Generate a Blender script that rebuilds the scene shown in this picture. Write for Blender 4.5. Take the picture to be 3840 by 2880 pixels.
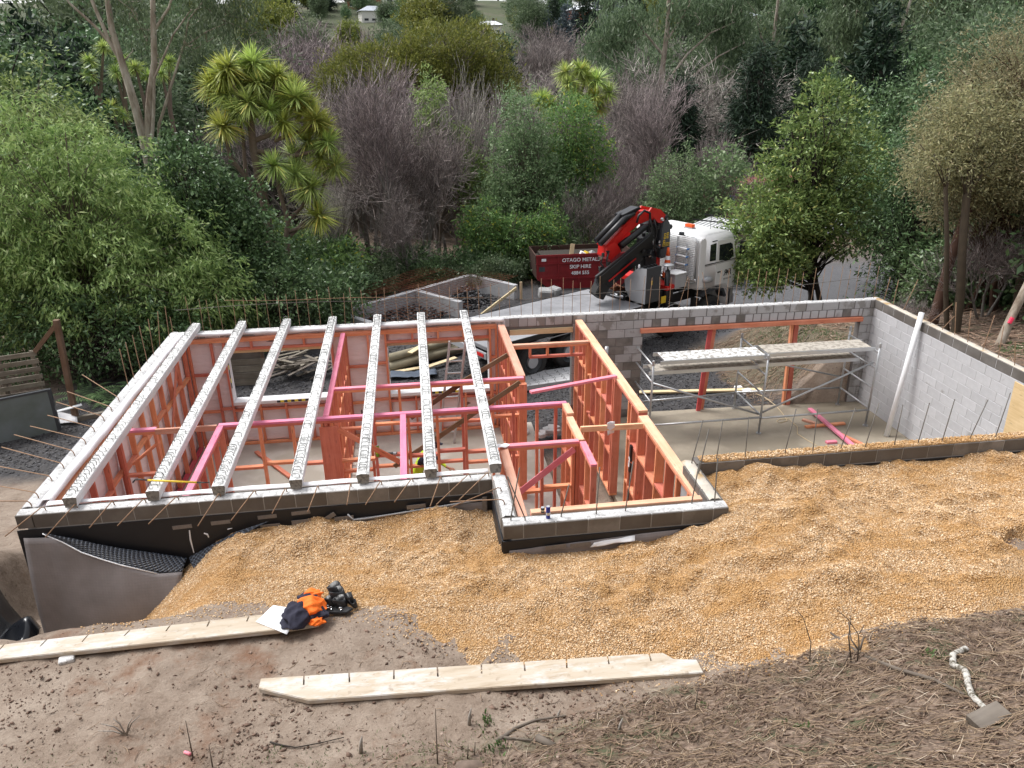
import bpy, bmesh, math, random
import numpy as np
from mathutils import Vector, Matrix

for _o in list(bpy.data.objects):
    bpy.data.objects.remove(_o)
SC = bpy.context.scene
COL = SC.collection

# ------------------------------------------------------------------ camera
CAM_POS = (5.068, -8.825, 7.707)
YAW, PITCH, ROLL = 0.1341, 0.3977, -0.0091
_cd = bpy.data.cameras.new('camera')
_cam = bpy.data.objects.new('camera', _cd)
COL.objects.link(_cam)
_cd.sensor_width = 36.0
_cd.lens = 2843.08 / 3840 * 36.0
_cd.clip_start = 0.05
_cd.clip_end = 3000
_fw0 = Vector((math.sin(YAW), math.cos(YAW), 0)); _r0 = Vector((math.cos(YAW), -math.sin(YAW), 0)); _up = Vector((0, 0, 1))
_fw = _fw0 * math.cos(PITCH) - _up * math.sin(PITCH); _u0 = _fw0 * math.sin(PITCH) + _up * math.cos(PITCH)
_R = _r0 * math.cos(ROLL) + _u0 * math.sin(ROLL); _U = -_r0 * math.sin(ROLL) + _u0 * math.cos(ROLL)
_m = Matrix((_R, _U, -_fw)).transposed().to_4x4()
_m.translation = Vector(CAM_POS)
_cam.matrix_world = _m
SC.camera = _cam

# ------------------------------------------------------------------ world, sun, exposure (overcast day)
SUN_EL, SUN_AZ = math.radians(60), math.radians(300)      # azimuth clockwise from +Y
_w = bpy.data.worlds.new('World'); SC.world = _w; _w.use_nodes = True
_nt = _w.node_tree; _nt.nodes.clear()
_sky = _nt.nodes.new('ShaderNodeTexSky'); _sky.sky_type = 'NISHITA'; _sky.sun_disc = False
_sky.sun_elevation = SUN_EL; _sky.sun_rotation = SUN_AZ
_sky.air_density = 1.0; _sky.dust_density = 3.0; _sky.ozone_density = 1.0
_hs = _nt.nodes.new('ShaderNodeHueSaturation'); _hs.inputs['Saturation'].default_value = 0.20
_bg = _nt.nodes.new('ShaderNodeBackground'); _bg.inputs['Strength'].default_value = 0.15
_wo = _nt.nodes.new('ShaderNodeOutputWorld')
_nt.links.new(_sky.outputs[0], _hs.inputs['Color']); _nt.links.new(_hs.outputs[0], _bg.inputs['Color']); _nt.links.new(_bg.outputs[0], _wo.inputs['Surface'])
_sl = bpy.data.lights.new('sun', 'SUN'); _sl.energy = 1.35; _sl.angle = math.radians(22); _sl.color = (1.0, 0.985, 0.96)
_so = bpy.data.objects.new('sun', _sl); COL.objects.link(_so)
_d = Vector((math.sin(SUN_AZ) * math.cos(SUN_EL), math.cos(SUN_AZ) * math.cos(SUN_EL), math.sin(SUN_EL)))
_so.rotation_euler = (-_d).to_track_quat('-Z', 'Y').to_euler(); _so.location = (0, 0, 60)
SC.view_settings.view_transform = 'Standard'; SC.view_settings.look = 'None'
SC.view_settings.exposure = 0.88; SC.view_settings.gamma = 1.0
SC.view_settings.use_curve_mapping = False

# ------------------------------------------------------------------ helpers
RNG = np.random.default_rng(7)
random.seed(7)
ORG = {}                     # origin (in the frame its mesh coordinates are given in) of each parent


def tag(o, label=None, cat=None, group=None, kind=None):
    if label: o['label'] = label
    if cat: o['category'] = cat
    if group: o['group'] = group
    if kind: o['kind'] = kind
    return o


def thing(name, label, cat, loc=(0, 0, 0), group=None, rotz=None):
    """Empty at a thing's base. Without rotz its parts are given in world coordinates, with rotz in local ones."""
    o = bpy.data.objects.new(name, None); COL.objects.link(o)
    o.location = loc; o.empty_display_size = 0.2
    if rotz is None:
        ORG[o.name] = Vector(loc)
    else:
        o.rotation_euler = (0, 0, rotz); ORG[o.name] = Vector((0, 0, 0))
    return tag(o, label, cat, group)


def structure(o):
    o['kind'] = 'structure'; return o


def link(name, me, mat=None, parent=None):
    o = bpy.data.objects.new(name, me); COL.objects.link(o)
    if mat is not None and len(me.materials) == 0:
        me.materials.append(mat)
    if parent is not None:
        o.parent = parent
    return o


def copy_tree(o, parent=None):
    c = o.copy(); COL.objects.link(c); c.parent = parent
    for ch in o.children:
        copy_tree(ch, c)
    return c


_boxc = {}


def box_mesh(dx, dy, dz, mat, bev=0.003):
    k = (round(dx, 3), round(dy, 3), round(dz, 3), mat.name, bev)
    if k in _boxc: return _boxc[k]
    bm = bmesh.new(); bmesh.ops.create_cube(bm, size=1.0)
    bmesh.ops.scale(bm, vec=(dx, dy, dz), verts=bm.verts)
    if bev > 0:
        bmesh.ops.bevel(bm, geom=list(bm.edges), offset=min(bev, 0.3 * min(dx, dy, dz)), segments=1, affect='EDGES')
    me = bpy.data.meshes.new('box'); bm.to_mesh(me); bm.free(); me.materials.append(mat)
    _boxc[k] = me
    return me


def piece(name, dims, loc, mat, parent=None, rot=None, bev=0.003):
    o = link(name, box_mesh(*dims, mat, bev), None, parent)
    org = ORG.get(parent.name, Vector()) if parent else Vector()
    o.location = Vector(loc) - org
    if rot is not None: o.rotation_euler = rot
    return o


def beam(name, p0, p1, w, h, mat, parent=None, side=None, bev=0.003):
    """Box from p0 to p1: length on local X, w on local Y, h on local Z."""
    p0 = Vector(p0); p1 = Vector(p1); d = p1 - p0; L = d.length; x = d / L
    if side is None:
        up = Vector((0, 0, 1))
        y = up.cross(x) if abs(x.z) < 0.99 else Vector((0, 1, 0))
    else:
        y = Vector(side)
    y = (y - x * y.dot(x)).normalized(); z = x.cross(y)
    o = link(name, box_mesh(round(L, 2), w, h, mat, bev), None, parent)
    org = ORG.get(parent.name, Vector()) if parent else Vector()
    m = Matrix((x, y, z)).transposed().to_4x4(); m.translation = (p0 + p1) / 2 - org
    o.matrix_local = m
    return o


class MB:
    """Collects shapes, then builds one mesh object."""
    def __init__(s): s.v = []; s.f = []; s.mi = []; s.cur = 0

    def add(s, vs, fs):
        n = len(s.v); s.v += [tuple(q) for q in vs]; s.f += [tuple(i + n for i in q) for q in fs]; s.mi += [s.cur] * len(fs)

    def box(s, c, d, rot=None):
        c = Vector(c); R = rot.to_3x3() if rot is not None else Matrix.Identity(3)
        vs = [c + R @ Vector((sx * d[0] / 2, sy * d[1] / 2, sz * d[2] / 2)) for sx in (-1, 1) for sy in (-1, 1) for sz in (-1, 1)]
        s.add(vs, [(0, 1, 3, 2), (4, 6, 7, 5), (0, 4, 5, 1), (2, 3, 7, 6), (0, 2, 6, 4), (1, 5, 7, 3)])

    def bar(s, p0, p1, w, h, side=None):
        p0 = Vector(p0); p1 = Vector(p1); x = (p1 - p0).normalized()
        y = Vector(side) if side is not None else (Vector((0, 0, 1)).cross(x) if abs(x.z) < 0.99 else Vector((0, 1, 0)))
        y = (y - x * y.dot(x)).normalized(); z = x.cross(y)
        m = Matrix((x, y, z)).transposed()
        s.box((p0 + p1) / 2, ((p1 - p0).length, w, h), m)

    def tube(s, pts, r, n=6, caps=True):
        pts = [Vector(q) for q in pts]; rs = r if isinstance(r, (list, tuple)) else [r] * len(pts)
        vs = []; prev = None
        for i, q in enumerate(pts):
            t = (pts[min(i + 1, len(pts) - 1)] - pts[max(i - 1, 0)]).normalized()
            if prev is None:
                a = Vector((0, 0, 1)) if abs(t.z) < 0.9 else Vector((1, 0, 0)); u = t.cross(a).normalized()
            else:
                u = (prev - t * prev.dot(t)).normalized()
            prev = u; w = t.cross(u)
            for k in range(n):
                an = 2 * math.pi * k / n
                vs.append(q + (u * math.cos(an) + w * math.sin(an)) * rs[i])
        fs = []
        for i in range(len(pts) - 1):
            for k in range(n):
                a = i * n + k; b = i * n + (k + 1) % n
                fs.append((a, b, b + n, a + n))
        if caps:
            fs.append(tuple(reversed(range(n)))); fs.append(tuple(range((len(pts) - 1) * n, len(pts) * n)))
        s.add(vs, fs)

    def prism(s, poly, axis, a0, a1):
        """poly: 2-D outline; axis 'x','y','z' extruded between a0 and a1."""
        def P(q, a):
            return {'x': (a, q[0], q[1]), 'y': (q[0], a, q[1]), 'z': (q[0], q[1], a)}[axis]
        n = len(poly); vs = [P(q, a0) for q in poly] + [P(q, a1) for q in poly]
        s.add(vs, [tuple(range(n)), tuple(range(2 * n - 1, n - 1, -1))] + [(i, i + n, (i + 1) % n + n, (i + 1) % n) for i in range(n)])

    def disc(s, c, axis, r, t, n=16):
        c = Vector(c); ax = Vector(axis).normalized()
        s.tube([c - ax * t / 2, c + ax * t / 2], r, n)

    def build(s, name, mat, parent=None, smooth=False, bev=0, fix=True):
        me = bpy.data.meshes.new(name)
        org = ORG.get(parent.name, Vector()) if parent else Vector()
        me.from_pydata([(q[0] - org[0], q[1] - org[1], q[2] - org[2]) for q in s.v], [], s.f)
        mats = mat if isinstance(mat, (list, tuple)) else [mat]
        for q in mats: me.materials.append(q)
        if len(mats) > 1: me.polygons.foreach_set('material_index', s.mi)
        if fix or bev:
            bm = bmesh.new(); bm.from_mesh(me)
            if fix: bmesh.ops.recalc_face_normals(bm, faces=bm.faces)
            if bev:
                bmesh.ops.bevel(bm, geom=[e for e in bm.edges if len(e.link_faces) == 2 and e.calc_face_angle(0) > 0.6], offset=bev, segments=2, affect='EDGES')
            bm.to_mesh(me); bm.free()
        if smooth: me.polygons.foreach_set('use_smooth', [True] * len(me.polygons))
        me.update()
        o = link(name, me, None, parent)
        ORG[o.name] = org
        return o


def np_mesh(name, V, F, smooth=False):
    V = np.asarray(V, np.float32); F = np.asarray(F, np.int32)
    me = bpy.data.meshes.new(name); n, k = F.shape
    me.vertices.add(len(V)); me.vertices.foreach_set('co', V.ravel())
    me.loops.add(n * k); me.loops.foreach_set('vertex_index', F.ravel())
    me.polygons.add(n); me.polygons.foreach_set('loop_start', np.arange(0, n * k, k, dtype=np.int32))
    try: me.polygons.foreach_set('loop_total', np.full(n, k, np.int32))
    except Exception: pass
    if smooth: me.polygons.foreach_set('use_smooth', np.ones(n, bool))
    me.update(calc_edges=True); me.validate()
    return me


def vnoise(x, y, seed=0):
    """cheap smooth 2-D value noise in -1..1"""
    x = np.asarray(x, float); y = np.asarray(y, float)
    xi = np.floor(x).astype(np.int64); yi = np.floor(y).astype(np.int64); fx = x - xi; fy = y - yi
    fx = fx * fx * (3 - 2 * fx); fy = fy * fy * (3 - 2 * fy)
    def h(a, b):
        n = (a * 374761393 + b * 668265263 + seed * 982451653) & 0x7fffffff
        n = ((n ^ (n >> 13)) * 1274126177) & 0x7fffffff
        return ((n ^ (n >> 16)) & 0xffff) / 32767.5 - 1
    return (h(xi, yi) * (1 - fx) + h(xi + 1, yi) * fx) * (1 - fy) + (h(xi, yi + 1) * (1 - fx) + h(xi + 1, yi + 1) * fx) * fy


def sstep(a, b, x):
    t = np.clip((np.asarray(x, float) - a) / (b - a), 0, 1); return t * t * (3 - 2 * t)
# ------------------------------------------------------------------ materials
class NT:
    def __init__(s, name):
        s.m = bpy.data.materials.new(name); s.m.use_nodes = True; s.t = s.m.node_tree
        s.b = s.t.nodes['Principled BSDF']; s.out = s.t.nodes['Material Output']

    def n(s, kind, **kw):
        q = s.t.nodes.new('ShaderNode' + kind)
        for k, v in kw.items():
            if k in q.inputs: q.inputs[k].default_value = v
            else: setattr(q, k, v)
        return q

    def l(s, a, b): s.t.links.new(a, b)

    def coord(s, scale=(1, 1, 1), which='Object'):
        c = s.n('TexCoord'); m = s.n('Mapping'); m.inputs['Scale'].default_value = scale
        s.l(c.outputs[which], m.inputs['Vector']); return m.outputs[0]

    def noise(s, vec, scale, detail=4, rough=0.55):
        q = s.n('TexNoise', Scale=scale, Detail=detail, Roughness=rough)
        if vec is not None: s.l(vec, q.inputs['Vector'])
        return q.outputs['Fac']

    def ramp(s, fac, stops):
        q = s.n('ValToRGB'); e = q.color_ramp.elements
        while len(e) < len(stops): e.new(0.5)
        for el, (p, c) in zip(e, stops): el.position = p; el.color = (*c, 1) if len(c) == 3 else c
        s.l(fac, q.inputs[0]); return q.outputs[0]

    def mix(s, fac, a, b, mode='MIX'):
        q = s.n('Mix', data_type='RGBA', blend_type=mode)
        for v, i in ((fac, 0), (a, 6), (b, 7)):
            if isinstance(v, (int, float)): q.inputs[i].default_value = v
            elif isinstance(v, tuple): q.inputs[i].default_value = (*v, 1)
            else: s.l(v, q.inputs[i])
        return q.outputs[2]

    def math(s, op, a, b=0.0):
        q = s.n('Math', operation=op)
        for i, v in enumerate((a, b)):
            if isinstance(v, (int, float)): q.inputs[i].default_value = v
            else: s.l(v, q.inputs[i])
        return q.outputs[0]

    def bump(s, h, strength=0.3, dist=0.01):
        q = s.n('Bump', Strength=strength, Distance=dist); s.l(h, q.inputs['Height']); s.l(q.outputs[0], s.b.inputs['Normal'])

    def col(s, c):
        if isinstance(c, tuple): s.b.inputs['Base Color'].default_value = (*c, 1)
        else: s.l(c, s.b.inputs['Base Color'])

    def rough(s, v):
        if isinstance(v, (int, float)): s.b.inputs['Roughness'].default_value = v
        else: s.l(v, s.b.inputs['Roughness'])

    def orand(s):
        return s.n('ObjectInfo').outputs['Random']

    def hsv(s, c, rnd, dv=0.25, dh=0.0):
        q = s.n('HueSaturation')
        if isinstance(c, tuple): q.inputs['Color'].default_value = (*c, 1)
        else: s.l(c, q.inputs['Color'])
        mr = s.n('MapRange'); s.l(rnd, mr.inputs[0]); mr.inputs[3].default_value = 1 - dv; mr.inputs[4].default_value = 1 + dv
        s.l(mr.outputs[0], q.inputs['Value'])
        if dh:
            m2 = s.n('MapRange'); s.l(rnd, m2.inputs[0]); m2.inputs[3].default_value = 0.5 - dh; m2.inputs[4].default_value = 0.5 + dh
            s.l(m2.outputs[0], q.inputs['Hue'])
        return q.outputs[0]


def simple(name, c, rough=0.6, metal=0.0, var=0.0, nscale=8, spec=None):
    t = NT(name)
    if var:
        f = t.noise(t.coord(), nscale, 5)
        t.col(t.mix(f, tuple(max(0, v * (1 - var)) for v in c), tuple(min(1, v * (1 + var)) for v in c)))
    else:
        t.col(c)
    t.rough(rough); t.b.inputs['Metallic'].default_value = metal
    if spec is not None: t.b.inputs['Specular IOR Level'].default_value = spec
    return t.m


def timber(name, c0, c1, dv=0.18, knots=True, rough=0.75):
    """grain along local X of each piece"""
    t = NT(name); oi = t.n('ObjectInfo'); tc = t.n('TexCoord'); va = t.n('VectorMath', operation='ADD')
    cmb = t.n('CombineXYZ'); mul = t.math('MULTIPLY', oi.outputs['Random'], 37.0); t.l(mul, cmb.inputs[0]); t.l(mul, cmb.inputs[1])
    t.l(tc.outputs['Object'], va.inputs[0]); t.l(cmb.outputs[0], va.inputs[1])
    mp = t.n('Mapping'); mp.inputs['Scale'].default_value = (1.2, 20, 20); t.l(va.outputs[0], mp.inputs[0])
    g = t.noise(mp.outputs[0], 1.4, 5, 0.6)
    c = t.ramp(g, [(0.3, c0), (0.7, c1)])
    if knots:
        mp2 = t.n('Mapping'); mp2.inputs['Scale'].default_value = (1.0, 4.5, 4.5); t.l(va.outputs[0], mp2.inputs[0])
        vo = t.n('TexVoronoi', Scale=3.0); t.l(mp2.outputs[0], vo.inputs['Vector'])
        k = t.ramp(vo.outputs['Distance'], [(0.06, (1, 1, 1)), (0.15, (0, 0, 0))])
        c = t.mix(t.math('MULTIPLY', k, 0.55), c, tuple(v * 0.3 for v in c0))
    c = t.mix(t.ramp(t.noise(va.outputs[0], 2.3, 4, 0.6), [(0.42, (0, 0, 0)), (0.75, (0.55, 0.55, 0.55))]), c, tuple(min(1, q * 1.05 + 0.10) for q in c1))
    t.col(t.hsv(c, oi.outputs['Random'], dv, 0.014)); t.rough(rough)
    t.bump(g, 0.15, 0.004)
    return t.m


M = {}
M['stud'] = timber('treated_pine', (0.543, 0.162, 0.086), (0.721, 0.260, 0.147))
M['pale_pine'] = timber('pale_pine', (0.632, 0.317, 0.191), (0.771, 0.465, 0.303))
M['pink'] = timber('pink_primed', (0.70, 0.17, 0.26), (0.78, 0.27, 0.36), 0.10, True)
M['red_prop'] = timber('red_stained', (0.50, 0.05, 0.055), (0.60, 0.09, 0.09), 0.1)
M['plank'] = timber('yellow_plank', (0.55, 0.42, 0.24), (0.70, 0.57, 0.36), 0.12)
M['grey_wood'] = timber('weathered_wood', (0.10, 0.082, 0.064), (0.19, 0.16, 0.125), 0.3)
M['brown_wood'] = timber('brown_wood', (0.12, 0.07, 0.035), (0.21, 0.13, 0.07), 0.25)
M['ply'] = timber('plywood', (0.55, 0.38, 0.19), (0.68, 0.50, 0.28), 0.05)


def fg_board():
    t = NT('form_board'); v = t.coord((1.2, 9, 9)); g = t.noise(v, 1.5, 6, 0.65)
    c = t.ramp(g, [(0.28, (0.33, 0.255, 0.18)), (0.46, (0.46, 0.385, 0.295)), (0.72, (0.52, 0.46, 0.38))])
    s = t.noise(t.coord((1.5, 5, 5)), 1.3, 6, 0.7)
    c = t.mix(t.ramp(s, [(0.50, (0, 0, 0)), (0.62, (1, 1, 1))]), c, (0.55, 0.525, 0.49))
    c = t.mix(t.ramp(t.noise(t.coord(), 14, 5), [(0.60, (0, 0, 0)), (0.74, (0.8, 0.8, 0.8))]), c, (0.30, 0.23, 0.165))
    t.col(c); t.rough(0.85); t.bump(g, 0.3, 0.004); return t.m
M['form_board'] = fg_board()


def concrete(name, c, var=0.25, wet=None, wet_pos=(0.55, 0.63), wet_scale=1.3, speck=0.0, which='Object', dv=0.0, bump=0.25):
    t = NT(name); v = t.coord(which=which)
    a = t.noise(v, 3.0, 6, 0.65); b = t.noise(v, 45, 3)
    f = t.math('ADD', t.math('MULTIPLY', a, 0.7), t.math('MULTIPLY', b, 0.3))
    cc = t.ramp(f, [(0.3, tuple(q * (1 - var) for q in c)), (0.7, tuple(min(1, q * (1 + var * 0.6)) for q in c))])
    r = 0.9
    if speck:
        k = t.noise(v, 17, 5, 0.75)
        cc = t.mix(t.ramp(k, [(0.50, (0, 0, 0)), (0.58, (1, 1, 1))]), cc, tuple(q * (1 - speck) for q in c))
    if dv: cc = t.hsv(cc, t.orand(), dv)
    if wet is not None:
        geo = t.n('NewGeometry'); ofs = t.n('VectorMath', operation='ADD'); cmb = t.n('CombineXYZ'); t.l(t.math('MULTIPLY', t.orand(), 23.0 if dv else 0.0), cmb.inputs[0]); t.l(geo.outputs['Position'], ofs.inputs[0]); t.l(cmb.outputs[0], ofs.inputs[1]); w = t.noise(ofs.outputs[0], wet_scale, 4, 0.6)
        if dv: w = t.math('ADD', w, t.math('MULTIPLY', t.math('SUBTRACT', t.orand(), 0.5), 0.16))
        k = t.ramp(w, [(wet_pos[0], (0, 0, 0)), (wet_pos[1], (1, 1, 1))])
        cc = t.mix(k, cc, wet); t.rough(t.math('SUBTRACT', 0.9, t.math('MULTIPLY', k, 0.35)))
    else:
        t.rough(r)
    t.col(cc); t.bump(f, bump, 0.006); return t.m


M['block'] = concrete('block_face', (0.455, 0.455, 0.47), 0.12, (0.30, 0.29, 0.285), (0.68, 0.74), 1.6, dv=0.06)
M['block_wet'] = concrete('block_face_damp', (0.43, 0.43, 0.44), 0.14, (0.26, 0.25, 0.24), (0.52, 0.60), 2.4, dv=0.07)
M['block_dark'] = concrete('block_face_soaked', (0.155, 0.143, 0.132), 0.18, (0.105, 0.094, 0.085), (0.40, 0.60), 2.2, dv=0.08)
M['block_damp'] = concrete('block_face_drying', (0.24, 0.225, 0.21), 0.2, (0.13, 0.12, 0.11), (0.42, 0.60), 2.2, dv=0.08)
M['mortar'] = concrete('mortar', (0.36, 0.36, 0.36), 0.2)
M['mortar_pale'] = concrete('mortar_pale', (0.53, 0.53, 0.54), 0.15)
M['mortar_dark'] = concrete('mortar_damp', (0.16, 0.15, 0.145), 0.2)
M['grout'] = concrete('wall_grout', (0.62, 0.615, 0.61), 0.3, speck=0.38)
M['grout_brown'] = concrete('wall_grout_dusty', (0.52, 0.47, 0.40), 0.3, (0.40, 0.27, 0.13), (0.5, 0.6), 1.8)
M['rib'] = concrete('rib_side', (0.66, 0.66, 0.67), 0.10)
M['rib_top'] = concrete('rib_top', (0.68, 0.68, 0.67), 0.28, speck=0.55, bump=0.6)
M['rib_end'] = concrete('rib_end', (0.25, 0.245, 0.23), 0.3, speck=0.5)
M['slab'] = concrete('slab', (0.480, 0.444, 0.396), 0.2, (0.360, 0.324, 0.270), (0.46, 0.56), 0.6)
M['slab_wet'] = concrete('slab_wet', (0.33, 0.285, 0.22), 0.2, (0.235, 0.20, 0.15), (0.45, 0.55), 0.55)
M['rebar'] = simple('rebar_rust', (0.27, 0.165, 0.10), 0.8, 0.2, 0.5, 20)
M['rebar_grey'] = simple('rebar_grey', (0.15, 0.14, 0.125), 0.6, 0.4, 0.4, 20)
M['stirrup'] = simple('stirrup_steel', (0.14, 0.14, 0.14), 0.5, 0.5)
M['mesh_rust'] = simple('mesh_rust', (0.16, 0.055, 0.025), 0.9, 0.1, 0.4, 12)
M['galv'] = simple('galvanised_tube', (0.46, 0.47, 0.48), 0.42, 0.65, 0.25, 9)
M['alu'] = simple('aluminium', (0.60, 0.61, 0.62), 0.35, 0.8, 0.1, 6)
M['pvc'] = simple('white_pvc', (0.80, 0.81, 0.83), 0.35, 0, 0.06, 3)
M['white'] = simple('white_paint', (0.80, 0.80, 0.80), 0.35, 0, 0.03, 4)
M['paper'] = simple('paper', (0.86, 0.87, 0.90), 0.7)
M['black'] = simple('black_paint', (0.012, 0.012, 0.014), 0.35)
M['black_matt'] = simple('black_rubber', (0.022, 0.021, 0.021), 0.8, 0, 0.3, 10)
M['tyre'] = simple('tyre', (0.035, 0.034, 0.033), 0.85, 0, 0.4, 8)
M['tank'] = simple('tanking_membrane', (0.012, 0.013, 0.017), 0.55, 0, 0.4, 4)
def studded():
    t = NT('studded_plastic'); mp = t.n('Mapping'); mp.inputs['Rotation'].default_value = (0, 0, math.radians(45)); tc = t.n('TexCoord'); t.l(tc.outputs['UV'], mp.inputs[0]); sep = t.n('SeparateXYZ'); t.l(mp.outputs[0], sep.inputs[0])
    a = t.math('ABSOLUTE', t.math('SINE', t.math('MULTIPLY', sep.outputs[0], 78.0))); b = t.math('ABSOLUTE', t.math('SINE', t.math('MULTIPLY', sep.outputs[1], 78.0))); h = t.math('MULTIPLY', a, b)
    t.col(t.ramp(h, [(0.15, (0.075, 0.090, 0.120)), (0.40, (0.012, 0.014, 0.020))])); t.rough(0.4); t.bump(h, 0.6, 0.02); return t.m
M['stud_black'] = studded()
M['red_crane'] = simple('red_paint', (0.62, 0.020, 0.016), 0.4, 0, 0.15, 4)
M['orange'] = simple('orange_plastic', (0.80, 0.11, 0.015), 0.5)
M['yellow'] = simple('yellow_paint', (0.75, 0.52, 0.03), 0.5)
M['hivis_y'] = simple('hivis_yellow', (0.55, 0.80, 0.03), 0.7)
M['navy'] = simple('navy_cloth', (0.018, 0.018, 0.035), 0.9, 0, 0.4, 30)
M['hivis_o'] = simple('hivis_orange', (0.95, 0.17, 0.01), 0.75, 0, 0.12, 20)
M['skin'] = simple('skin', (0.48, 0.25, 0.17), 0.6)
M['dkgrey'] = simple('dark_grey_paint', (0.055, 0.06, 0.068), 0.45, 0, 0.12, 4)
M['ltgrey'] = simple('light_grey_paint', (0.45, 0.46, 0.48), 0.45, 0.2, 0.12, 3)
M['glass'] = simple('cab_glass', (0.015, 0.019, 0.022), 0.08)
M['chrome'] = simple('polished_steel', (0.62, 0.63, 0.65), 0.2, 1.0)
M['blue'] = simple('blue_plastic', (0.05, 0.22, 0.55), 0.4)
M['green_can'] = simple('green_can', (0.16, 0.36, 0.02), 0.35, 0.2)
M['tape_b'] = simple('black_tape', (0.02, 0.02, 0.022), 0.5)
M['tape_y'] = simple('yellow_tape', (0.80, 0.66, 0.05), 0.5)
M['tape_g'] = simple('grey_tape', (0.19, 0.175, 0.17), 0.45, 0, 0.4, 40)


def deck_mat():
    t = NT('steel_deck'); v = t.coord(); a = t.noise(v, 1.2, 6, 0.65)
    c = t.ramp(a, [(0.3, (0.19, 0.19, 0.20)), (0.55, (0.30, 0.30, 0.315)), (0.75, (0.37, 0.37, 0.38))])
    k = t.noise(t.coord((4, 1.5, 1)), 6, 5, 0.75)
    c = t.mix(t.ramp(k, [(0.60, (0, 0, 0)), (0.70, (1, 1, 1))]), c, (0.16, 0.14, 0.13))
    t.col(c); t.rough(0.6); t.b.inputs['Metallic'].default_value = 0.25; return t.m
M['deck'] = deck_mat()


def skip_mat():
    t = NT('skip_red'); v = t.coord(); a = t.noise(v, 2.2, 6, 0.7)
    c = t.ramp(a, [(0.3, (0.18, 0.010, 0.014)), (0.7, (0.28, 0.018, 0.024))])
    k = t.noise(v, 5, 6, 0.75)
    c = t.mix(t.ramp(k, [(0.66, (0, 0, 0)), (0.72, (1, 1, 1))]), c, (0.10, 0.045, 0.035))
    t.col(c); t.rough(0.5); return t.m
M['skip'] = skip_mat()
M['rust'] = simple('rusty_inside', (0.055, 0.026, 0.018), 0.9, 0, 0.5, 4)


def wrap_mat():
    t = NT('building_wrap'); v = t.coord((1, 1, 1)); a = t.noise(v, 1.4, 4)
    b = t.noise(t.coord((1.5, 1.5, 7)), 1.1, 4)
    t.col(t.mix(a, (0.76, 0.69, 0.72), (0.86, 0.82, 0.85))); t.rough(0.6); t.bump(b, 0.7, 0.06); return t.m
M['wrap'] = wrap_mat()
M['wrap_white'] = simple('wrap_fold', (0.78, 0.77, 0.79), 0.6, 0, 0.05, 5)


def dimple_mat():
    t = NT('drain_sheet_fabric'); tc = t.n('TexCoord'); mp = t.n('Mapping'); mp.inputs['Scale'].default_value = (38, 38, 38)
    mp.inputs['Rotation'].default_value = (0, math.radians(45), 0); t.l(tc.outputs['Object'], mp.inputs[0])
    sep = t.n('SeparateXYZ'); t.l(mp.outputs[0], sep.inputs[0])
    a = t.math('SINE', t.math('MULTIPLY', sep.outputs[0], 3.1)); b = t.math('SINE', t.math('MULTIPLY', sep.outputs[2], 3.1))
    h = t.math('MULTIPLY', a, b)
    n = t.noise(t.coord(), 2.2, 5)
    c = t.ramp(n, [(0.3, (0.20, 0.182, 0.182)), (0.7, (0.285, 0.265, 0.27))])
    c = t.mix(t.math('MULTIPLY', t.math('ADD', h, 1.0), 0.05), c, (0.12, 0.10, 0.10))
    t.col(c); t.rough(0.85); t.bump(h, 0.18, 0.004); return t.m
M['dimple'] = dimple_mat()


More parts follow.
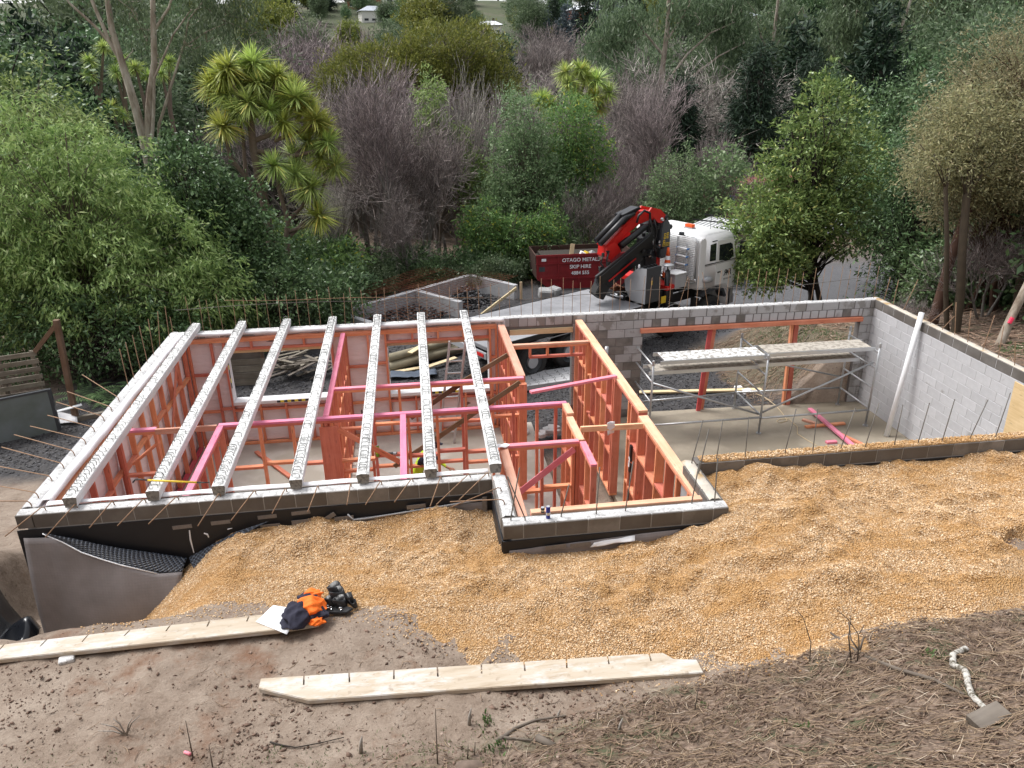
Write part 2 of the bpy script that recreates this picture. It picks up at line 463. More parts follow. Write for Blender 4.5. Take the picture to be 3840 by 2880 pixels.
def soil_mat():
    """Ground: colour zones follow real ground cover (soil, driveway stone, litter, distant grass), from a vertex mask; its alpha paints sky reflection on the right driveway."""
    t = NT('ground'); geo = t.n('NewGeometry'); P = geo.outputs['Position']
    a = t.noise(P, 0.8, 6, 0.6); b = t.noise(P, 6, 6, 0.7); c3 = t.noise(P, 30, 4, 0.7)
    f = t.math('ADD', t.math('MULTIPLY', a, 0.45), t.math('ADD', t.math('MULTIPLY', b, 0.35), t.math('MULTIPLY', c3, 0.2)))
    soil = t.ramp(f, [(0.34, (0.095, 0.064, 0.044)), (0.47, (0.215, 0.163, 0.124)), (0.60, (0.300, 0.242, 0.192))])
    soil = t.mix(t.ramp(t.noise(P, 1.1, 5, 0.7), [(0.56, (0, 0, 0)), (0.70, (1, 1, 1))]), soil, (0.165, 0.088, 0.052))
    soil = t.mix(t.ramp(t.noise(P, 17, 4, 0.7), [(0.62, (0, 0, 0)), (0.70, (1, 1, 1))]), soil, (0.055, 0.036, 0.026))
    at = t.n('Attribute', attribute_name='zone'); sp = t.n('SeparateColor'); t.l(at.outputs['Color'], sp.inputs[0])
    vo = t.n('TexVoronoi', Scale=26.0); t.l(P, vo.inputs['Vector'])
    stone = t.ramp(vo.outputs['Color'], [(0.1, (0.014, 0.013, 0.014)), (0.6, (0.038, 0.037, 0.041)), (0.95, (0.115, 0.115, 0.125))])
    stone = t.mix(t.ramp(b, [(0.35, (0, 0, 0)), (0.65, (1, 1, 1))]), stone, t.mix(c3, (0.026, 0.023, 0.022), (0.095, 0.09, 0.09)))
    lit = t.ramp(t.noise(P, 14, 6, 0.75), [(0.35, (0.052, 0.033, 0.023)), (0.52, (0.165, 0.115, 0.083)), (0.70, (0.32, 0.24, 0.18))])
    lit = t.mix(t.ramp(t.noise(P, 2.6, 5), [(0.54, (0, 0, 0)), (0.66, (1, 1, 1))]), lit, (0.075, 0.080, 0.038))
    grass = t.ramp(t.noise(P, 0.05, 6, 0.7), [(0.35, (0.040, 0.045, 0.022)), (0.5, (0.060, 0.075, 0.030)), (0.65, (0.095, 0.083, 0.055))])
    pale = t.mix(b, (0.085, 0.085, 0.093), (0.15, 0.15, 0.16)); stone = t.mix(at.outputs['Alpha'], stone, pale); c = t.mix(sp.outputs[0], soil, stone); c = t.mix(sp.outputs[1], c, lit); c = t.mix(sp.outputs[2], c, grass)  # pale: sky reflection on the right part of the driveway, put into the colour
    t.col(c); t.rough(0.92)
    h = t.math('ADD', t.math('MULTIPLY', b, 0.6), t.math('MULTIPLY', c3, 0.4)); t.bump(h, 0.75, 0.05); return t.m
M['ground'] = soil_mat()


def chip_mat(name, isl):
    t = NT(name); geo = t.n('NewGeometry'); P = geo.outputs['Position']
    stops = [(0.04, (0.33, 0.175, 0.070)), (0.22, (0.55, 0.335, 0.155)), (0.6, (0.68, 0.465, 0.255)), (0.93, (0.80, 0.65, 0.47))]
    if isl:
        c = t.ramp(geo.outputs['Random Per Island'], stops)
    else:
        vo = t.n('TexVoronoi', Scale=62.0); t.l(P, vo.inputs['Vector']); c = t.ramp(vo.outputs['Color'], stops)
        t.bump(vo.outputs['Distance'], 1.0, 0.03); c = t.mix(1.0, c, (0.78, 0.72, 0.66), 'MULTIPLY')  # bed multiplied darker: shade between the stones put into its colour
    mpw = t.n('Mapping'); mpw.inputs['Scale'].default_value = (1.3, 2.6, 1.3); t.l(P, mpw.inputs[0]); wet = t.noise(mpw.outputs[0], 1.0, 5, 0.65)
    c = t.mix(t.ramp(wet, [(0.46, (0, 0, 0)), (0.60, (0.7, 0.7, 0.7))]), c, (0.49, 0.265, 0.085))
    t.col(c); t.rough(0.75); return t.m
M['chip_bed'] = chip_mat('gravel_bed', False)
M['chip'] = chip_mat('gravel_stone', True)


def leaf(name, c0, c1, c2=None, trans=0.38, rough=0.45, ov=0.12):
    t = NT(name); geo = t.n('NewGeometry')
    stops = [(0.0, c0), (0.75, c1)] + ([(0.93, c1), (0.97, c2)] if c2 else [])
    c = t.ramp(geo.outputs['Random Per Island'], stops)
    c = t.hsv(c, t.orand(), ov, 0.012)
    t.col(c); t.rough(rough); t.b.inputs['Specular IOR Level'].default_value = 0.35
    tr = t.n('BsdfTranslucent'); t.l(c, tr.inputs['Color']); mx = t.n('MixShader'); mx.inputs[0].default_value = trans
    t.l(t.b.outputs[0], mx.inputs[1]); t.l(tr.outputs[0], mx.inputs[2]); t.l(mx.outputs[0], t.out.inputs['Surface'])
    return t.m


M['lf_pale'] = leaf('leaf_pale', (0.101, 0.179, 0.050), (0.378, 0.495, 0.176), (0.553, 0.635, 0.324))
M['lf_dark'] = leaf('leaf_dark', (0.049, 0.090, 0.040), (0.144, 0.241, 0.101), (0.284, 0.389, 0.191), 0.15, 0.35)
M['lf_mid'] = leaf('leaf_mid', (0.069, 0.137, 0.044), (0.212, 0.323, 0.101), (0.416, 0.394, 0.067))
M['lf_grey'] = leaf('leaf_grey', (0.085, 0.145, 0.067), (0.260, 0.355, 0.174), (0.437, 0.518, 0.327))
M['lf_gum'] = leaf('leaf_gum', (0.047, 0.077, 0.037), (0.160, 0.218, 0.114), (0.289, 0.344, 0.218))
M['lf_olive'] = leaf('leaf_olive', (0.079, 0.106, 0.023), (0.248, 0.271, 0.060), (0.378, 0.354, 0.095))
M['lf_feather'] = leaf('leaf_feather', (0.123, 0.127, 0.066), (0.405, 0.382, 0.205), (0.515, 0.412, 0.256))
M['lf_conifer'] = leaf('leaf_conifer', (0.008, 0.021, 0.012), (0.029, 0.058, 0.029), (0.052, 0.091, 0.039), 0.05, 0.6)
M['lf_blue'] = leaf('leaf_blue_conifer', (0.055, 0.080, 0.092), (0.12, 0.155, 0.17), None, 0.05, 0.6)
M['lf_rhodo'] = leaf('leaf_glossy', (0.086, 0.155, 0.045), (0.296, 0.409, 0.135), (0.572, 0.595, 0.198), 0.2, 0.3)
M['lf_cab'] = leaf('cabbage_blade', (0.221, 0.305, 0.095), (0.606, 0.725, 0.236), (0.900, 0.834, 0.279), 0.2, 0.4)
M['lf_cab2'] = leaf('cabbage_blade_yellow', (0.250, 0.301, 0.076), (0.596, 0.643, 0.169), (0.891, 0.709, 0.164), 0.2, 0.4)
M['lf_weed'] = leaf('weed_leaf', (0.045, 0.078, 0.023), (0.117, 0.183, 0.062), None, 0.25)
M['bark'] = simple('bark', (0.13, 0.106, 0.085), 0.9, 0, 0.45, 6)
M['bark_grey'] = simple('bark_grey', (0.17, 0.155, 0.14), 0.9, 0, 0.35, 6)
M['bark_dark'] = simple('bark_dark', (0.035, 0.028, 0.022), 0.9, 0, 0.4, 6)
M['bark_cab'] = simple('bark_cabbage', (0.17, 0.125, 0.095), 0.9, 0, 0.4, 10)
M['bark_moss'] = simple('bark_mossy', (0.051, 0.037, 0.022), 0.9, 0, 0.5, 5)
M['bark_red'] = simple('bark_reddish', (0.077, 0.038, 0.024), 0.9, 0, 0.4, 5)


def gum_bark():
    t = NT('gum_bark'); a = t.noise(t.coord((2, 2, 0.5)), 2.0, 5, 0.65)
    t.col(t.ramp(a, [(0.35, (0.17, 0.125, 0.09)), (0.5, (0.32, 0.27, 0.215)), (0.66, (0.48, 0.43, 0.37))])); t.rough(0.8); return t.m
M['bark_gum'] = gum_bark()


def twig(name, c0, c1):
    t = NT(name); geo = t.n('NewGeometry'); c = t.ramp(geo.outputs['Random Per Island'], [(0.0, tuple(v * 0.5 for v in c0)), (0.5, c1), (0.85, tuple(v * 1.7 for v in c1)), (0.98, tuple(v * 2.6 for v in c1))])
    t.col(t.hsv(c, t.orand(), 0.12)); t.rough(0.95); return t.m
M['twig'] = twig('bare_twig', (0.166, 0.140, 0.132), (0.209, 0.177, 0.167))
M['twig_purple'] = twig('bare_twig_purple', (0.164, 0.132, 0.132), (0.210, 0.171, 0.169))
M['twig_pale'] = twig('bare_twig_pale', (0.207, 0.192, 0.171), (0.259, 0.236, 0.212))
M['stick'] = leaf('litter_stick', (0.129, 0.081, 0.056), (0.386, 0.275, 0.192), (0.596, 0.490, 0.390), 0.0, 0.9, 0.0)
M['clod'] = leaf('soil_clod', (0.075, 0.046, 0.032), (0.24, 0.170, 0.125), (0.34, 0.27, 0.215), 0.0, 0.95, 0.0)


def white_bark():
    t = NT('lichen_bark'); a = t.noise(t.coord(), 16, 5, 0.7)
    t.col(t.ramp(a, [(0.42, (0.10, 0.085, 0.06)), (0.52, (0.42, 0.40, 0.36)), (0.7, (0.62, 0.60, 0.56))])); t.rough(0.85); return t.m
M['white_bark'] = white_bark()
# ------------------------------------------------------------------ ground
XL, XC, XE, XR = 0.0, 5.98, 8.83, 15.97          # block wall outer faces
YN, YP, YG, YF = 0.0, -1.14, 0.0, 7.12
ZT = 2.6


def far_h(x, y):
    base = np.interp(y, [18, 24, 34, 50, 75, 110, 160, 230, 330, 450, 700, 1500], [-0.1, -0.5, -2.2, -4.0, -4.8, -2.5, 4.5, 16, 30, 38, 46, 55])
    base = base * (1 - 0.75 * sstep(15, 21, x) * sstep(55, 38, y))
    roll = 2.2 * vnoise(x / 55.0, y / 55.0, 3) * sstep(60, 160, y) + 0.7 * vnoise(x / 14.0, y / 14.0, 5) * sstep(24, 50, y)
    side = -0.012 * np.clip(x, 0, 200) * sstep(60, 300, y)
    return base + roll + side


def in_house(x, y, m=0.1):
    a = (x > XL + m) & (x < XR - m) & (y > YN + m) & (y < YF - m)
    b = (x > XC + m) & (x < XE - m) & (y > YP + m) & (y < YN + 2 * m)
    return a | b


def G(x, y, rough=True):
    x = np.asarray(x, float); y = np.asarray(y, float)
    # near bench and the bank the photographer stands on
    near = 2.06 + 0.24 * sstep(8.0, 9.4, x) + 0.16 * sstep(-0.6, -2.2, y)
    yb = np.interp(x, [-3, 3, 6, 8.2, 10, 14], [3.95, 3.95, 3.75, 3.42, 3.30, 3.2])
    b = np.maximum(0, -y - yb)
    near = near + np.where(b > 0, 0.16 * (1 - np.exp(-b * 9)) * sstep(5, 8, x) + 0.34 * b + 0.10 * b * b, 0)
    near = near - 1.35 * sstep(2.8, 0.6, x) * sstep(-1.80, -1.30, y) * sstep(-1.2, -0.6, x)
    left = np.interp(y, [-2.2, 0.0, 2.0, 4.0, 6.2, 8], [2.22, 1.75, 1.1, 0.42, -0.04, -0.1])
    left = left - 1.0 * sstep(-0.85, -0.5, x) * sstep(1.8, 0.6, y) * sstep(-1.80, -1.30, y)
    right = np.interp(y, [-2, 2, 6, 9, 12, 16, 19], [2.35, 2.1, 1.55, 1.15, 0.6, 0.05, -0.1]) + 0.10 * np.clip(x - 16, 0, 12) * sstep(16, 6, y)
    back = np.where(y > 18, far_h(x, y), -0.1)
    wr = sstep(13.5, 15.6, x) * sstep(14.5, 10.5, y)
    wr2 = sstep(19.5, 23, x) * sstep(8.5, 13, y)          # driveway passes to the right behind the tree
    back = back * (1 - wr * (1 - wr2 * 0.9)) + right * wr * (1 - wr2 * 0.9)
    z = np.where(y < 0.1, near, back)
    z = np.where((x < 0.1) & (y < 7.0), np.where(y < -1.5, near, left), z)
    wl = sstep(-1.9, -1.2, y)
    z = np.where((x < 0.1) & (y < -1.2) & (y > -1.9), near * (1 - wl) + left * wl, z)
    z = np.where((x > 15.85) & (y < 7.2) & (y > 0.0), right, z)
    z = np.where((x > 15.85) & (y <= 0.0), right * sstep(15.8, 17.5, x) + near * (1 - sstep(15.8, 17.5, x)), z)
    if rough:
        k = np.where(z > 0.2, 1.0, 0.35)
        z = z + k * (0.030 * vnoise(x * 1.7, y * 1.7, 1) + 0.016 * vnoise(x * 6, y * 6, 2) + 0.008 * vnoise(x * 15, y * 15, 4))
        pit = sstep(1.2, 0.4, x) * sstep(-2.4, -1.7, y) * sstep(2.5, 1.2, y) * (x > -3)
        z = z + pit * (0.10 * vnoise(x * 2.6, y * 2.6, 13) + 0.06 * vnoise(x * 7, y * 7, 14))
        bench = sstep(-1.8, -2.3, y) * (y < 0)
        z = z + bench * (0.022 * vnoise(x * 3.1, y * 3.4, 15) + 0.014 * vnoise(x * 11, y * 11, 16))
        bk = sstep(0.0, 0.5, b)
        z = z + np.where(y < 0, bk * (0.05 * vnoise(x * 3, y * 3, 8) + 0.03 * vnoise(x * 9, y * 9, 9)), 0)
    return np.where(in_house(x, y), -0.16, z)


def Gz(x, y): return float(G(np.array([x]), np.array([y]))[0])


def lines(lo, hi, step, extra, far_lo, far_hi, growth=1.18, maxs=30):
    a = list(np.arange(lo, hi + 1e-6, step))
    s = step; v = hi
    while v < far_hi: s = min(s * growth, maxs); v += s; a.append(v)
    s = step; v = lo
    while v > far_lo: s = min(s * growth, maxs); v -= s; a.append(v)
    a = sorted(a + extra); out = [a[0]]
    for q in a[1:]:
        if q - out[-1] > 0.012: out.append(q)
    return np.array(out)


gx = lines(-4.5, 17.5, 0.11, [XL + 0.08, XL + 0.13, XC + 0.08, XC + 0.13, XE - 0.08, XE - 0.13, XR - 0.08, XR - 0.13], -700, 900)
gy = lines(-5.6, 10.0, 0.11, [YN + 0.08, YN + 0.13, YP + 0.08, YP + 0.13, YF - 0.08, YF - 0.13], -14, 1300)
GX, GY = np.meshgrid(gx, gy)
GZ = G(GX, GY)
nx, ny = len(gx), len(gy)
idx = np.arange(nx * ny).reshape(ny, nx)
F = np.stack([idx[:-1, :-1], idx[:-1, 1:], idx[1:, 1:], idx[1:, :-1]], -1).reshape(-1, 4)
_me = np_mesh('ground', np.stack([GX, GY, GZ], -1).reshape(-1, 3), F, True)
# cover zones: R driveway stone, G leaf litter, B distant grass, A stone paled by painted sky reflection
wob = 0.5 * vnoise(GX * 0.9, GY * 0.9, 11) + 0.25 * vnoise(GX * 3, GY * 3, 12)
zr = sstep(5.4, 6.3, GY + wob * 0.6) * sstep(21.5, 19.5, GY + wob) * sstep(-9, -6, GX) * (1 - sstep(13.3, 14.3, GX + wob) * sstep(13.0, 11.0, GY))
zr = np.maximum(zr, sstep(10.8, 12.2, GY + wob) * sstep(13, 14, GX) * sstep(26, 23, GY + wob) * sstep(60, 40, GX))
ybz = np.interp(GX, [-3, 3, 6, 8.2, 10, 14], [4.15, 4.1, 3.75, 3.42, 3.3, 3.2])
zg = sstep(-0.05, 0.4, -GY - ybz + wob * 0.35) * sstep(0.5, 3.5, GX + 0.5 * wob)
zg = np.maximum(zg, sstep(15.95, 16.3, GX) * sstep(12.5, 11, GY + wob))
zg = np.maximum(zg, sstep(13.0, 13.8, GX + wob) * sstep(7.2, 7.5, GY) * sstep(12.0, 11.0, GY + wob))
zg = np.maximum(zg, sstep(20.0, 22.5, GY) * sstep(160, 90, GY))
zg = np.maximum(zg, sstep(-3.5, -5, GX) * sstep(9, 11, GY) * (GY < 30))
zb = sstep(90, 150, GY)
zb = np.maximum(zb, 0.45 * sstep(13.2, 14.0, GX + wob) * sstep(7.3, 7.8, GY) * sstep(12.0, 10.5, GY) * sstep(17.5, 16.2, GX))
zg = zg * (1 - zb); zr = zr * (1 - zb)
ca = _me.color_attributes.new('zone', 'FLOAT_COLOR', 'POINT')
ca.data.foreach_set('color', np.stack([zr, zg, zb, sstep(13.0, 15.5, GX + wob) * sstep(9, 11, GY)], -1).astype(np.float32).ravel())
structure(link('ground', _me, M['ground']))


# golden gravel backfill: a bed that thins out into the soil at its edges
def gravel_t(x, y):
    yl = np.interp(x, [0.6, 1.7, 2.25, 3.1, 4.2, 5.0, 5.6, 6.2, 7.8, 9.5, 11, 14, 18], [-1.0, -1.50, -1.42, -1.55, -1.78, -2.16, -2.70, -3.0, -3.42, -3.36, -3.34, -3.3, -3.2])
    d = (y - yl) + 0.16 * vnoise(x * 1.3, y * 1.3, 21) + 0.09 * vnoise(x * 4, y * 4, 22)
    dl = (x - 0.55 - 0.38 * np.clip(-y, 0, 2)) + 0.15 * vnoise(x * 2, y * 2, 23)
    d = np.minimum(d, dl * 0.8)
    hole = 0.5 - np.hypot((x - 12.0) / 0.75, (y + 2.25) / 0.28) + 0.25 * vnoise(x * 3, y * 3, 31)
    d = np.where(hole > 0, np.minimum(d, -hole), d)
    return np.clip(d * 0.12, -0.06, 0.09)


def gravel_z(x, y):
    t = gravel_t(x, y)
    dune = 0.040 * vnoise(x * 1.5 + 3, y * 1.9, 24) + 0.055 * vnoise(x * 3.3, y * 3.9, 25) - 0.042 * np.clip(vnoise(x * 5.2 + 9, y * 6.2, 28), 0, 1) + 0.034 * vnoise(x * 9, y * 9, 27)
    near_wall = np.where(x < 6.1, 0.10 * np.exp(-((x - 3.6) / 0.7) ** 2) + 0.13 * np.exp(-((x - 5.1) / 0.5) ** 2) - 0.07 * np.exp(-((x - 4.4) / 0.4) ** 2), 0) * sstep(-0.9, -0.1, y)
    gar = 0.10 * np.exp(-((x - 9.8) / 0.8) ** 2) * sstep(-1.2, -0.1, y)
    prot = 0.16 * sstep(7.2, 8.6, x) * np.exp(-((y + 1.2) / 0.6) ** 2) * (x < 10) - 0.08 * np.exp(-((x - 6.7) / 0.4) ** 2) * np.exp(-((y + 1.2) / 0.3) ** 2)
    body = t + (dune * (0.3 + 0.7 * sstep(1.8, 3.4, x)) + near_wall + gar + prot) * sstep(0.0, 0.08, t)
    return G(x, y, False) + np.where(t > 0.03, np.maximum(body, np.minimum(0.055, 0.03 + (t - 0.03))), body)


bx_ = lines(0.3, 16.5, 0.06, [], 0.2, 20, 1.1, 0.2); by_ = np.arange(-4.0, 0.07, 0.06)
BX, BY = np.meshgrid(bx_, by_); BZ = gravel_z(BX, BY)
inside = in_house(BX, BY, 0.06)
BZ = np.where(inside, -0.3, BZ)
idx = np.arange(BX.size).reshape(BX.shape)
F = np.stack([idx[:-1, :-1], idx[:-1, 1:], idx[1:, 1:], idx[1:, :-1]], -1).reshape(-1, 4)
keep = (~inside.reshape(-1)[F].any(1)) & (gravel_t(BX, BY).reshape(-1)[F].max(1) > -0.05)
_me = np_mesh('gravel_bed', np.stack([BX, BY, BZ], -1).reshape(-1, 3), F[keep], True)
_o = structure(link('gravel_bed', _me, M['chip_bed']))


def chips(name, X, Y, Z, size, mat, flat=0.55, seed=1):
    """small angular stones, one mesh: each a skewed octahedron"""
    r = np.random.default_rng(seed); n = len(X)
    base = np.array([[1, 0, 0], [0, 1, 0], [-1, 0, 0], [0, -1, 0], [0, 0, 1], [0, 0, -1]], float)
    fac = np.array([[0, 1, 4], [1, 2, 4], [2, 3, 4], [3, 0, 4], [1, 0, 5], [2, 1, 5], [3, 2, 5], [0, 3, 5]])
    s = size * r.uniform(0.5, 1.35, (n, 1, 1)); asp = np.stack([r.uniform(0.8, 1.5, n), r.uniform(0.5, 0.9, n), np.full(n, flat) * r.uniform(0.7, 1.3, n)], -1)[:, None, :]
    V = base[None] * asp * s * r.uniform(0.8, 1.2, (n, 6, 3))
    a = r.uniform(0, 6.283, n); c, q = np.cos(a), np.sin(a); tl = r.normal(0, 0.5, n); ct, st = np.cos(tl), np.sin(tl)
    x, y, z = V[..., 0], V[..., 1], V[..., 2]
    y, z = y * ct[:, None] - z * st[:, None], y * st[:, None] + z * ct[:, None]
    x, y = x * c[:, None] - y * q[:, None], x * q[:, None] + y * c[:, None]
    V = np.stack([x + X[:, None], y + Y[:, None], z + Z[:, None]], -1).reshape(-1, 3)
    Fc = (fac[None] + 6 * np.arange(n)[:, None, None]).reshape(-1, 3)
    return np_mesh(name, V, Fc)


n = 190000
X = RNG.uniform(0.4, 14.0, n); Y = -3.85 + 3.9 * RNG.random(n) ** 1.15
t = gravel_t(X, Y); ok = ((t > 0.004) | ((t > -0.055) & (RNG.random(n) < np.exp(t * 45) * 0.8))) & ~in_house(X, Y, -0.02)
# leave out what lies outside the picture
ok &= (X < 9.6 + (Y + 4) * 1.35)
X, Y = X[ok], Y[ok]
Z = np.maximum(gravel_z(X, Y), G(X, Y)) + 0.002
tag(link('gravel_stones', chips('gravel_stones', X, Y, Z, 0.0105, M['chip'], 0.6, 5), M['chip']), 'loose golden gravel stones spread over the backfill', 'gravel', kind='stuff')

# soil clods on the foreground bench
n = 24000
X = RNG.uniform(0.2, 8.5, n); Y = RNG.uniform(-4.6, -1.4, n)
dn = vnoise(X * 1.2, Y * 1.2, 41) + 0.6 * vnoise(X * 4, Y * 4, 42)
ok = (gravel_t(X, Y) < -0.01) & (RNG.random(n) < 0.15 + 0.9 * np.clip(dn + 0.5 * sstep(3.5, 1.5, X) * sstep(-2.7, -3.2, Y), 0, 1)) & (X > 0.4) & (Y < -1.85)
X, Y = X[ok], Y[ok]
sz = 0.0075 * (1 + 2.6 * RNG.random(len(X)) ** 6)
_m = chips('soil_clods', X, Y, G(X, Y) + 0.003, 1.0, M['clod'], 0.6, 6)
_v = np.empty(len(_m.vertices) * 3, np.float32); _m.vertices.foreach_get('co', _v); _v = _v.reshape(-1, 6, 3)
_c = np.stack([X, Y, G(X, Y) + 0.003], -1)[:, None, :]; _m.vertices.foreach_set('co', ((_v - _c) * sz[:, None, None] + _c).astype(np.float32).ravel())
tag(link('soil_clods', _m, M['clod']), 'brown crumbs and clods of soil on the foreground bench', 'soil', kind='stuff')

# driveway stones, coarse dark chips near the house
n = 26000
X = RNG.uniform(-5, 15, n); Y = RNG.uniform(6.2, 17.0, n)
ok = (~in_house(X, Y, -0.05)) & (Y < 13 + 0 * X) & ~((X > 13.4) & (Y < 12)) & ((X > -0.2) | (Y < 9.5))
X, Y = X[ok], Y[ok]
def dark_stone():
    t = NT('driveway_stone'); geo = t.n('NewGeometry')
    t.col(t.ramp(geo.outputs['Random Per Island'], [(0.1, (0.012, 0.011, 0.012)), (0.6, (0.040, 0.039, 0.043)), (0.95, (0.14, 0.14, 0.15))])); t.rough(0.6); return t.m
M['dstone'] = dark_stone()
tag(link('driveway_stones', chips('driveway_stones', X, Y, G(X, Y) + 0.006, 0.030, M['dstone'], 0.55, 9), M['dstone']), 'loose dark stones on the driveway behind the house', 'gravel', kind='stuff')

# floors
mb = MB(); mb.box((3.9, 3.56, -0.06), (7.5, 6.9, 0.12)); mb.box((7.4, -0.45, -0.061), (2.6, 1.1, 0.12)); structure(mb.build('house_floor', M['slab']))
mb = MB(); mb.prism([(8.72, 0.1), (15.9, 0.1), (15.9, 6.98), (15.45, 7.0), (10.25, 7.13), (10.25, 6.99), (8.72, 6.99)], 'z', -0.12, 0.006); structure(mb.build('garage_floor', M['slab_wet']))
# ------------------------------------------------------------------ concrete block walls
BL, BH, T = 0.4, 0.2, 0.2


def block_row(wall, axis, a0, a1, fixed, z, mat, off=0.0, bl=BL, skip=None, gap=0.010):
    """one course of blocks from a0 to a1 along axis; fixed = wall centre on the other axis"""
    a = a0 - off
    while a < a1 - 0.02:
        s, e = max(a, a0), min(a + bl, a1)
        a += bl
        if e - s < 0.06: continue
        if skip and skip((s + e) / 2, z): continue
        L = e - s - gap
        m = mat() if callable(mat) else mat
        jit = random.uniform(-0.0015, 0.0015)
        if axis == 'x': piece('block', (round(L, 3), T, BH - gap), ((s + e) / 2, fixed + jit, z + BH / 2), m, wall, bev=0.005)
        else: piece('block', (T, round(L, 3), BH - gap), (fixed + jit, (s + e) / 2, z + BH / 2), m, wall, bev=0.005)


def core(wall, boxes, mat, name='mortar'):
    mb = MB()
    for c, d in boxes: mb.box(c, d)
    return mb.build(name, mat, wall)


def grout(wall, axis, a0, a1, fixed, mat, w=0.15):
    """rough grout fill on top of a wall: a bumpy strip"""
    n = int((a1 - a0) / 0.05); m = 4
    A = np.linspace(a0, a1, n + 1); Bv = np.linspace(-w / 2, w / 2, m + 1)
    AA, BB = np.meshgrid(A, Bv); ZZ = ZT + 0.004 + 0.010 * (vnoise(AA * 9, BB * 20 + fixed * 7, 51) * 0.5 + 0.5) + 0.006 * vnoise(AA * 31, BB * 50, 52)
    ZZ[0] = ZT - 0.01; ZZ[-1] = ZT - 0.01
    P = np.stack([AA, BB + fixed, ZZ] if axis == 'x' else [BB + fixed, AA, ZZ], -1)
    i = np.arange(AA.size).reshape(AA.shape); Fq = np.stack([i[:-1, :-1], i[:-1, 1:], i[1:, 1:], i[1:, :-1]], -1).reshape(-1, 4)
    if axis == 'y': Fq = Fq[:, ::-1]
    return link('grout', np_mesh('grout', P.reshape(-1, 3) - np.array(ORG[wall.name]), Fq, True), mat, wall)


def rebar(wall, pts, r=0.0075, mat='rebar'):
    mb = MB(); mb.tube(pts, r, 5); return mb.build('rebar', M[mat], wall, True)


def bent(wall, a, b, z=2.6, base=None, tipz=0.0):
    """starter bar that leaves the wall top and is bent over to b"""
    a = Vector((*a, 0)); b = Vector((*b, 0)); d = (b - a).normalized()
    s = Vector((a.x, a.y, 0)) - d * 0.02
    rebar(wall, [s + Vector((0, 0, z - 0.06)), s + Vector((0, 0, z + 0.03)), s + d * 0.015 + Vector((0, 0, z + 0.065)), s + d * 0.05 + Vector((0, 0, z + 0.082)), s + d * 0.1 + Vector((0, 0, z + 0.08)),
                 b + Vector((0, 0, z + 0.06 + tipz))])


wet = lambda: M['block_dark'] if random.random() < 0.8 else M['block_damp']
# near wall (living room side)
w = thing('block_wall', 'grey block wall with bent steel bars under the near ends of the concrete ribs', 'wall', (0, 0, 0))
core(w, [((3.1, 0.1, 1.19), (5.76, 0.19, 2.79))], M['mortar'])
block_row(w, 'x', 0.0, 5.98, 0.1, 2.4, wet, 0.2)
grout(w, 'x', 0.02, 5.97, 0.09, M['grout'], 0.165)
for a, b in [((0.34, 0.05), (0.16, -0.56)), ((0.72, 0.05), (0.64, -0.65)), ((1.16, 0.05), (1.08, -0.52)), ((1.54, 0.05), (1.40, -0.52)), ((1.94, 0.05), (1.76, -0.54)), ((2.46, 0.05), (2.36, -0.67)), ((2.90, 0.05), (2.73, -0.61)), ((3.29, 0.05), (3.20, -0.52)), ((3.70, 0.05), (3.63, -0.55)), ((4.12, 0.05), (4.10, -0.46)), ((4.51, 0.05), (4.33, -0.49)), ((4.92, 0.06), (4.69, -0.48)), ((5.30, 0.06), (5.13, -0.65)), ((5.68, 0.06), (5.21, -0.62)), ((5.93, 0.06), (5.50, -0.55))]:
    bent(w, a, b)
# left wall
w = thing('block_wall', 'pale block wall running along the left end with bars bent outward', 'wall', (0, 3.6, 0))
core(w, [((0.1, 3.55, 1.19), (0.19, 6.7, 2.79))], M['mortar'])
block_row(w, 'y', 0.2, 7.12, 0.1, 2.4, M['block'], 0.0)
block_row(w, 'y', 0.2, 7.12, 0.1, 2.2, M['block'], 0.2)
grout(w, 'y', 0.18, 7.1, 0.09, M['grout'], 0.165)
for a, b in [((0.12, 3.50), (-0.88, 4.72)), ((0.13, 3.11), (-0.84, 3.94)), ((0.13, 2.75), (-0.84, 3.50)), ((0.12, 2.36), (-0.77, 2.97)), ((0.14, 1.95), (-0.87, 2.59)), ((0.12, 1.58), (-0.98, 2.31)), ((0.12, 1.20), (-0.97, 1.90)), ((0.10, 0.85), (-0.87, 1.35)), ((0.11, 0.41), (-0.50, 0.72)), ((0.11, 0.2), (-0.42, 0.32))]:
    bent(w, a, b)
for a, b in [((0.06, 4.18), (0.05, 4.18, 3.29)), ((0.06, 4.50), (0.05, 4.50, 3.30)), ((0.06, 4.88), (0.05, 4.88, 3.30)), ((0.05, 5.32), (0.04, 5.32, 3.33)), ((0.06, 5.70), (0.09, 5.70, 3.34)), ((0.06, 6.12), (0.15, 6.12, 3.36)), ((0.06, 6.78), (0.09, 6.78, 3.26)), ((0.06, 7.06), (0.06, 7.06, 2.95))]:
    rebar(w, [(a[0], a[1], 2.5), (a[0], a[1], 2.62), b])
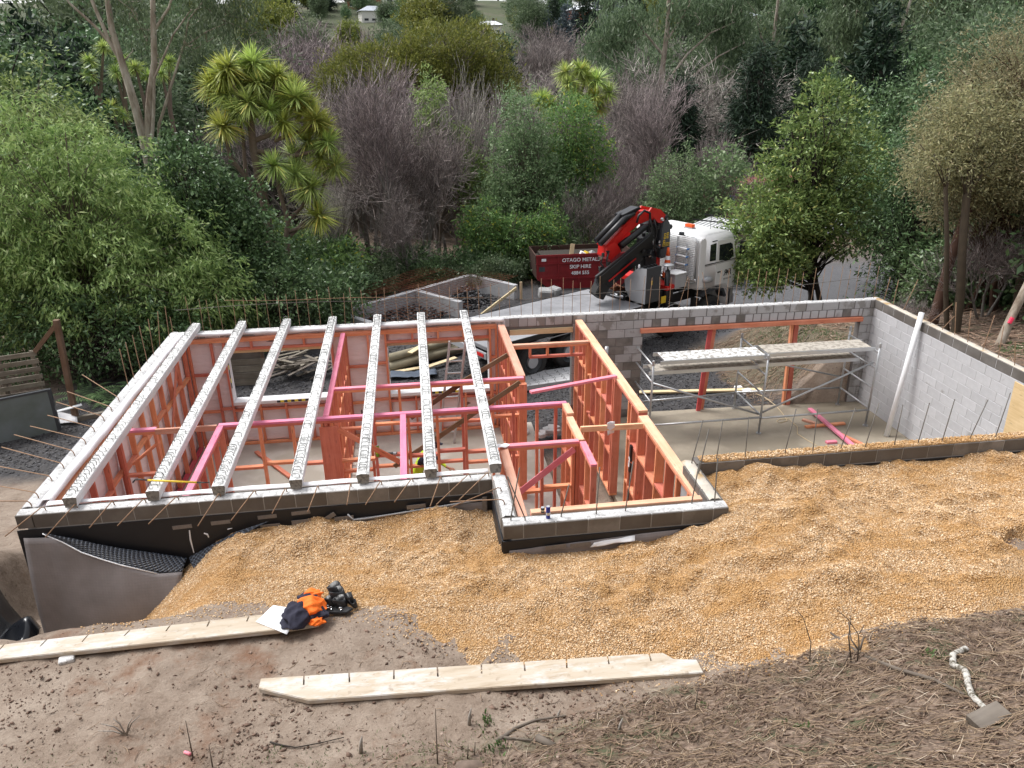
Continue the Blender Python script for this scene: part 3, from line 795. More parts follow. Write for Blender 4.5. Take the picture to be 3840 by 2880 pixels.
# far wall: openings for two windows, a doorway and the garage
w = thing('block_wall', 'long block wall at the back with window, door and garage openings', 'wall', (8, 7.02, 0))
yc = YF - 0.1
W1, W2 = (1.10, 3.27, 1.02, 2.22), (4.46, 6.68, 1.00, 2.20)
cz = lambda x0, x1, z0, z1: (((x0 + x1) / 2, yc, (z0 + z1) / 2), (x1 - x0, 0.188, z1 - z0))
core(w, [cz(0.21, W1[0], -0.15, 2.59), cz(W1[0], W1[1], -0.15, W1[2]), cz(W1[0], W1[1], W1[3], 2.59), cz(W1[1], W2[0], -0.15, 2.59), cz(W2[0], W2[1], -0.15, W2[2]),
         cz(W2[0], W2[1], W2[3], 2.59), cz(W2[1], 7.15, -0.15, 2.59), cz(8.57, 8.72, -0.15, 2.19), cz(8.57, 10.2, 2.19, 2.59), cz(8.72, 10.2, -0.15, 2.19), cz(10.2, 15.48, 2.21, 2.59), cz(15.48, 15.96, -0.15, 2.59), cz(7.15, 8.57, 2.33, 2.59)], M['mortar_dark'])
block_row(w, 'x', 0.21, 7.15, yc, 2.4, M['block'], 0.0)
block_row(w, 'x', 7.15, 8.57, yc, 2.39, lambda: M['block_wet'], 0.0, 0.2)
for k in range(13):
    z = k * 0.2
    if k < 11:
        block_row(w, 'x', 8.57, 10.2, yc, z, lambda: M['block_damp'] if random.random() < 0.3 else M['block_wet'], 0.2 * (k % 2))
        block_row(w, 'x', 15.48, 15.77, yc, z, M['block_wet'], 0.2 * (k % 2))
    elif k == 11:
        block_row(w, 'x', 8.57, 10.2, yc, z, M['block_wet'], 0.2); block_row(w, 'x', 10.2, 15.5, yc, z + 0.01, lambda: M['block'] if random.random() < 0.72 else M['block_damp'], 0.0, 0.2, None, 0.024)
        block_row(w, 'x', 15.5, 15.77, yc, z, M['block_wet'])
    else:
        block_row(w, 'x', 8.57, 15.77, yc, z, lambda: M['block_wet'], 0.1, BL, None, 0.022)
grout(w, 'x', 0.05, 15.9, yc + 0.01, M['grout'], 0.16)
mb = MB()
for k in range(70):
    x = 0.42 + k * 0.226 + random.uniform(-0.04, 0.04)
    if x > 15.9: break
    lean = random.uniform(-0.03, 0.03); h = random.uniform(0.68, 0.86)
    if k in (47, 50): lean = 0.16 if k == 47 else -0.2
    rebar(w, [(x, yc + 0.02, 2.5), (x, yc + 0.02, 2.63), (x + lean, yc + 0.01, 2.6 + h)], 0.0058)
rebar(w, [(0.2 + 0.66 * k, yc + 0.012, 2.6 + 0.50 + 0.05 * math.sin(k * 0.5) - 0.09 * (k > 10) + max(0, k - 20) * 0.05) for k in range(25)], 0.006, 'rebar_grey')
rebar(w, [(1.2 + 0.6 * k, yc + 0.03, 2.6 + 0.66 - 0.02 * k - 0.02 * math.sin(k)) for k in range(10)], 0.006)
# right wall of the garage
w = thing('block_wall', 'tall pale block wall at the right end of the garage', 'wall', (15.87, 3.6, 0))
xc = XR - 0.1
core(w, [((xc, 3.5, 1.22), (0.188, 6.6, 2.73))], M['mortar_pale'])
for k in range(13):
    mat = M['block_dark'] if k == 12 else M['block']
    block_row(w, 'y', 0.2, 7.12, xc, k * 0.2, mat, 0.2 * (k % 2))
grout(w, 'y', 0.2, 7.1, xc, M['grout_brown'], 0.17)
for a, b in [((15.9, 6.80), (15.95, 6.80, 3.17)), ((15.9, 6.45), (15.92, 6.45, 3.19)), ((15.9, 6.05), (16.1, 6.05, 3.30)), ((15.88, 5.09), (16.30, 5.09, 3.02)), ((15.84, 4.66), (16.05, 4.66, 2.90)), ((15.88, 4.33), (15.75, 4.33, 3.30)), ((15.84, 3.90), (15.76, 3.90, 3.26)), ((15.85, 3.48), (15.92, 3.48, 3.29)), ((15.83, 3.05), (15.78, 3.05, 3.24)), ((15.83, 2.64), (15.72, 2.64, 3.07)), ((15.83, 2.2), (15.8, 2.2, 3.2)), ((15.83, 1.8), (15.86, 1.8, 3.2))]:
    rebar(w, [(a[0], a[1], 2.5), (a[0], a[1], 2.63), b])
# garage near wall
w = thing('block_wall', 'low grey block wall with gravel along its top in front of the garage', 'wall', (12.3, 0.1, 0))
core(w, [((12.4, 0.1, 1.19), (6.9, 0.19, 2.79))], M['mortar'])
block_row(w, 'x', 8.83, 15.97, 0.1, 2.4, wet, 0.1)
for a, b in [((9.15, 0.08), (9.18, 0.08, 3.21)), ((9.57, 0.08), (9.55, 0.08, 3.23)), ((10.16, 0.08), (10.23, 0.08, 3.30)), ((10.58, 0.08), (10.55, 0.08, 3.27)), ((11.02, 0.10), (11.13, 0.10, 3.24)), ((11.38, 0.08), (11.46, 0.08, 3.30)), ((11.83, 0.08), (11.83, 0.08, 3.25)), ((12.20, 0.08), (12.24, 0.08, 3.25)), ((12.58, 0.08), (12.62, 0.08, 3.28)), ((13.02, 0.08), (13.15, 0.08, 3.24)), ((13.43, 0.08), (13.48, 0.08, 3.32))]:
    rebar(w, [(a[0], a[1], 2.5), (a[0], a[1], 2.64), b], 0.0075, 'rebar_grey')
n = 5200
X = RNG.uniform(8.9, 15.6, n); Y = RNG.uniform(0.03, 0.19, n)
_c = link('gravel', chips('wall_gravel', X, Y, np.full(n, 2.606) + RNG.uniform(0, 0.012, n), 0.014, M['chip'], 0.6, 15), M['chip'], w); _c.location = -ORG[w.name]; _c['kind'] = 'stuff'
mb = MB(); mb.box((12.4, 0.1, 2.5985), (6.9, 0.17, 0.014)); mb.build('grout', M['chip_bed'], w)
# projecting bay walls
w = thing('block_wall', 'low block wall of the projecting bay with a drink can on it', 'wall', (7.4, -1.04, 0))
core(w, [((7.405, YP + 0.1, 1.19), (2.64, 0.19, 2.79))], M['mortar'])
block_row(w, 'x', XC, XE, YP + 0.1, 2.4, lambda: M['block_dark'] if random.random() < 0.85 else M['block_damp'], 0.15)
grout(w, 'x', XC + 0.01, XE - 0.01, YP + 0.1, M['grout'], 0.175)
for a, b in [((6.09, -1.04), (6.20, -1.04, 3.33)), ((6.26, -1.07), (6.05, -1.07, 3.24)), ((6.71, -1.05), (6.80, -1.05, 3.06)), ((7.15, -1.05), (7.17, -1.05, 3.26)), ((7.52, -1.05), (7.58, -1.05, 3.30)), ((8.39, -1.0), (8.44, -1.0, 3.21)), ((8.69, -1.0), (8.67, -1.0, 3.23))]:
    rebar(w, [(a[0], a[1], 2.5), (a[0], a[1], 2.64), b], 0.0085, 'rebar_grey')
w = thing('block_wall', 'short block return wall on the left of the projecting bay', 'wall', (6.08, -0.45, 0))
core(w, [((XC + 0.1, -0.47, 1.19), (0.19, 0.93, 2.79))], M['mortar'])
block_row(w, 'y', -0.94, -0.01, XC + 0.1, 2.4, M['block_damp'], 0.1)
grout(w, 'y', -0.93, 0.1, XC + 0.1, M['grout'], 0.17)
for a, b in [((6.04, -0.35), (5.38, -0.71)), ((6.04, -0.66), (5.38, -0.58))]: bent(w, a, b)
w = thing('block_wall', 'short block return wall on the right of the projecting bay beside the gravel', 'wall', (8.73, -0.45, 0))
core(w, [((XE - 0.1, -0.46, 1.19), (0.19, 0.92, 2.79))], M['mortar'])
block_row(w, 'y', -0.94, -0.01, XE - 0.1, 2.4, M['block_dark'], 0.1)
grout(w, 'y', -0.93, 0.1, XE - 0.1, M['grout_brown'], 0.17)
for a, b in [((8.76, 0.0), (8.86, 0.0, 3.26)), ((8.75, -0.29), (8.83, -0.29, 3.27))]:
    rebar(w, [(a[0], a[1], 2.5), (a[0], a[1], 2.64), b], 0.0085, 'rebar_grey')

# black tanking on the outer faces, drainage sheet against it
def sheet(name, P, mat, parent=None, thick=0.004, smooth=True):
    """grid of points P (rows x cols x 3) as a thin solid sheet"""
    P = np.asarray(P, float); r, c, _ = P.shape
    du = np.gradient(P, axis=1); dv = np.gradient(P, axis=0); N = np.cross(du, dv); N /= np.linalg.norm(N, axis=2, keepdims=True) + 1e-9
    Q = P - N * thick; V = np.concatenate([P.reshape(-1, 3), Q.reshape(-1, 3)]); i = np.arange(r * c).reshape(r, c); k = r * c
    Fq = [np.stack([i[:-1, :-1], i[:-1, 1:], i[1:, 1:], i[1:, :-1]], -1).reshape(-1, 4)]
    Fq.append(Fq[0][:, ::-1] + k)
    for e in (i[0], i[-1][::-1], i[:, 0][::-1], i[:, -1]):
        Fq.append(np.stack([e[1:], e[:-1], e[:-1] + k, e[1:] + k], -1))
    org = np.array(ORG[parent.name]) if parent else 0
    me = np_mesh(name, V - org, np.concatenate(Fq), smooth)
    su = np.concatenate([[0], np.cumsum(np.linalg.norm(np.diff(P, axis=1), axis=2).mean(0))]); sv = np.concatenate([np.zeros((1, c)), np.cumsum(np.linalg.norm(np.diff(P, axis=0), axis=2), 0)], 0)
    uv = np.stack([np.broadcast_to(su[None, :], (r, c)), sv], -1).reshape(-1, 2); uv = np.concatenate([uv, uv]); li = np.empty(len(me.loops), np.int32); me.loops.foreach_get('vertex_index', li)
    me.uv_layers.new(name='UVMap').data.foreach_set('uv', uv[li].astype(np.float32).ravel())
    return link(name, me, mat, parent)


def flat_sheet(name, p00, p10, p01, p11, n, m, mat, parent=None, amp=0.0, nrm=(0, -1, 0), seed=0, thick=0.004):
    u = np.linspace(0, 1, n)[None, :, None]; v = np.linspace(0, 1, m)[:, None, None]
    P = (np.array(p00) * (1 - u) * (1 - v) + np.array(p10) * u * (1 - v) + np.array(p01) * (1 - u) * v + np.array(p11) * u * v)
    P = P + np.array(nrm) * (amp * vnoise(u[..., 0] * n * 0.35 + 0 * v[..., 0], v[..., 0] * m * 0.35 + 0 * u[..., 0], seed))[..., None]
    return sheet(name, P, mat, parent, thick)


tk = thing('tanking', 'black waterproof coating on the wall face below the top course', 'membrane', (3, -0.01, 0.8))
mb = MB(); mb.box((2.98, -0.008, 1.55), (5.98, 0.016, 1.68)); mb.build('coating', M['tank'], tk)
mb = MB(); mb.box((XC - 0.008, -0.58, 1.6), (0.016, 1.12, 1.58)); mb.build('coating', M['tank'], tk)
mb = MB(); mb.box((7.405, YP - 0.008, 1.6), (2.86, 0.016, 1.58)); mb.build('coating', M['tank'], tk)
for k, (x, z) in enumerate([(1.95, 2.26), (2.43, 2.28), (3.02, 2.31), (3.45, 2.33)]):
    piece('tape', (0.24, 0.004, 0.055), (x, -0.019, z), M['tape_g'], tk, (0, -0.04, 0), 0)
mb = MB(); mb.tube([(2.03, -0.019, 2.2), (2.02, -0.019, 2.05), (2.03, -0.019, 1.85)], [0.008, 0.011, 0.006], 5); mb.build('splash', M['paper'], tk)
mb = MB(); mb.tube([(2.2, -0.019, 2.14), (2.24, -0.019, 2.12), (2.25, -0.019, 2.07)], [0.010, 0.012, 0.007], 5); mb.build('splash', M['paper'], tk)
mb = MB(); mb.tube([(2.50, -0.019, 2.17), (2.56, -0.019, 2.18)], [0.008, 0.005], 5)
mb.build('splash', M['paper'], tk)
tk2 = thing('tanking', 'black waterproof coating along the garage wall above the gravel', 'membrane', (12, -0.01, 2.0))
mb = MB(); mb.box((12.4, -0.008, 1.6), (7.1, 0.016, 1.58)); mb.build('coating', M['tank'], tk2)

# big loose sheet at the left corner, sagging, with its studded underside folded over
ds = thing('drainage_sheet', 'grey drainage sheet sagging off the wall at the left corner with studded black fold', 'sheet', (0.9, -0.3, 0.8))
T1 = np.array([(0.41, 2.35), (0.69, 2.25), (0.93, 2.15), (1.19, 2.06), (1.47, 1.98), (1.74, 1.90), (1.96, 1.83)]); E1 = np.array([(0.31, 2.36), (0.53, 2.24), (0.74, 2.10), (0.97, 2.00), (1.21, 1.91), (1.62, 1.76), (1.93, 1.75)]); T2 = np.array([(1.98, 1.84), (2.28, 2.00), (2.63, 2.17), (3.05, 2.29)]); E2 = np.array([(2.07, 1.77), (2.25, 1.82), (2.47, 1.99), (2.89, 2.23)])
def along(Q, u): k = np.linspace(0, 1, len(Q)); return np.interp(u, k, Q[:, 0]), np.interp(u, k, Q[:, 1])
nU, nV = 32, 22
P = np.zeros((nV, nU, 3)); edge = np.array([(0.06, 2.30), (0.40, 2.29)] + [tuple(q) for q in E1[1:]])
for i, u in enumerate(np.linspace(0, 1, nU)):
    x0, z0 = along(edge, u); x1 = -0.03 + 1.75 * u; z1 = 0.45 + 0.2 * u
    for j, v in enumerate(np.linspace(0, 1, nV)):
        y = -np.interp(u, [0, 0.14, 0.29, 0.43, 0.57, 0.71, 0.86, 1], [.05, .06, .11, .16, .2, .24, .27, .27]) * (1 - v) - v * (0.10 + 0.38 * u) - 0.12 * math.sin(math.pi * v) * (0.3 + 0.7 * u) - 0.012 * math.sin(9 * u + 5 * v)
        P[nV - 1 - j, i] = (x0 * (1 - v) + x1 * v, y, z0 * (1 - v) + z1 * v)
sheet('fabric_face', P, M['dimple'], ds)
def band(Ta, Ea, ya, ys, bulge, nU, nV):
    Pf = np.zeros((nV, nU, 3))
    for i, u in enumerate(np.linspace(0, 1, nU)):
        (xa, za), (xb, zb) = along(Ta, u), along(Ea, u); yb = np.interp(u, np.linspace(0, 1, len(ys)), ys)
        for j, v in enumerate(np.linspace(0, 1, nV)):
            b = bulge * math.sin(math.pi * v)
            Pf[nV - 1 - j, i] = (xa * (1 - v) + xb * v, ya * (1 - v) + yb * v - b, za * (1 - v) + zb * v + b * 0.7)
    return Pf
Y1 = (-.07, -.11, -.16, -.2, -.24, -.27, -.27); Y2 = (-.26, -.24, -.2, -.12)
for Ta, Ea, nu, ys in ((T1, E1, 44, Y1), (T2, E2, 28, Y2)):
    Pf = band(Ta, Ea, -0.09, ys, 0.018, nu, 11)
    sheet('studded_fold', Pf, M['stud_black'], ds)
mb = MB(); mb.tube([(q[0], yy - 0.006, q[1]) for q, yy in zip(E1[:-1], Y1)], 0.009, 5); mb.build('edge_trim', M['paper'], ds, True)
ds2 = thing('drainage_sheet', 'grey drainage sheet taped to the wall behind the gravel heap', 'sheet', (4.4, -0.03, 1.9))
flat_sheet('fabric_face', (2.62, -0.035, 1.85), (5.9, -0.04, 1.85), (2.66, -0.030, 2.10), (5.9, -0.034, 2.29), 40, 8, M['dimple'], ds2, 0.012, seed=61)
mb = MB(); mb.tube([(4.05, -0.05, 2.27), (4.12, -0.07, 2.19), (4.25, -0.06, 2.185), (5.1, -0.055, 2.26), (5.88, -0.05, 2.335)], 0.012, 6); mb.build('edge_trim', M['ltgrey'], ds2, True)
for x, z, a in [(3.45, 2.22, 0), (3.05, 2.19, 0), (3.78, 2.24, 0.5), (4.0, 2.22, 0), (4.95, 2.31, 0), (5.86, 2.25, 1.5)]:
    piece('tape', (0.25, 0.005, 0.06), (x, -0.062, z), M['tape_g'], ds2, (0, -a - 0.04, 0), 0)
ds3 = thing('drainage_sheet', 'drainage sheet with torn white edge below the projecting bay wall', 'sheet', (7.0, -1.18, 2.0))
flat_sheet('fabric_face', (6.05, YP - 0.03, 1.9), (8.2, YP - 0.03, 1.95), (6.05, YP - 0.025, 2.26), (8.2, YP - 0.025, 2.36), 30, 5, M['dimple'], ds3, 0.012, seed=62)
flat_sheet('torn_edge', (7.05, YP - 0.05, 2.22), (7.6, YP - 0.09, 2.30), (7.1, YP - 0.03, 2.28), (7.62, YP - 0.04, 2.335), 10, 4, M['paper'], ds3, 0.02, seed=63, thick=0.002)
for x in (6.62, 6.93): piece('tape', (0.26, 0.005, 0.06), (x, YP - 0.045, 2.27), M['tape_g'], ds3, (0, -0.05, 0), 0)
ds4 = thing('drainage_sheet', 'plastic strip and grey sheet edge along the garage wall at the gravel', 'sheet', (12.4, -0.04, 2.1))
flat_sheet('fabric_face', (10.9, -0.05, 2.0), (15.9, -0.05, 2.0), (10.9, -0.035, 2.30), (15.9, -0.035, 2.30), 50, 5, M['dimple'], ds4, 0.015, seed=64)
mb = MB(); mb.tube([(10.2, -0.05, 2.39), (11.2, -0.06, 2.345), (12.4, -0.055, 2.335), (15.9, -0.05, 2.31)], 0.014, 6); mb.build('edge_trim', M['ltgrey'], ds4, True)
# crumpled black plastic in the pit
n = 30; A = np.linspace(-1.25, -0.06, n); Bv = np.linspace(-0.75, 0.55, n); AA, BB = np.meshgrid(A, Bv)
ZZ = G(AA, BB, False) + 0.20 + 0.13 * vnoise(AA * 3.5, BB * 3.5, 71) + 0.07 * vnoise(AA * 9, BB * 9, 72) - 0.4 * sstep(0.75, 1.05, np.hypot((AA + 0.65) / 0.6, (BB + 0.1) / 0.65))
tag(sheet('plastic_sheet', np.stack([AA, BB, ZZ], -1), simple('black_plastic', (0.015, 0.017, 0.022), 0.22), None, 0.004, False), 'crumpled black plastic sheet lying in the pit at the left corner', 'plastic sheet')
# ------------------------------------------------------------------ timber stud frames
SW = 0.045


def frame(label, p0, p1, zt=2.5, dep=0.09, top=('pink',), studs=None, step=0.55, nogs=(0.86, 1.72), openings=(), group=None, bottom=True, wide_top=None, skip_nog=()):
    p0 = Vector((*p0, 0)); p1 = Vector((*p1, 0)); d = (p1 - p0); L = d.length; d.normalize(); nrm = Vector((-d.y, d.x, 0))
    r = thing('stud_frame', label, 'timber frame', (p0 + p1) / 2, group)
    at = lambda s, z: p0 + d * s + Vector((0, 0, z))
    z = zt
    for k, m in enumerate(top):
        th = 0.045 if m != 'pink' else 0.040
        beam('top_plate', at(0, z - th / 2), at(L, z - th / 2), (wide_top or dep) + (0.004 if k == 0 else 0), th, M[m], r); z -= th + 0.001
    zs = z
    if studs is None:
        n = max(1, round(L / step)); studs = [SW / 2 + (L - SW) * i / n for i in range(n + 1)]
    z0 = 0.045 if bottom else 0.0
    if bottom:
        segs = []; s = 0.0
        for o in sorted(openings):
            if o[2] <= 0.05: segs.append((s, o[0])); s = o[1]
        segs.append((s, L))
        for a, b in segs:
            if b - a > 0.05: beam('bottom_plate', at(a, 0.024), at(b, 0.024), dep, SW, M['stud'], r)
    def clear(s): return not any(o[0] - 0.02 < s < o[1] + 0.02 for o in openings)
    allS = []
    for s in studs:
        if clear(s):
            beam('stud', at(s, z0), at(s, zs), SW, dep - 0.002, M['stud'], r, side=d); allS.append(s)
    for (a, b, lo, hi) in openings:
        for s in (a - SW / 2, b + SW / 2):
            beam('stud', at(s, z0), at(s, zs), SW, dep - 0.002, M['stud'], r, side=d); allS.append(s)
        if hi < zs - 0.05:
            beam('lintel', at(a, hi + 0.0225), at(b, hi + 0.0225), dep, SW, M['stud'], r)
            n = max(1, round((b - a) / 0.5))
            for i in range(1, n): s = a + (b - a) * i / n; beam('jack_stud', at(s, hi + 0.046), at(s, zs), SW, dep - 0.003, M['stud'], r, side=d)
        if lo > 0.1:
            beam('sill_trimmer', at(a, lo - 0.0225), at(b, lo - 0.0225), dep, SW, M['stud'], r)
            n = max(1, round((b - a) / 0.5))
            for i in range(1, n): s = a + (b - a) * i / n; beam('jack_stud', at(s, z0), at(s, lo - 0.046), SW, dep - 0.003, M['stud'], r, side=d)
    allS.sort()
    for i in range(len(allS) - 1):
        a, b = allS[i] + SW / 2, allS[i + 1] - SW / 2
        if b - a < 0.08: continue
        mid = (a + b) / 2
        for q, zn in enumerate(nogs):
            o = [o for o in openings if o[0] - 0.01 < mid < o[1] + 0.01]
            if o and o[0][2] - 0.05 < zn < o[0][3] + 0.05: continue
            zz = zn + (0.025 if i % 2 else -0.025)
            beam('nog', at(a, zz), at(b, zz), dep - 0.004, SW, M['stud'], r)
    return r


# lining frames round the living room
fl = frame('red-topped stud frame standing against the left block wall', (0.285, 0.34), (0.285, 6.80), top=('stud', 'stud'), step=0.60)
for ch in list(fl.children)[:1]: ch.data = box_mesh(6.46, 0.094, 0.045, M['red_prop'])
beam('brace', (0.36, 5.95, 2.3), (0.36, 4.1, 0.35), 0.022, 0.09, M['stud'], fl, side=(1, 0, 0))
ff = frame('stud frame with two window openings along the back wall', (0.34, 6.865), (6.86, 6.865), top=('stud', 'stud'), step=0.48,
           openings=[(W1[0] - 0.34, W1[1] - 0.34, W1[2] - 0.02, W1[3] - 0.0), (W2[0] - 0.34, W2[1] - 0.34, W2[2] - 0.02, W2[3])])
frame('stud frame hidden behind the near wall under the rib ends', (0.34, 0.29), (5.9, 0.29), top=('stud',), step=0.6)
# partitions
f = frame('short pink-topped partition frame joining the left wall frame', (0.34, 2.57), (0.95, 2.57), top=('pink', 'stud'), step=0.55)
beam('brace', (0.5, 2.57, 1.9), (0.95, 2.57, 2.25), 0.09, 0.04, M['stud'], f)
tag(beam('timber_spreader', (0.95, 2.52, 2.46), (1.88, 2.52, 2.46), 0.045, 0.09, M['pale_pine']), 'bare timber spreader bridging the doorway gap near the left frame', 'timber')
f2 = frame('long pink-topped partition frame crossing under the ribs', (1.9, 2.55), (7.52, 2.55), top=('pink', 'stud'),
           studs=[0.02, 0.62, 1.13, 1.60, 1.66, 1.76, 1.83, 2.42, 2.98, 3.45, 3.92, 4.72, 5.12, 5.44, 5.58], openings=[(2.80 - 1.05, 2.80 - 1.05 + 0.0, 0, 0)] if False else ())
beam('brace', (3.75, 2.49, 2.30), (4.7, 2.49, 1.62), 0.02, 0.09, M['stud'], f2, side=(0, 1, 0))
beam('panel', (3.60, 2.494, 0.05), (3.60, 2.494, 2.36), 0.30, 0.012, M['stud'], f2, side=(1, 0, 0))
f3 = frame('pink-topped partition frame behind the long one near the window', (3.60, 3.76), (6.98, 3.76), top=('pink', 'stud'), step=0.56)
frame('pink-topped frame running from the back wall toward the long partition', (3.56, 2.62), (3.56, 6.80), top=('pink', 'stud'), step=0.42)
frame('narrow pink-topped frame ending at the near wall, left of the doorway', (1.94, 0.36), (1.94, 2.49), top=('pink', 'stud'), step=0.42)
frame('narrow pink-topped frame ending at the near wall under the sixth rib', (4.80, 0.36), (4.80, 2.49), top=('pink', 'stud'), step=0.42)
f4 = frame('bare timber frame between living room and hall at the back', (6.95, 3.82), (6.95, 6.82), dep=0.14, top=('pale_pine', 'stud'), step=0.36)
for y in (3.7, 3.64): beam('stud', (6.95, y, 0), (6.95, y, 2.41), SW, 0.138, M['stud'], f4, side=(0, 1, 0))
f5 = frame('bare timber frame lining the left side of the projecting bay', (6.27, -0.86), (6.27, 1.09), dep=0.12, top=('pale_pine', 'stud'), step=0.45)
f6 = frame('short pink-topped frame with a diagonal brace in the projecting bay', (6.34, 1.15), (7.42, 1.15), top=('pink', 'stud'), studs=[0.02, 0.52, 1.0, 1.06], nogs=(1.70,))
beam('brace', (6.5, 1.09, 1.70), (7.34, 1.09, 2.38), 0.02, 0.10, M['pink'], f6, side=(0, 1, 0))
f7 = frame('hall frame with a stepped plate at the pink corner', (7.47, 0.37), (7.47, 1.10), top=('pink', 'stud'), step=0.36)
frame('bare-topped hall frame between the pink corner and the long partition', (7.47, 1.21), (7.47, 2.05), zt=2.47, dep=0.11, top=('pale_pine', 'stud'), step=0.4)
frame('very short bare-topped frame at the end of the long partition', (7.49, 2.08), (7.49, 2.48), zt=2.51, dep=0.11, top=('pale_pine', 'stud'), step=0.36)
f8 = frame('tall bare timber frame between hall and garage, back half', (8.69, 2.02), (8.69, 6.88), dep=0.15, top=('pale_pine', 'stud'), step=0.41, openings=[(0.62, 1.50, 0, 2.42)])
f9 = frame('tall bare timber frame between hall and garage, front half', (8.65, -0.86), (8.65, 1.90), zt=2.47, dep=0.15, top=('pale_pine', 'stud'), step=0.43)
frame('bare timber plate frame along the front of the projecting bay', (6.36, -0.88), (8.56, -0.88), zt=2.62, dep=0.09, top=('pale_pine', 'stud'), step=0.6)
# door head frame in the hall
dh = thing('door_head_frame', 'small bare timber door head spanning the hall in front of the doorway', 'timber frame', (7.8, 5.52, 2.2))
beam('top_plate', (7.03, 5.52, 2.465), (8.60, 5.52, 2.465), 0.095, 0.045, M['pale_pine'], dh); beam('top_plate', (7.03, 5.52, 2.419), (8.60, 5.52, 2.419), 0.09, 0.045, M['stud'], dh)
beam('bottom_plate', (7.36, 5.52, 2.20), (8.52, 5.52, 2.20), 0.09, 0.045, M['stud'], dh)
for x in (7.38, 7.74, 8.24, 8.50): beam('stud', (x, 5.52, 2.223), (x, 5.52, 2.396), SW, 0.088, M['stud'], dh, side=(1, 0, 0))
beam('stud', (8.57, 5.52, 0.0), (8.57, 5.52, 2.396), SW, 0.088, M['stud'], dh, side=(1, 0, 0))
# loose timbers lying across the frames
tag(beam('timber_brace', (6.98, 2.98, 2.53), (8.62, 3.46, 2.53), 0.09, 0.045, M['pink']), 'pink timber laid at an angle across the hall frames', 'timber')
tag(beam('timber_spreader', (7.55, 1.60, 2.45), (8.55, 1.57, 2.45), 0.045, 0.09, M['pale_pine']), 'bare timber spreader across the hall near the drink can', 'timber')
tag(beam('timber_brace', (6.86, 5.04, 2.46), (5.75, 5.0, 1.85), 0.03, 0.09, M['brown_wood'], side=(0, 1, 0)), 'brown diagonal brace fixed to the hall frame near the back window', 'timber')
tag(beam('timber_brace', (6.9, 3.66, 2.44), (4.55, 3.68, 0.9), 0.03, 0.09, M['brown_wood'], side=(0, 1, 0)), 'long brown diagonal brace across the pink partition by the window', 'timber')
tag(beam('timber_brace', (5.85, 3.82, 2.42), (4.9, 3.82, 1.80), 0.03, 0.09, M['brown_wood'], side=(0, 1, 0)), 'short brown diagonal brace behind the sixth rib', 'timber')
tag(beam('timber_offcut', (1.52, 6.36, 0.05), (2.40, 5.12, 0.05), 0.09, 0.045, M['stud']), 'timber offcut lying on the living room floor', 'timber')

# building wrap behind the lining frames, folded over the wall tops
wr = thing('building_wrap', 'pale building wrap stapled behind the frames and folded over the wall tops', 'wall wrap', (3, 6.9, 0))
def wsheet(p00, p10, p01, p11, nrm, seed): return flat_sheet('sheet', p00, p10, p01, p11, 26, 14, M['wrap'], wr, 0.012, nrm, seed, 0.002)
yw = 6.916
wsheet((0.22, yw, 0.02), (W1[0], yw, 0.02), (0.22, yw, 2.56), (W1[0], yw, 2.56), (0, 1, 0), 1)
wsheet((W1[0], yw, 0.02), (W1[1], yw, 0.02), (W1[0], yw, W1[2]), (W1[1], yw, W1[2]), (0, 1, 0), 2)
wsheet((W1[0], yw, W1[3]), (W1[1], yw, W1[3]), (W1[0], yw, 2.56), (W1[1], yw, 2.56), (0, 1, 0), 3)
wsheet((W1[1], yw, 0.02), (W2[0], yw, 0.02), (W1[1], yw, 2.56), (W2[0], yw, 2.56), (0, 1, 0), 4)
wsheet((W2[0], yw, 0.02), (W2[1], yw, 0.02), (W2[0], yw, W2[2]), (W2[1], yw, W2[2]), (0, 1, 0), 5)
wsheet((W2[0], yw, W2[3]), (W2[1], yw, W2[3]), (W2[0], yw, 2.56), (W2[1], yw, 2.56), (0, 1, 0), 6)
wsheet((W2[1], yw, 0.02), (7.05, yw, 0.02), (W2[1], yw, 2.56), (7.05, yw, 2.56), (0, 1, 0), 7)
wsheet((0.215, 6.9, 0.02), (0.215, 0.22, 0.02), (0.215, 6.9, 2.56), (0.215, 0.22, 2.56), (1, 0, 0), 8)
wsheet((5.95, 0.215, 0.02), (0.22, 0.215, 0.02), (5.95, 0.215, 2.56), (0.22, 0.215, 2.56), (0, 1, 0), 9)
def fold(axis, a0, a1, f0, f1, seed):
    n = int((a1 - a0) / 0.08); A = np.linspace(a0, a1, n)[None, :]; s = np.linspace(0, 1, 6)[:, None]
    B = f0 + (f1 - f0) * s + 0.010 * vnoise(A * 3 + 0 * s, s * 2, seed); Z = 2.612 + 0.012 * np.sin(s * 3.1) + 0.008 * vnoise(A * 5, s * 3, seed + 1) + 0 * A; Z[-1] -= 0.05
    A = A + 0 * s
    P = np.stack([A, B, Z] if axis == 'x' else [B, A, Z], -1)
    sheet('folded_edge', P, M['wrap_white'], wr, 0.003)
fold('y', 0.30, 6.86, 0.19, 0.315, 81); fold('x', 0.30, 5.95, 0.185, 0.30, 83); fold('x', 0.22, 7.02, yc - 0.095, yc - 0.20, 85)
tag(flat_sheet('paper_scrap', (6.14, 0.98, 2.53), (6.36, 1.04, 2.54), (6.12, 1.12, 2.545), (6.34, 1.16, 2.535), 8, 6, M['paper'], None, 0.03, (0, 0, 1), 90), 'scrap of white wrap on the plate beside the last rib', 'paper')
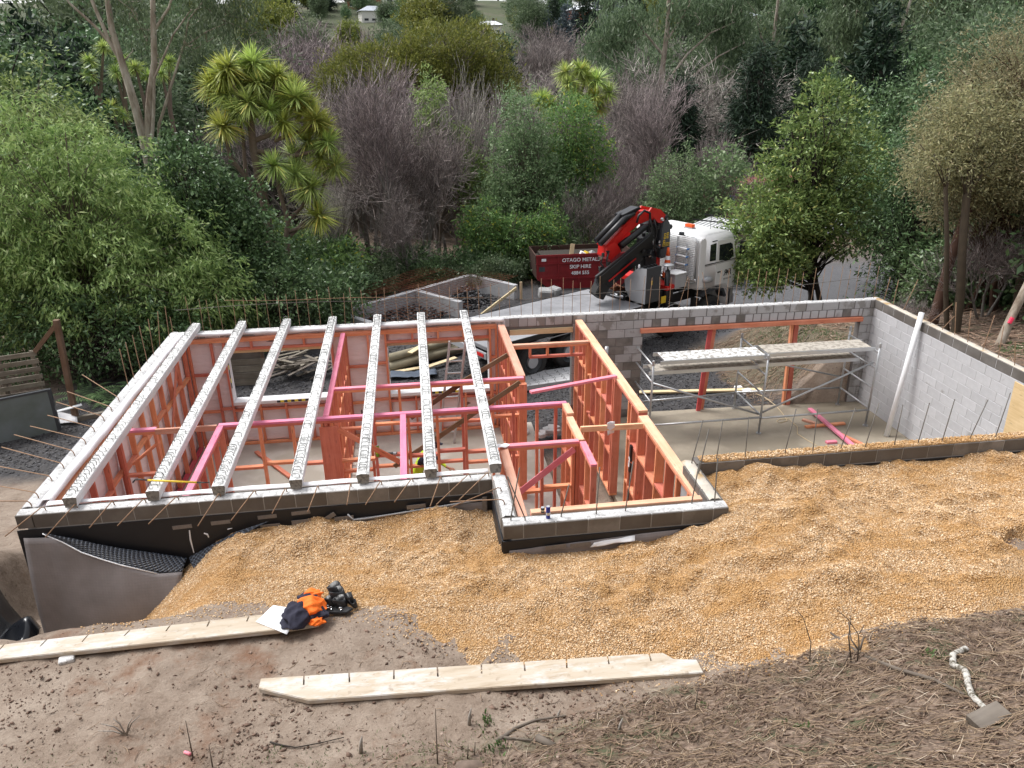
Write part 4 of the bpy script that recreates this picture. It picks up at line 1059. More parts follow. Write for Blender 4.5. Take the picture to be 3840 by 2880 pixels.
# window linings: white reveals, tape, timber lintel
for wi, (W, lb) in enumerate(((W1, 'white-lined left window opening with black and yellow tape on the sill'), (W2, 'white-lined window opening looking out on stacked poles'))):
    t = thing('window_lining', lb, 'window opening', ((W[0] + W[1]) / 2, 6.95, W[2]))
    beam('lintel', (W[0] + 0.002, 7.01, W[3] - 0.045), (W[1] - 0.002, 7.01, W[3] - 0.045), 0.20, 0.085, M['brown_wood'] if False else M['plank'], t)
    beam('sill', (W[0], 6.96, W[2] + 0.008), (W[1], 6.96, W[2] + 0.008), 0.28, 0.016, M['wrap_white'], t)
    for x in (W[0] + 0.008, W[1] - 0.008): beam('jamb', (x, 6.96, W[2] + 0.017), (x, 6.96, W[3] - 0.09), 0.016, 0.28, M['wrap_white'], t, side=(1, 0, 0))
    beam('sill_face', (W[0], 6.812, W[2] - 0.02), (W[1], 6.812, W[2] - 0.02), 0.008, 0.07, M['wrap_white'], t)
    for k in range(9):
        x = W[0] + 0.95 + k * 0.075
        piece('tape', (0.074, 0.006, 0.05), (x, 6.806, W[2] - 0.012), M['tape_y'] if k % 2 else M['tape_b'], t, None, 0)
    for z in (1.55, 1.85): piece('tape', (0.006, 0.05, 0.10), (W[0] + 0.02, 6.84, z), M['tape_y'], t, None, 0)
    piece('tape', (0.006, 0.05, 0.62), (W[0] + 0.0185, 6.8405, 1.68), M['tape_b'], t, None, 0)
tag(beam('door_lintel', (7.15, 6.99, 2.265), (8.57, 6.99, 2.265), 0.19, 0.12, M['plank']), 'timber lintel board over the rear doorway', 'lintel')
tag(beam('garage_lintel_form', (10.13, 6.965, 2.155), (15.5, 6.965, 2.155), 0.24, 0.10, M['stud']), 'orange timber formwork board under the garage lintel', 'formwork')
pp = thing('prop', 'red and natural timber props leaning under the left part of the garage lintel', 'prop', (11.78, 7.0, 0))
beam('post', (11.72, 7.0, 0.006), (11.83, 7.0, 2.10), 0.10, 0.05, M['red_prop'], pp, side=(1, 0, 0)); beam('post', (11.82, 7.07, 0.006), (11.95, 7.07, 2.10), 0.10, 0.045, M['stud'], pp, side=(1, 0, 0))
pp = thing('prop', 'orange timber props standing under the right part of the garage lintel', 'prop', (13.97, 7.0, 0))
beam('post', (13.90, 7.04, 0.006), (13.84, 7.04, 2.10), 0.05, 0.10, M['stud'], pp, side=(1, 0, 0)); beam('post', (14.0, 7.0, 0.006), (13.93, 7.0, 2.10), 0.10, 0.05, M['stud'], pp, side=(1, 0, 0))

# ------------------------------------------------------------------ concrete ribs with stirrups
def stirrup_mesh():
    mb = MB(); w, h = 0.052, 0.068
    mb.tube([(-w, 0, -0.03), (-w, 0.002, h - 0.02), (-w + 0.018, 0.004, h), (w - 0.018, 0.004, h), (w, 0.002, h - 0.02), (w, 0, -0.03)], 0.0042, 5)
    o = mb.build('stirrup', M['stirrup']); me = o.data; bpy.data.objects.remove(o); return me
ST = stirrup_mesh()
RIBS = [(0.66, 0.53), (1.65, 1.47), (2.45, 2.39), (3.42, 3.35), (4.28, 4.30), (5.17, 5.23), (6.04, 6.16)]
ords = ['leftmost', 'second', 'third', 'middle', 'fifth', 'sixth', 'rightmost']
for k, (xn, xf) in enumerate(RIBS):
    a = Vector((xn, 0.05 + 0.01 * k, 2.632)); b = Vector((xf, 7.13, 2.632)); d = (b - a); L = d.length; d.normalize(); s = Vector((d.y, -d.x, 0))
    r = thing('concrete_rib', '%s of the seven concrete ribs spanning the living room' % ords[k], 'concrete beam', (a + b) / 2, 'concrete ribs across the living room')
    # body: tapered section, rough top
    n = 90; mbv = []; mbf = []; mi = []
    for i in range(n + 1):
        c = a + d * (L * i / n); j = random.uniform(-1, 1)
        for (u, z) in ((-0.068, 0), (0.068, 0), (0.085, 0.115), (0.078, 0.135), (0.028, 0.137 + 0.009 * random.random()), (-0.028, 0.137 + 0.009 * random.random()), (-0.078, 0.135), (-0.085, 0.115)):
            mbv.append(tuple(c + s * (u + 0.0012 * j) + Vector((0, 0, z)) - ORG[r.name]))
    for i in range(n):
        for q in range(8):
            A = i * 8 + q; B = i * 8 + (q + 1) % 8; mbf.append((A, B, B + 8, A + 8)); mi.append(1 if q in (3, 4, 5) else 0)
    mbf.append(tuple(range(8))); mi.append(2); mbf.append(tuple(range(n * 8 + 7, n * 8 - 1, -1))); mi.append(2)
    me = bpy.data.meshes.new('rib'); me.from_pydata(mbv, [], mbf)
    for m in ('rib', 'rib_top', 'rib_end'): me.materials.append(M[m])
    me.polygons.foreach_set('material_index', mi); bm = bmesh.new(); bm.from_mesh(me); bmesh.ops.recalc_face_normals(bm, faces=bm.faces); bm.to_mesh(me); bm.free()
    link('rib_body', me, None, r)
    t = 0.08
    rz = math.atan2(d.y, d.x) - math.pi / 2
    while t < L - 0.06:
        o = link('stirrup', ST, None, r); o.location = a + d * t + Vector((0, 0, 0.135)) - ORG[r.name]
        o.rotation_euler = (random.uniform(-0.5, 0.35), random.uniform(-0.06, 0.06), rz + random.uniform(-0.25, 0.25)); o.scale = (1, 1, random.uniform(0.8, 1.15))
        e = min(t, L - t)
        t += random.uniform(0.075, 0.10) if e < 1.0 else (random.uniform(0.08, 0.13) if random.random() < 0.6 else random.uniform(0.22, 0.38))
mb = MB(); mb.tube([(1.36, 0.27, 2.80), (1.39, 0.29, 2.83), (1.44, 0.28, 2.838), (1.56, 0.24, 2.836)], 0.011, 6); mb.cur = 1
mb.tube([(1.56, 0.24, 2.836), (2.18, 0.15, 2.80)], 0.013, 6); mb.cur = 0; mb.tube([(2.18, 0.15, 2.80), (2.34, 0.13, 2.796)], [0.011, 0.006], 6)
tag(mb.build('pry_bar', [M['black'], M['yellow']], None, True), 'yellow pry bar lying across the near ends of two ribs', 'pry bar')

# ------------------------------------------------------------------ things inside
def can(name, label, loc, r, h, body, accent, grp=None):
    t = thing(name, label, 'can', loc, grp, 0.0)
    mb = MB(); mb.tube([(0, 0, 0), (0, 0, 0.006), (0, 0, h - 0.012), (0, 0, h - 0.003)], [r * 0.85, r, r, r * 0.84], 16); mb.build('can_body', M[body], t, True)
    mb = MB(); mb.tube([(0, 0, h - 0.003), (0, 0, h)], [r * 0.86, r * 0.8], 16); mb.build('lid', M['alu'], t)
    mb = MB(); mb.tube([(0, 0, h * 0.30), (0, 0, h * 0.52)], r * 1.01, 16, False); mb.build('label_band', M[accent], t)
    return t
can_blue = simple('can_blue', (0.03, 0.045, 0.30), 0.3, 0.5)
M['can_blue'] = can_blue
can('drink_can', 'blue and silver drink can standing on the block wall', (6.545, -1.06, 2.612), 0.027, 0.17, 'can_blue', 'alu')
can('drink_can', 'small dark can behind the blue drink can on the plate', (6.50, -0.93, 2.622), 0.026, 0.07, 'tape_b', 'plank')
can('spray_can', 'green spray can standing on a nog inside', (4.34, 2.52, 1.745), 0.033, 0.21, 'green_can', 'hivis_y')
mb = MB(); mb.box((4.56, 2.54, 1.765), (0.20, 0.06, 0.035)); mb.cur = 1; mb.box((4.62, 2.535, 1.766), (0.06, 0.062, 0.037)); tag(mb.build('hand_plane', [M['black'], M['ltgrey']], None, False, 0.004), 'black and grey hand tool lying on the nog beside the spray can', 'tool')
ld = thing('ladder', 'aluminium ladder leaning behind the partition near the window', 'ladder', (5.7, 6.0, 0))
for dx in (-0.17, 0.17): beam('rail', (5.62 + dx, 6.2, 0.01), (5.98 + dx, 6.62, 2.25), 0.03, 0.06, M['alu'], ld)
for k in range(8): q = 0.12 + k * 0.115; beam('rung', (5.62 - 0.17 + 0.36 * q, 6.2 + 0.42 * q, 2.24 * q), (5.62 + 0.17 + 0.36 * q, 6.2 + 0.42 * q, 2.24 * q), 0.03, 0.03, M['alu'], ld)
mb = MB()
mb.tube([(8.52, 1.55, 2.42), (8.54, 1.58, 2.50), (8.50, 1.62, 2.54)], 0.006, 5)
tag(flat_sheet('paper_scrap', (7.98, 1.57, 2.33), (8.10, 1.60, 2.33), (7.96, 1.53, 2.56), (8.08, 1.55, 2.57), 6, 6, M['paper'], None, 0.03, (0, -1, 0), 92), 'crumpled white paper hanging over the hall spreader', 'paper')
wb = thing('wiring', 'black wiring box with white cable looped on the hall stud', 'wiring', (8.6, 2.25, 1.3))
piece('junction_box', (0.04, 0.07, 0.30), (8.595, 2.25, 1.6), M['black'], wb); piece('junction_box', (0.04, 0.07, 0.16), (8.594, 2.25, 1.32), M['black'], wb)
mb = MB(); mb.tube([(8.58 - 0.03 * math.sin(a * 0.5), 2.22 + 0.07 * math.cos(a), 1.45 + 0.09 * math.sin(a)) for a in np.linspace(0, 7, 18)], 0.007, 5); mb.build('cable', M['pvc'], wb, True)
mb = MB(); mb.tube([(8.59, 2.25, 1.24), (8.6, 2.24, 0.7), (8.58, 2.22, 0.02)], 0.008, 5); mb.build('cable', M['black'], wb, True)
# vent pipe standing behind the hall frame
mb = MB(); mb.tube([(8.98, 5.55, 0.01), (8.98, 5.55, 2.15), (9.0, 5.55, 2.32)], [0.05, 0.05, 0.04], 10); tag(mb.build('vent_pipe', M['galv'], None, True), 'upright grey pipe in the garage beside the tall frame', 'pipe')

# ------------------------------------------------------------------ garage: scaffold, pipe, timbers
sc = thing('scaffold', 'two-bay galvanised scaffold standing in the garage', 'scaffold', (12.6, 6.3, 0))
def tubep(name, p, q, r=0.024, m='galv', parent=sc): mb = MB(); mb.tube([p, q], r, 8); return mb.build(name, M[m], parent, True)
SX = (10.05, 12.62, 15.2); Y0, Y1 = 5.62, 7.0
for i, x in enumerate(SX):
    for y, zt_ in ((Y0, (1.92, 1.9, 2.02)[i]), (Y1 - 0.02 * (i == 0), (1.9, 1.92, 2.02)[i])):
        yy = y if not (i == 0 and y == Y1) else 6.80
        if i == 2 and y == Y1: yy = 6.82
        sd = tubep('standard', (x, yy, 0.03), (x, yy, zt_)); mb = MB(); mb.disc((x, yy, 0.016), (0, 0, 1), 0.06, 0.02, 10); mb.build('base_plate', M['galv'], sc)
        mb = MB(); mb.disc((x, yy, zt_ - 0.06), (0, 0, 1), 0.03, 0.10, 10); mb.build('coupler', M['galv'], sc)
    yb = 7.0 if i == 1 else 6.81
    for z in (0.45, 0.95, 1.42, 1.80): tubep('transom', (x, Y0, z), (x, yb, z), 0.021)
tubep('ledger', (10.05, Y0 - 0.03, 0.41), (12.62, Y0 - 0.03, 0.42)); tubep('ledger', (12.62, Y0 - 0.03, 0.40), (15.2, Y0 - 0.03, 0.42)); tubep('ledger', (10.05, 6.9, 0.38), (12.62, 7.03, 0.40)); tubep('ledger', (12.62, 7.03, 0.41), (15.2, 6.85, 0.44))
tubep('brace', (10.07, Y0 + 0.05, 1.38), (12.58, Y0 + 0.05, 0.47)); tubep('brace', (12.66, Y0 + 0.05, 0.50), (15.15, Y0 + 0.06, 1.55)); tubep('brace', (12.66, 6.96, 1.36), (15.15, 6.79, 0.75), 0.02)
def trestle(label, x0, x1, y0, y1, z, m):
    t = thing('scaffold_plank', label, 'plank', ((x0 + x1) / 2, (y0 + y1) / 2, z))
    piece('deck', (x1 - x0, y1 - y0 - 0.02, 0.014), ((x0 + x1) / 2, (y0 + y1) / 2, z + 0.007), m, t)
    for y in (y0, y1): piece('edge_rail', (x1 - x0 + 0.18, 0.022, 0.085), ((x0 + x1) / 2, y, z - 0.035), M['alu'], t)
    for x in (x0 + 0.03, x1 - 0.03): piece('end_rail', (0.03, y1 - y0 - 0.026, 0.05), (x, (y0 + y1) / 2, z - 0.03), M['alu'], t)
def plank_mat(name, c0, c1):
    t = NT(name); v = t.coord(); k = t.noise(v, 9, 5, 0.6); c = t.ramp(k, [(0.40, c1), (0.46, c1), (0.5, c0)]); c = t.mix(t.math('MULTIPLY', t.noise(v, 2, 4), 0.4), c, tuple(q * 0.55 for q in c0)); t.col(c); t.rough(0.7); return t.m
M['deck_white'] = plank_mat('plank_mortar_splashed', (0.72, 0.72, 0.71), (0.28, 0.26, 0.23)); M['deck_dirty'] = plank_mat('plank_dirty', (0.48, 0.44, 0.38), (0.28, 0.25, 0.21))
trestle('white splashed scaffold plank on the left bay, upper level', 10.32, 12.58, 5.70, 6.22, 1.86, M['deck_white'])
trestle('grey splashed scaffold plank on the right bay, upper level', 12.66, 15.08, 5.74, 6.26, 1.88, M['deck_dirty'])
trestle('dirty scaffold plank on the left bay, lower level', 10.15, 12.50, 5.92, 6.34, 1.54, M['deck_dirty'])
trestle('dirty scaffold plank on the right bay, lower level', 12.58, 14.9, 5.96, 6.38, 1.56, M['deck_dirty'])
mb = MB(); mb.tube([(15.36, 5.05, 0.012), (15.54, 5.13, 1.4), (15.72, 5.21, 2.82)], 0.056, 14); tag(mb.build('drain_pipe', M['pvc'], None, True), 'long white plastic pipe leaning on the right garage wall', 'pipe')
tag(beam('plywood_sheet', (15.62, 0.25, 1.26), (15.62, 2.26, 1.26), 0.016, 2.42, M['ply'], None, side=(1, 0, 0.04)), 'plywood sheet leaning against the right end of the garage wall', 'plywood')
tag(beam('timber_offcut', (14.29, 6.49, 0.105), (14.29, 4.55, 0.085), 0.10, 0.05, M['pink']), 'long pink timber lying across the garage floor', 'timber')
tag(beam('timber_offcut', (13.79, 5.72, 0.034), (14.77, 5.76, 0.034), 0.09, 0.045, M['stud']), 'orange timber under the long pink one on the garage floor', 'timber')
tag(beam('timber_offcut', (14.36, 5.3, 0.031), (14.62, 4.62, 0.031), 0.09, 0.045, M['stud']), 'orange timber lying beside the lower end of the pink one', 'timber')
tag(beam('timber_offcut', (13.92, 6.1, 0.031), (14.12, 5.84, 0.031), 0.09, 0.045, M['pale_pine']), 'short pale offcut beside the upper end of the pink timber', 'timber')
tag(beam('timber_offcut', (13.86, 4.92, 0.034), (14.10, 4.93, 0.034), 0.09, 0.05, M['pink']), 'short pink offcut alone on the garage floor', 'timber')
tag(beam('timber_offcut', (14.5, 4.45, 0.034), (14.68, 4.6, 0.034), 0.09, 0.05, M['pink']), 'short pink offcut at the foot of the long pink timber', 'timber')
mb = MB(); mb.tube([(13.60, 7.9, -0.06), (13.63, 7.48, 0.02), (13.68, 6.93, 0.016), (13.63, 6.52, 0.016), (13.56, 6.13, 0.016), (13.33, 6.03, 0.016), (13.30, 6.14, 0.016), (13.41, 6.22, 0.018), (13.63, 6.21, 0.024), (13.63, 5.78, 0.016), (13.46, 5.45, 0.016), (13.52, 5.13, 0.016), (13.63, 4.76, 0.016)], 0.008, 5); tag(mb.build('extension_cord', M['plank'], None, True), 'pale extension cord snaking over the garage floor', 'cord')
tag(beam('long_plank', (9.9, 8.5, -0.05), (14.9, 7.95, -0.03), 0.14, 0.045, M['plank']), 'long pale plank lying on the driveway outside the garage', 'plank')
mb = MB(); mb.tube([(14.2, 7.72, 0.0), (14.7, 7.75, 0.02), (15.2, 7.68, 0.0), (15.6, 7.5, -0.02)], 0.05, 10); tag(mb.build('drain_coil', M['pvc'], None, True), 'white drain pipe curving on the ground outside the garage', 'pipe')
for k, (x, y, s) in enumerate([(13.3, 8.3, 0.13), (13.42, 8.05, 0.15), (13.2, 8.12, 0.10)]):
    tag(piece('white_box', (s * 1.5, s, s * 0.7), (x, y, -0.1 + s * 0.35), M['pvc'], None, (0, 0, 0.4 * k), 0.01), ['small white box nearest the bank outside the garage', 'white power box lying on the cord outside the garage', 'small white block beside the power box outside the garage'][k], 'box')
_h = [(7.84, 6.30), (8.02, 6.42), (7.98, 6.25), (8.1, 6.3), (7.72, 6.2), (8.12, 6.48), (7.92, 6.46), (7.4, 6.45)]
for k, (x, y) in enumerate(_h):
    tag(piece('broken_block', (0.22, 0.16, 0.09), (x, y, 0.05 + 0.05 * (k in (1, 2))), M['grout'] if k in (0, 4, 7) else M['mortar'], None, (random.uniform(-0.25, 0.25), random.uniform(-0.25, 0.25), k * 1.3), 0.012), 'broken piece of concrete block heaped inside the rear doorway', 'rubble', 'broken blocks inside the doorway')
# ------------------------------------------------------------------ behind the house: truck with crane
def text_mesh(name, body, size, mat, parent, mtx, align='CENTER', mirror=False, extr=0.002, shear=0.0, bold=0.0):
    cu = bpy.data.curves.new(name, 'FONT'); cu.body = body; cu.size = size; cu.align_x = align; cu.align_y = 'CENTER'; cu.extrude = extr; cu.shear = shear; cu.offset = bold
    o = bpy.data.objects.new(name, cu); COL.objects.link(o)
    dg = bpy.context.evaluated_depsgraph_get(); me = bpy.data.meshes.new_from_object(o.evaluated_get(dg)); bpy.data.objects.remove(o)
    me.materials.clear(); me.materials.append(mat)
    if mirror: me.transform(Matrix.Scale(-1, 4, (1, 0, 0))); me.flip_normals()
    q = link(name, me, None, parent); q.matrix_local = mtx
    return q


TZ = 0.08                                   # local z = world z + TZ
TR = thing('crane_truck', 'white flatbed truck with a folded red and black loader crane behind its cab', 'truck', (11.69, 11.76, -TZ), None, math.radians(30))
def tb(name, c, d, m, parent=TR, bev=0.01):
    mb = MB(); mb.box((c[0], c[1], c[2] + TZ), d); return mb.build(name, M[m], parent, False, bev)
def tpoly(name, pts, y0, y1, m, parent=TR, bev=0.012):
    mb = MB(); mb.prism([(a, z + TZ) for a, z in pts], 'y', y0, y1); return mb.build(name, M[m], parent, False, bev)
def ttube(name, pts, r, m, parent=TR, n=8):
    mb = MB(); mb.tube([(a, b, c + TZ) for a, b, c in pts], r, n); return mb.build(name, M[m], parent, True)
tb('deck', (-2.76, 1.17, 1.14), (5.66, 2.36, 0.10), 'deck')
tb('side_rail', (-2.76, -0.025, 1.13), (5.66, 0.04, 0.13), 'black'); tb('side_rail', (-2.76, 2.375, 1.13), (5.66, 0.04, 0.13), 'black'); tb('rope_rail', (-2.8, 0.02, 0.98), (5.3, 0.03, 0.03), 'ltgrey')
tb('headboard', (0.02, 1.3, 1.29), (0.05, 1.2, 0.20), 'black')
for y in (0.78, 1.56): tb('chassis_rail', (-0.6, y, 0.83), (9.6, 0.09, 0.28), 'black_matt')
for s in (-4.6, -3.4, -2.2, -1.0): tb('cross_member', (s, 1.17, 1.03), (0.08, 2.2, 0.10), 'black_matt')
tb('tail_board', (-5.6, 1.17, 0.95), (0.05, 2.3, 0.18), 'ltgrey')
for y in (0.25, 2.1): tb('tail_light', (-5.635, y, 0.95), (0.02, 0.30, 0.10), 'red_crane')
tb('tank', (-0.6, 0.35, 0.72), (0.9, 0.5, 0.45), 'ltgrey'); tb('storage_box', (-1.6, 0.35, 0.75), (0.8, 0.45, 0.4), 'black_matt')
def wheel(s, y, out):
    mb = MB(); mb.disc((s, y, 0.485), (0, 1, 0), 0.17, 0.24, 16); w = mb.build('wheel', M['ltgrey'], TR)
    mb = MB(); R0 = 0.485
    mb.tube([(s, y - 0.14, 0.485), (s, y - 0.13, 0.485), (s, y - 0.10, 0.485), (s, y + 0.10, 0.485), (s, y + 0.13, 0.485), (s, y + 0.14, 0.485)], [R0 * 0.62, R0 * 0.93, R0, R0, R0 * 0.93, R0 * 0.62], 28, False); mb.build('tyre', M['tyre'], w, True)
    mb = MB(); yo = y + out * 0.10
    mb.tube([(s, yo + out * 0.03, 0.485), (s, yo, 0.485), (s, yo - out * 0.06, 0.485), (s, yo - out * 0.07, 0.485)], [0.30, 0.285, 0.20, 0.02], 20, False)
    for k in range(8): an = k * math.pi / 4; mb.disc((s + 0.14 * math.cos(an), yo - out * 0.02, 0.485 + 0.14 * math.sin(an)), (0, 1, 0), 0.016, 0.05, 6)
    mb.build('rim', M['dkgrey'], w)
    return w
for s in (3.32, 1.38, -2.75, -4.05):
    wheel(s, 0.17, -1); wheel(s, 2.17, 1)
def guard(s, y0, y1, r=0.56, m='black_matt', a0=0.25, a1=2.9):
    mb = MB()
    for k, rr in enumerate((r, r + 0.02)):
        pass
    pts = [(s + r * math.cos(a), 0.485 + r * math.sin(a)) for a in np.linspace(a0, a1, 15)]; pts2 = [(s + (r + 0.02) * math.cos(a), 0.485 + (r + 0.02) * math.sin(a)) for a in np.linspace(a1, a0, 15)]
    mb.prism(pts + pts2, 'y', y0, y1); return mb.build('mudguard', M[m], TR)
for s in (1.38, -2.75, -4.05): guard(s, -0.01, 0.36); guard(s, 1.98, 2.36)
for y in (-0.005, 0.14, 0.30):
    ttube('mudguard_trim', [(1.38 + 0.585 * math.cos(a), y, 0.485 - TZ + 0.585 * math.sin(a)) for a in np.linspace(0.3, 2.85, 14)], 0.010, 'alu')
# cab
CABP = [(2.46, 1.22), (2.44, 2.70), (2.52, 2.86), (2.85, 2.94), (3.75, 2.92), (4.02, 2.80), (4.12, 2.66), (4.30, 1.98), (4.36, 1.75), (4.36, 0.95), (4.33, 0.45), (4.02, 0.45), (3.96, 0.80), (3.80, 1.06), (3.52, 1.17), (3.10, 1.17), (2.86, 1.12), (2.74, 1.20)]
cab = tpoly('cab', CABP, 0.0, 2.34, 'white', TR, 0.045)
cab.data.polygons.foreach_set('use_smooth', [True] * len(cab.data.polygons))
tpoly('window', [(2.96, 2.06), (2.94, 2.58), (3.22, 2.60), (3.26, 2.05)], -0.008, 0.02, 'glass', cab, 0)
dr = tpoly('door', [(3.31, 1.24), (3.28, 2.66), (3.98, 2.66), (4.10, 2.60), (4.27, 1.98), (4.31, 1.55), (4.31, 1.05), (4.0, 1.05), (3.85, 1.22)], -0.006, 0.03, 'white', cab, 0.006)
tpoly('window', [(3.42, 2.02), (3.38, 2.52), (3.92, 2.52), (4.03, 2.46), (4.14, 2.05), (3.9, 1.97)], -0.012, 0.02, 'glass', cab, 0)
tb('door_handle', (3.46, -0.022, 1.65), (0.16, 0.03, 0.035), 'black', cab); tb('grab_handle', (3.10, -0.03, 2.68), (0.24, 0.03, 0.03), 'black', cab)
tpoly('stripe', [(2.46, 1.955), (2.46, 1.985), (4.26, 1.985), (4.27, 1.955)], -0.010, 0.01, 'black', cab, 0); tpoly('stripe', [(2.46, 1.925), (2.46, 1.935), (4.28, 1.935), (4.28, 1.925)], -0.009, 0.01, 'dkgrey', cab, 0)
tpoly('arch_trim', [(3.96, 0.80), (3.80, 1.06), (3.52, 1.17), (3.10, 1.17), (2.86, 1.12), (2.74, 0.98), (2.80, 0.94), (2.90, 1.03), (3.12, 1.07), (3.50, 1.07), (3.74, 0.98), (3.88, 0.76)], -0.012, 0.30, 'dkgrey', cab, 0)
ttube('air_intake', [(2.66, -0.03, 1.50), (2.72, -0.06, 1.52), (2.95, -0.06, 1.50), (3.12, -0.03, 1.46)], [0.05, 0.10, 0.10, 0.05], 'ltgrey', cab, 10)
tpoly('side_deflector', [(2.45, 1.24), (2.43, 2.80), (2.60, 2.86), (2.72, 2.72), (2.74, 1.24)], -0.03, 0.03, 'white', cab, 0.02)
tpoly('windscreen', [(4.135, 2.60), (4.285, 2.02), (4.295, 2.03), (4.145, 2.61)], 0.15, 2.19, 'glass', cab, 0)
tb('grille', (4.362, 1.17, 1.35), (0.02, 1.5, 0.55), 'black', cab); tb('bumper', (4.37, 1.17, 0.62), (0.08, 2.3, 0.32), 'ltgrey', cab)
for y in (0.28, 2.06): tb('headlight', (4.40, y, 0.70), (0.05, 0.30, 0.16), 'chrome', cab)
tb('mirror', (4.28, -0.20, 2.35), (0.08, 0.16, 0.40), 'black', cab); ttube('mirror_arm', [(4.15, 0.0, 2.5), (4.27, -0.2, 2.52)], 0.012, 'black', cab)
tb('beacon_base', (3.05, 0.95, 2.955), (0.20, 0.35, 0.03), 'ltgrey', cab); tb('beacon', (3.05, 0.95, 3.02), (0.14, 0.30, 0.10), 'orange', cab)
ttube('antenna', [(3.5, 0.5, 2.9), (3.5, 0.5, 3.35)], 0.008, 'black', cab, 5)
tb('mud_flap', (2.62, 0.17, 0.62), (0.02, 0.34, 0.65), 'black_matt'); ttube('step_bar', [(4.1, -0.02, 0.42), (4.1, -0.02, 1.0)], 0.02, 'black')
_side = Matrix.Rotation(math.pi / 2, 4, 'X')
def on_side(s, y, z): m = _side.copy(); m.translation = Vector((s, y, z + TZ)); return m
text_mesh('door_logo', 'R', 0.27, M['black'], cab, on_side(3.80, -0.010, 1.57), 'CENTER', True, 0.002, 0, 0.004); text_mesh('door_logo', 'R', 0.27, M['black'], cab, on_side(4.02, -0.010, 1.57), 'CENTER', False, 0.002, 0, 0.004)
text_mesh('door_logo', '&', 0.15, M['black'], cab, on_side(3.91, -0.011, 1.59), 'CENTER', False, 0.002, 0, 0.003)
text_mesh('door_phone', '(03) 662 708', 0.075, M['dkgrey'], cab, on_side(3.92, -0.010, 1.38), 'CENTER', False, 0.001)
# rack behind the cab
for k in range(24):
    z = 1.56 + k * 0.054; tb('slat', (2.36, 1.15, z), (0.05, 2.10, 0.022), 'white', TR, 0)
ttube('rack_frame', [(2.36, 0.03, 1.60), (2.36, 0.0, 1.50), (2.36, 0.14, 1.44), (2.36, 2.16, 1.44), (2.36, 2.26, 1.55), (2.36, 2.26, 2.75), (2.36, 2.16, 2.86), (2.36, 0.14, 2.86), (2.36, 0.03, 2.75), (2.36, 0.03, 1.60)], 0.022, 'alu')
tb('rack_post', (2.36, 0.8, 2.05), (0.06, 0.06, 1.5), 'ltgrey'); tb('work_lamp', (2.28, 0.62, 2.92), (0.12, 0.14, 0.10), 'dkgrey')
# boxes between cab and deck
bxp = MB(); bxp.prism([(0.0, 1.22 + TZ), (0.0, 2.28 + TZ), (0.34, 2.24 + TZ), (0.86, 1.80 + TZ), (0.80, 1.50 + TZ), (0.57, 1.22 + TZ)], 'x', 0.12, 0.125); bxp.build('box_side', M['ltgrey'], TR)
bxp = MB(); bxp.prism([(0.0, 1.22 + TZ), (0.0, 2.28 + TZ), (0.34, 2.24 + TZ), (0.86, 1.80 + TZ), (0.80, 1.50 + TZ), (0.57, 1.22 + TZ)], 'x', 0.1255, 0.76); bxm = bxp.build('control_box', M['dkgrey'], TR, False, 0.01)
tb('padlock_plate', (0.36, -0.008, 1.83), (0.06, 0.02, 0.14), 'yellow', bxm); tb('lever', (0.38, -0.01, 1.98), (0.02, 0.02, 0.14), 'chrome', bxm)
for k in range(4): tb('valve', (0.20 + 0.14 * k, 0.14, 2.30), (0.09, 0.12, 0.05), 'black', bxm)
tb('sticker', (0.10, 0.28, 2.31), (0.05, 0.05, 0.10), 'paper', bxm)
tb('tool_box', (1.66, 0.22, 1.66), (0.50, 0.42, 0.42), 'ltgrey'); tb('box_lid', (1.66, 0.22, 1.89), (0.54, 0.46, 0.03), 'white')
tb('outrigger_beam', (1.35, 1.17, 1.52), (0.55, 2.30, 0.14), 'red_crane'); tb('pump_block', (1.25, 0.5, 1.25), (0.7, 0.6, 0.35), 'black_matt'); tb('number_plate', (0.92, -0.01, 1.22), (0.22, 0.02, 0.22), 'yellow')
og = ttube('outrigger_leg', [(1.16, 0.10, 0.55), (1.16, 0.10, 2.05)], 0.075, 'black', TR, 12); ttube('outrigger_pad', [(1.16, 0.10, 2.20), (1.16, 0.10, 2.235)], 0.17, 'ltgrey', og, 18)
ttube('outrigger_ram', [(1.16, 0.10, 2.05), (1.16, 0.10, 2.2)], 0.035, 'chrome', og)
og = ttube('outrigger_leg', [(-5.0, 0.45, 0.25), (-5.0, 0.45, 0.85)], 0.06, 'black', TR, 12); ttube('outrigger_pad', [(-5.0, 0.45, 0.05), (-5.0, 0.45, 0.09)], 0.19, 'ltgrey', og, 16)
ttube('control_valves', [(0.0, 0.75, 1.30), (0.0, 1.25, 1.30)], 0.06, 'chrome')
ttube('chain_heap', [(0.18 + 0.2 * math.sin(k * 1.9), 1.2 + 0.25 * math.cos(k * 2.3), 1.38 + 0.012 * k) for k in range(14)], 0.035, 'mesh_rust', TR, 5)
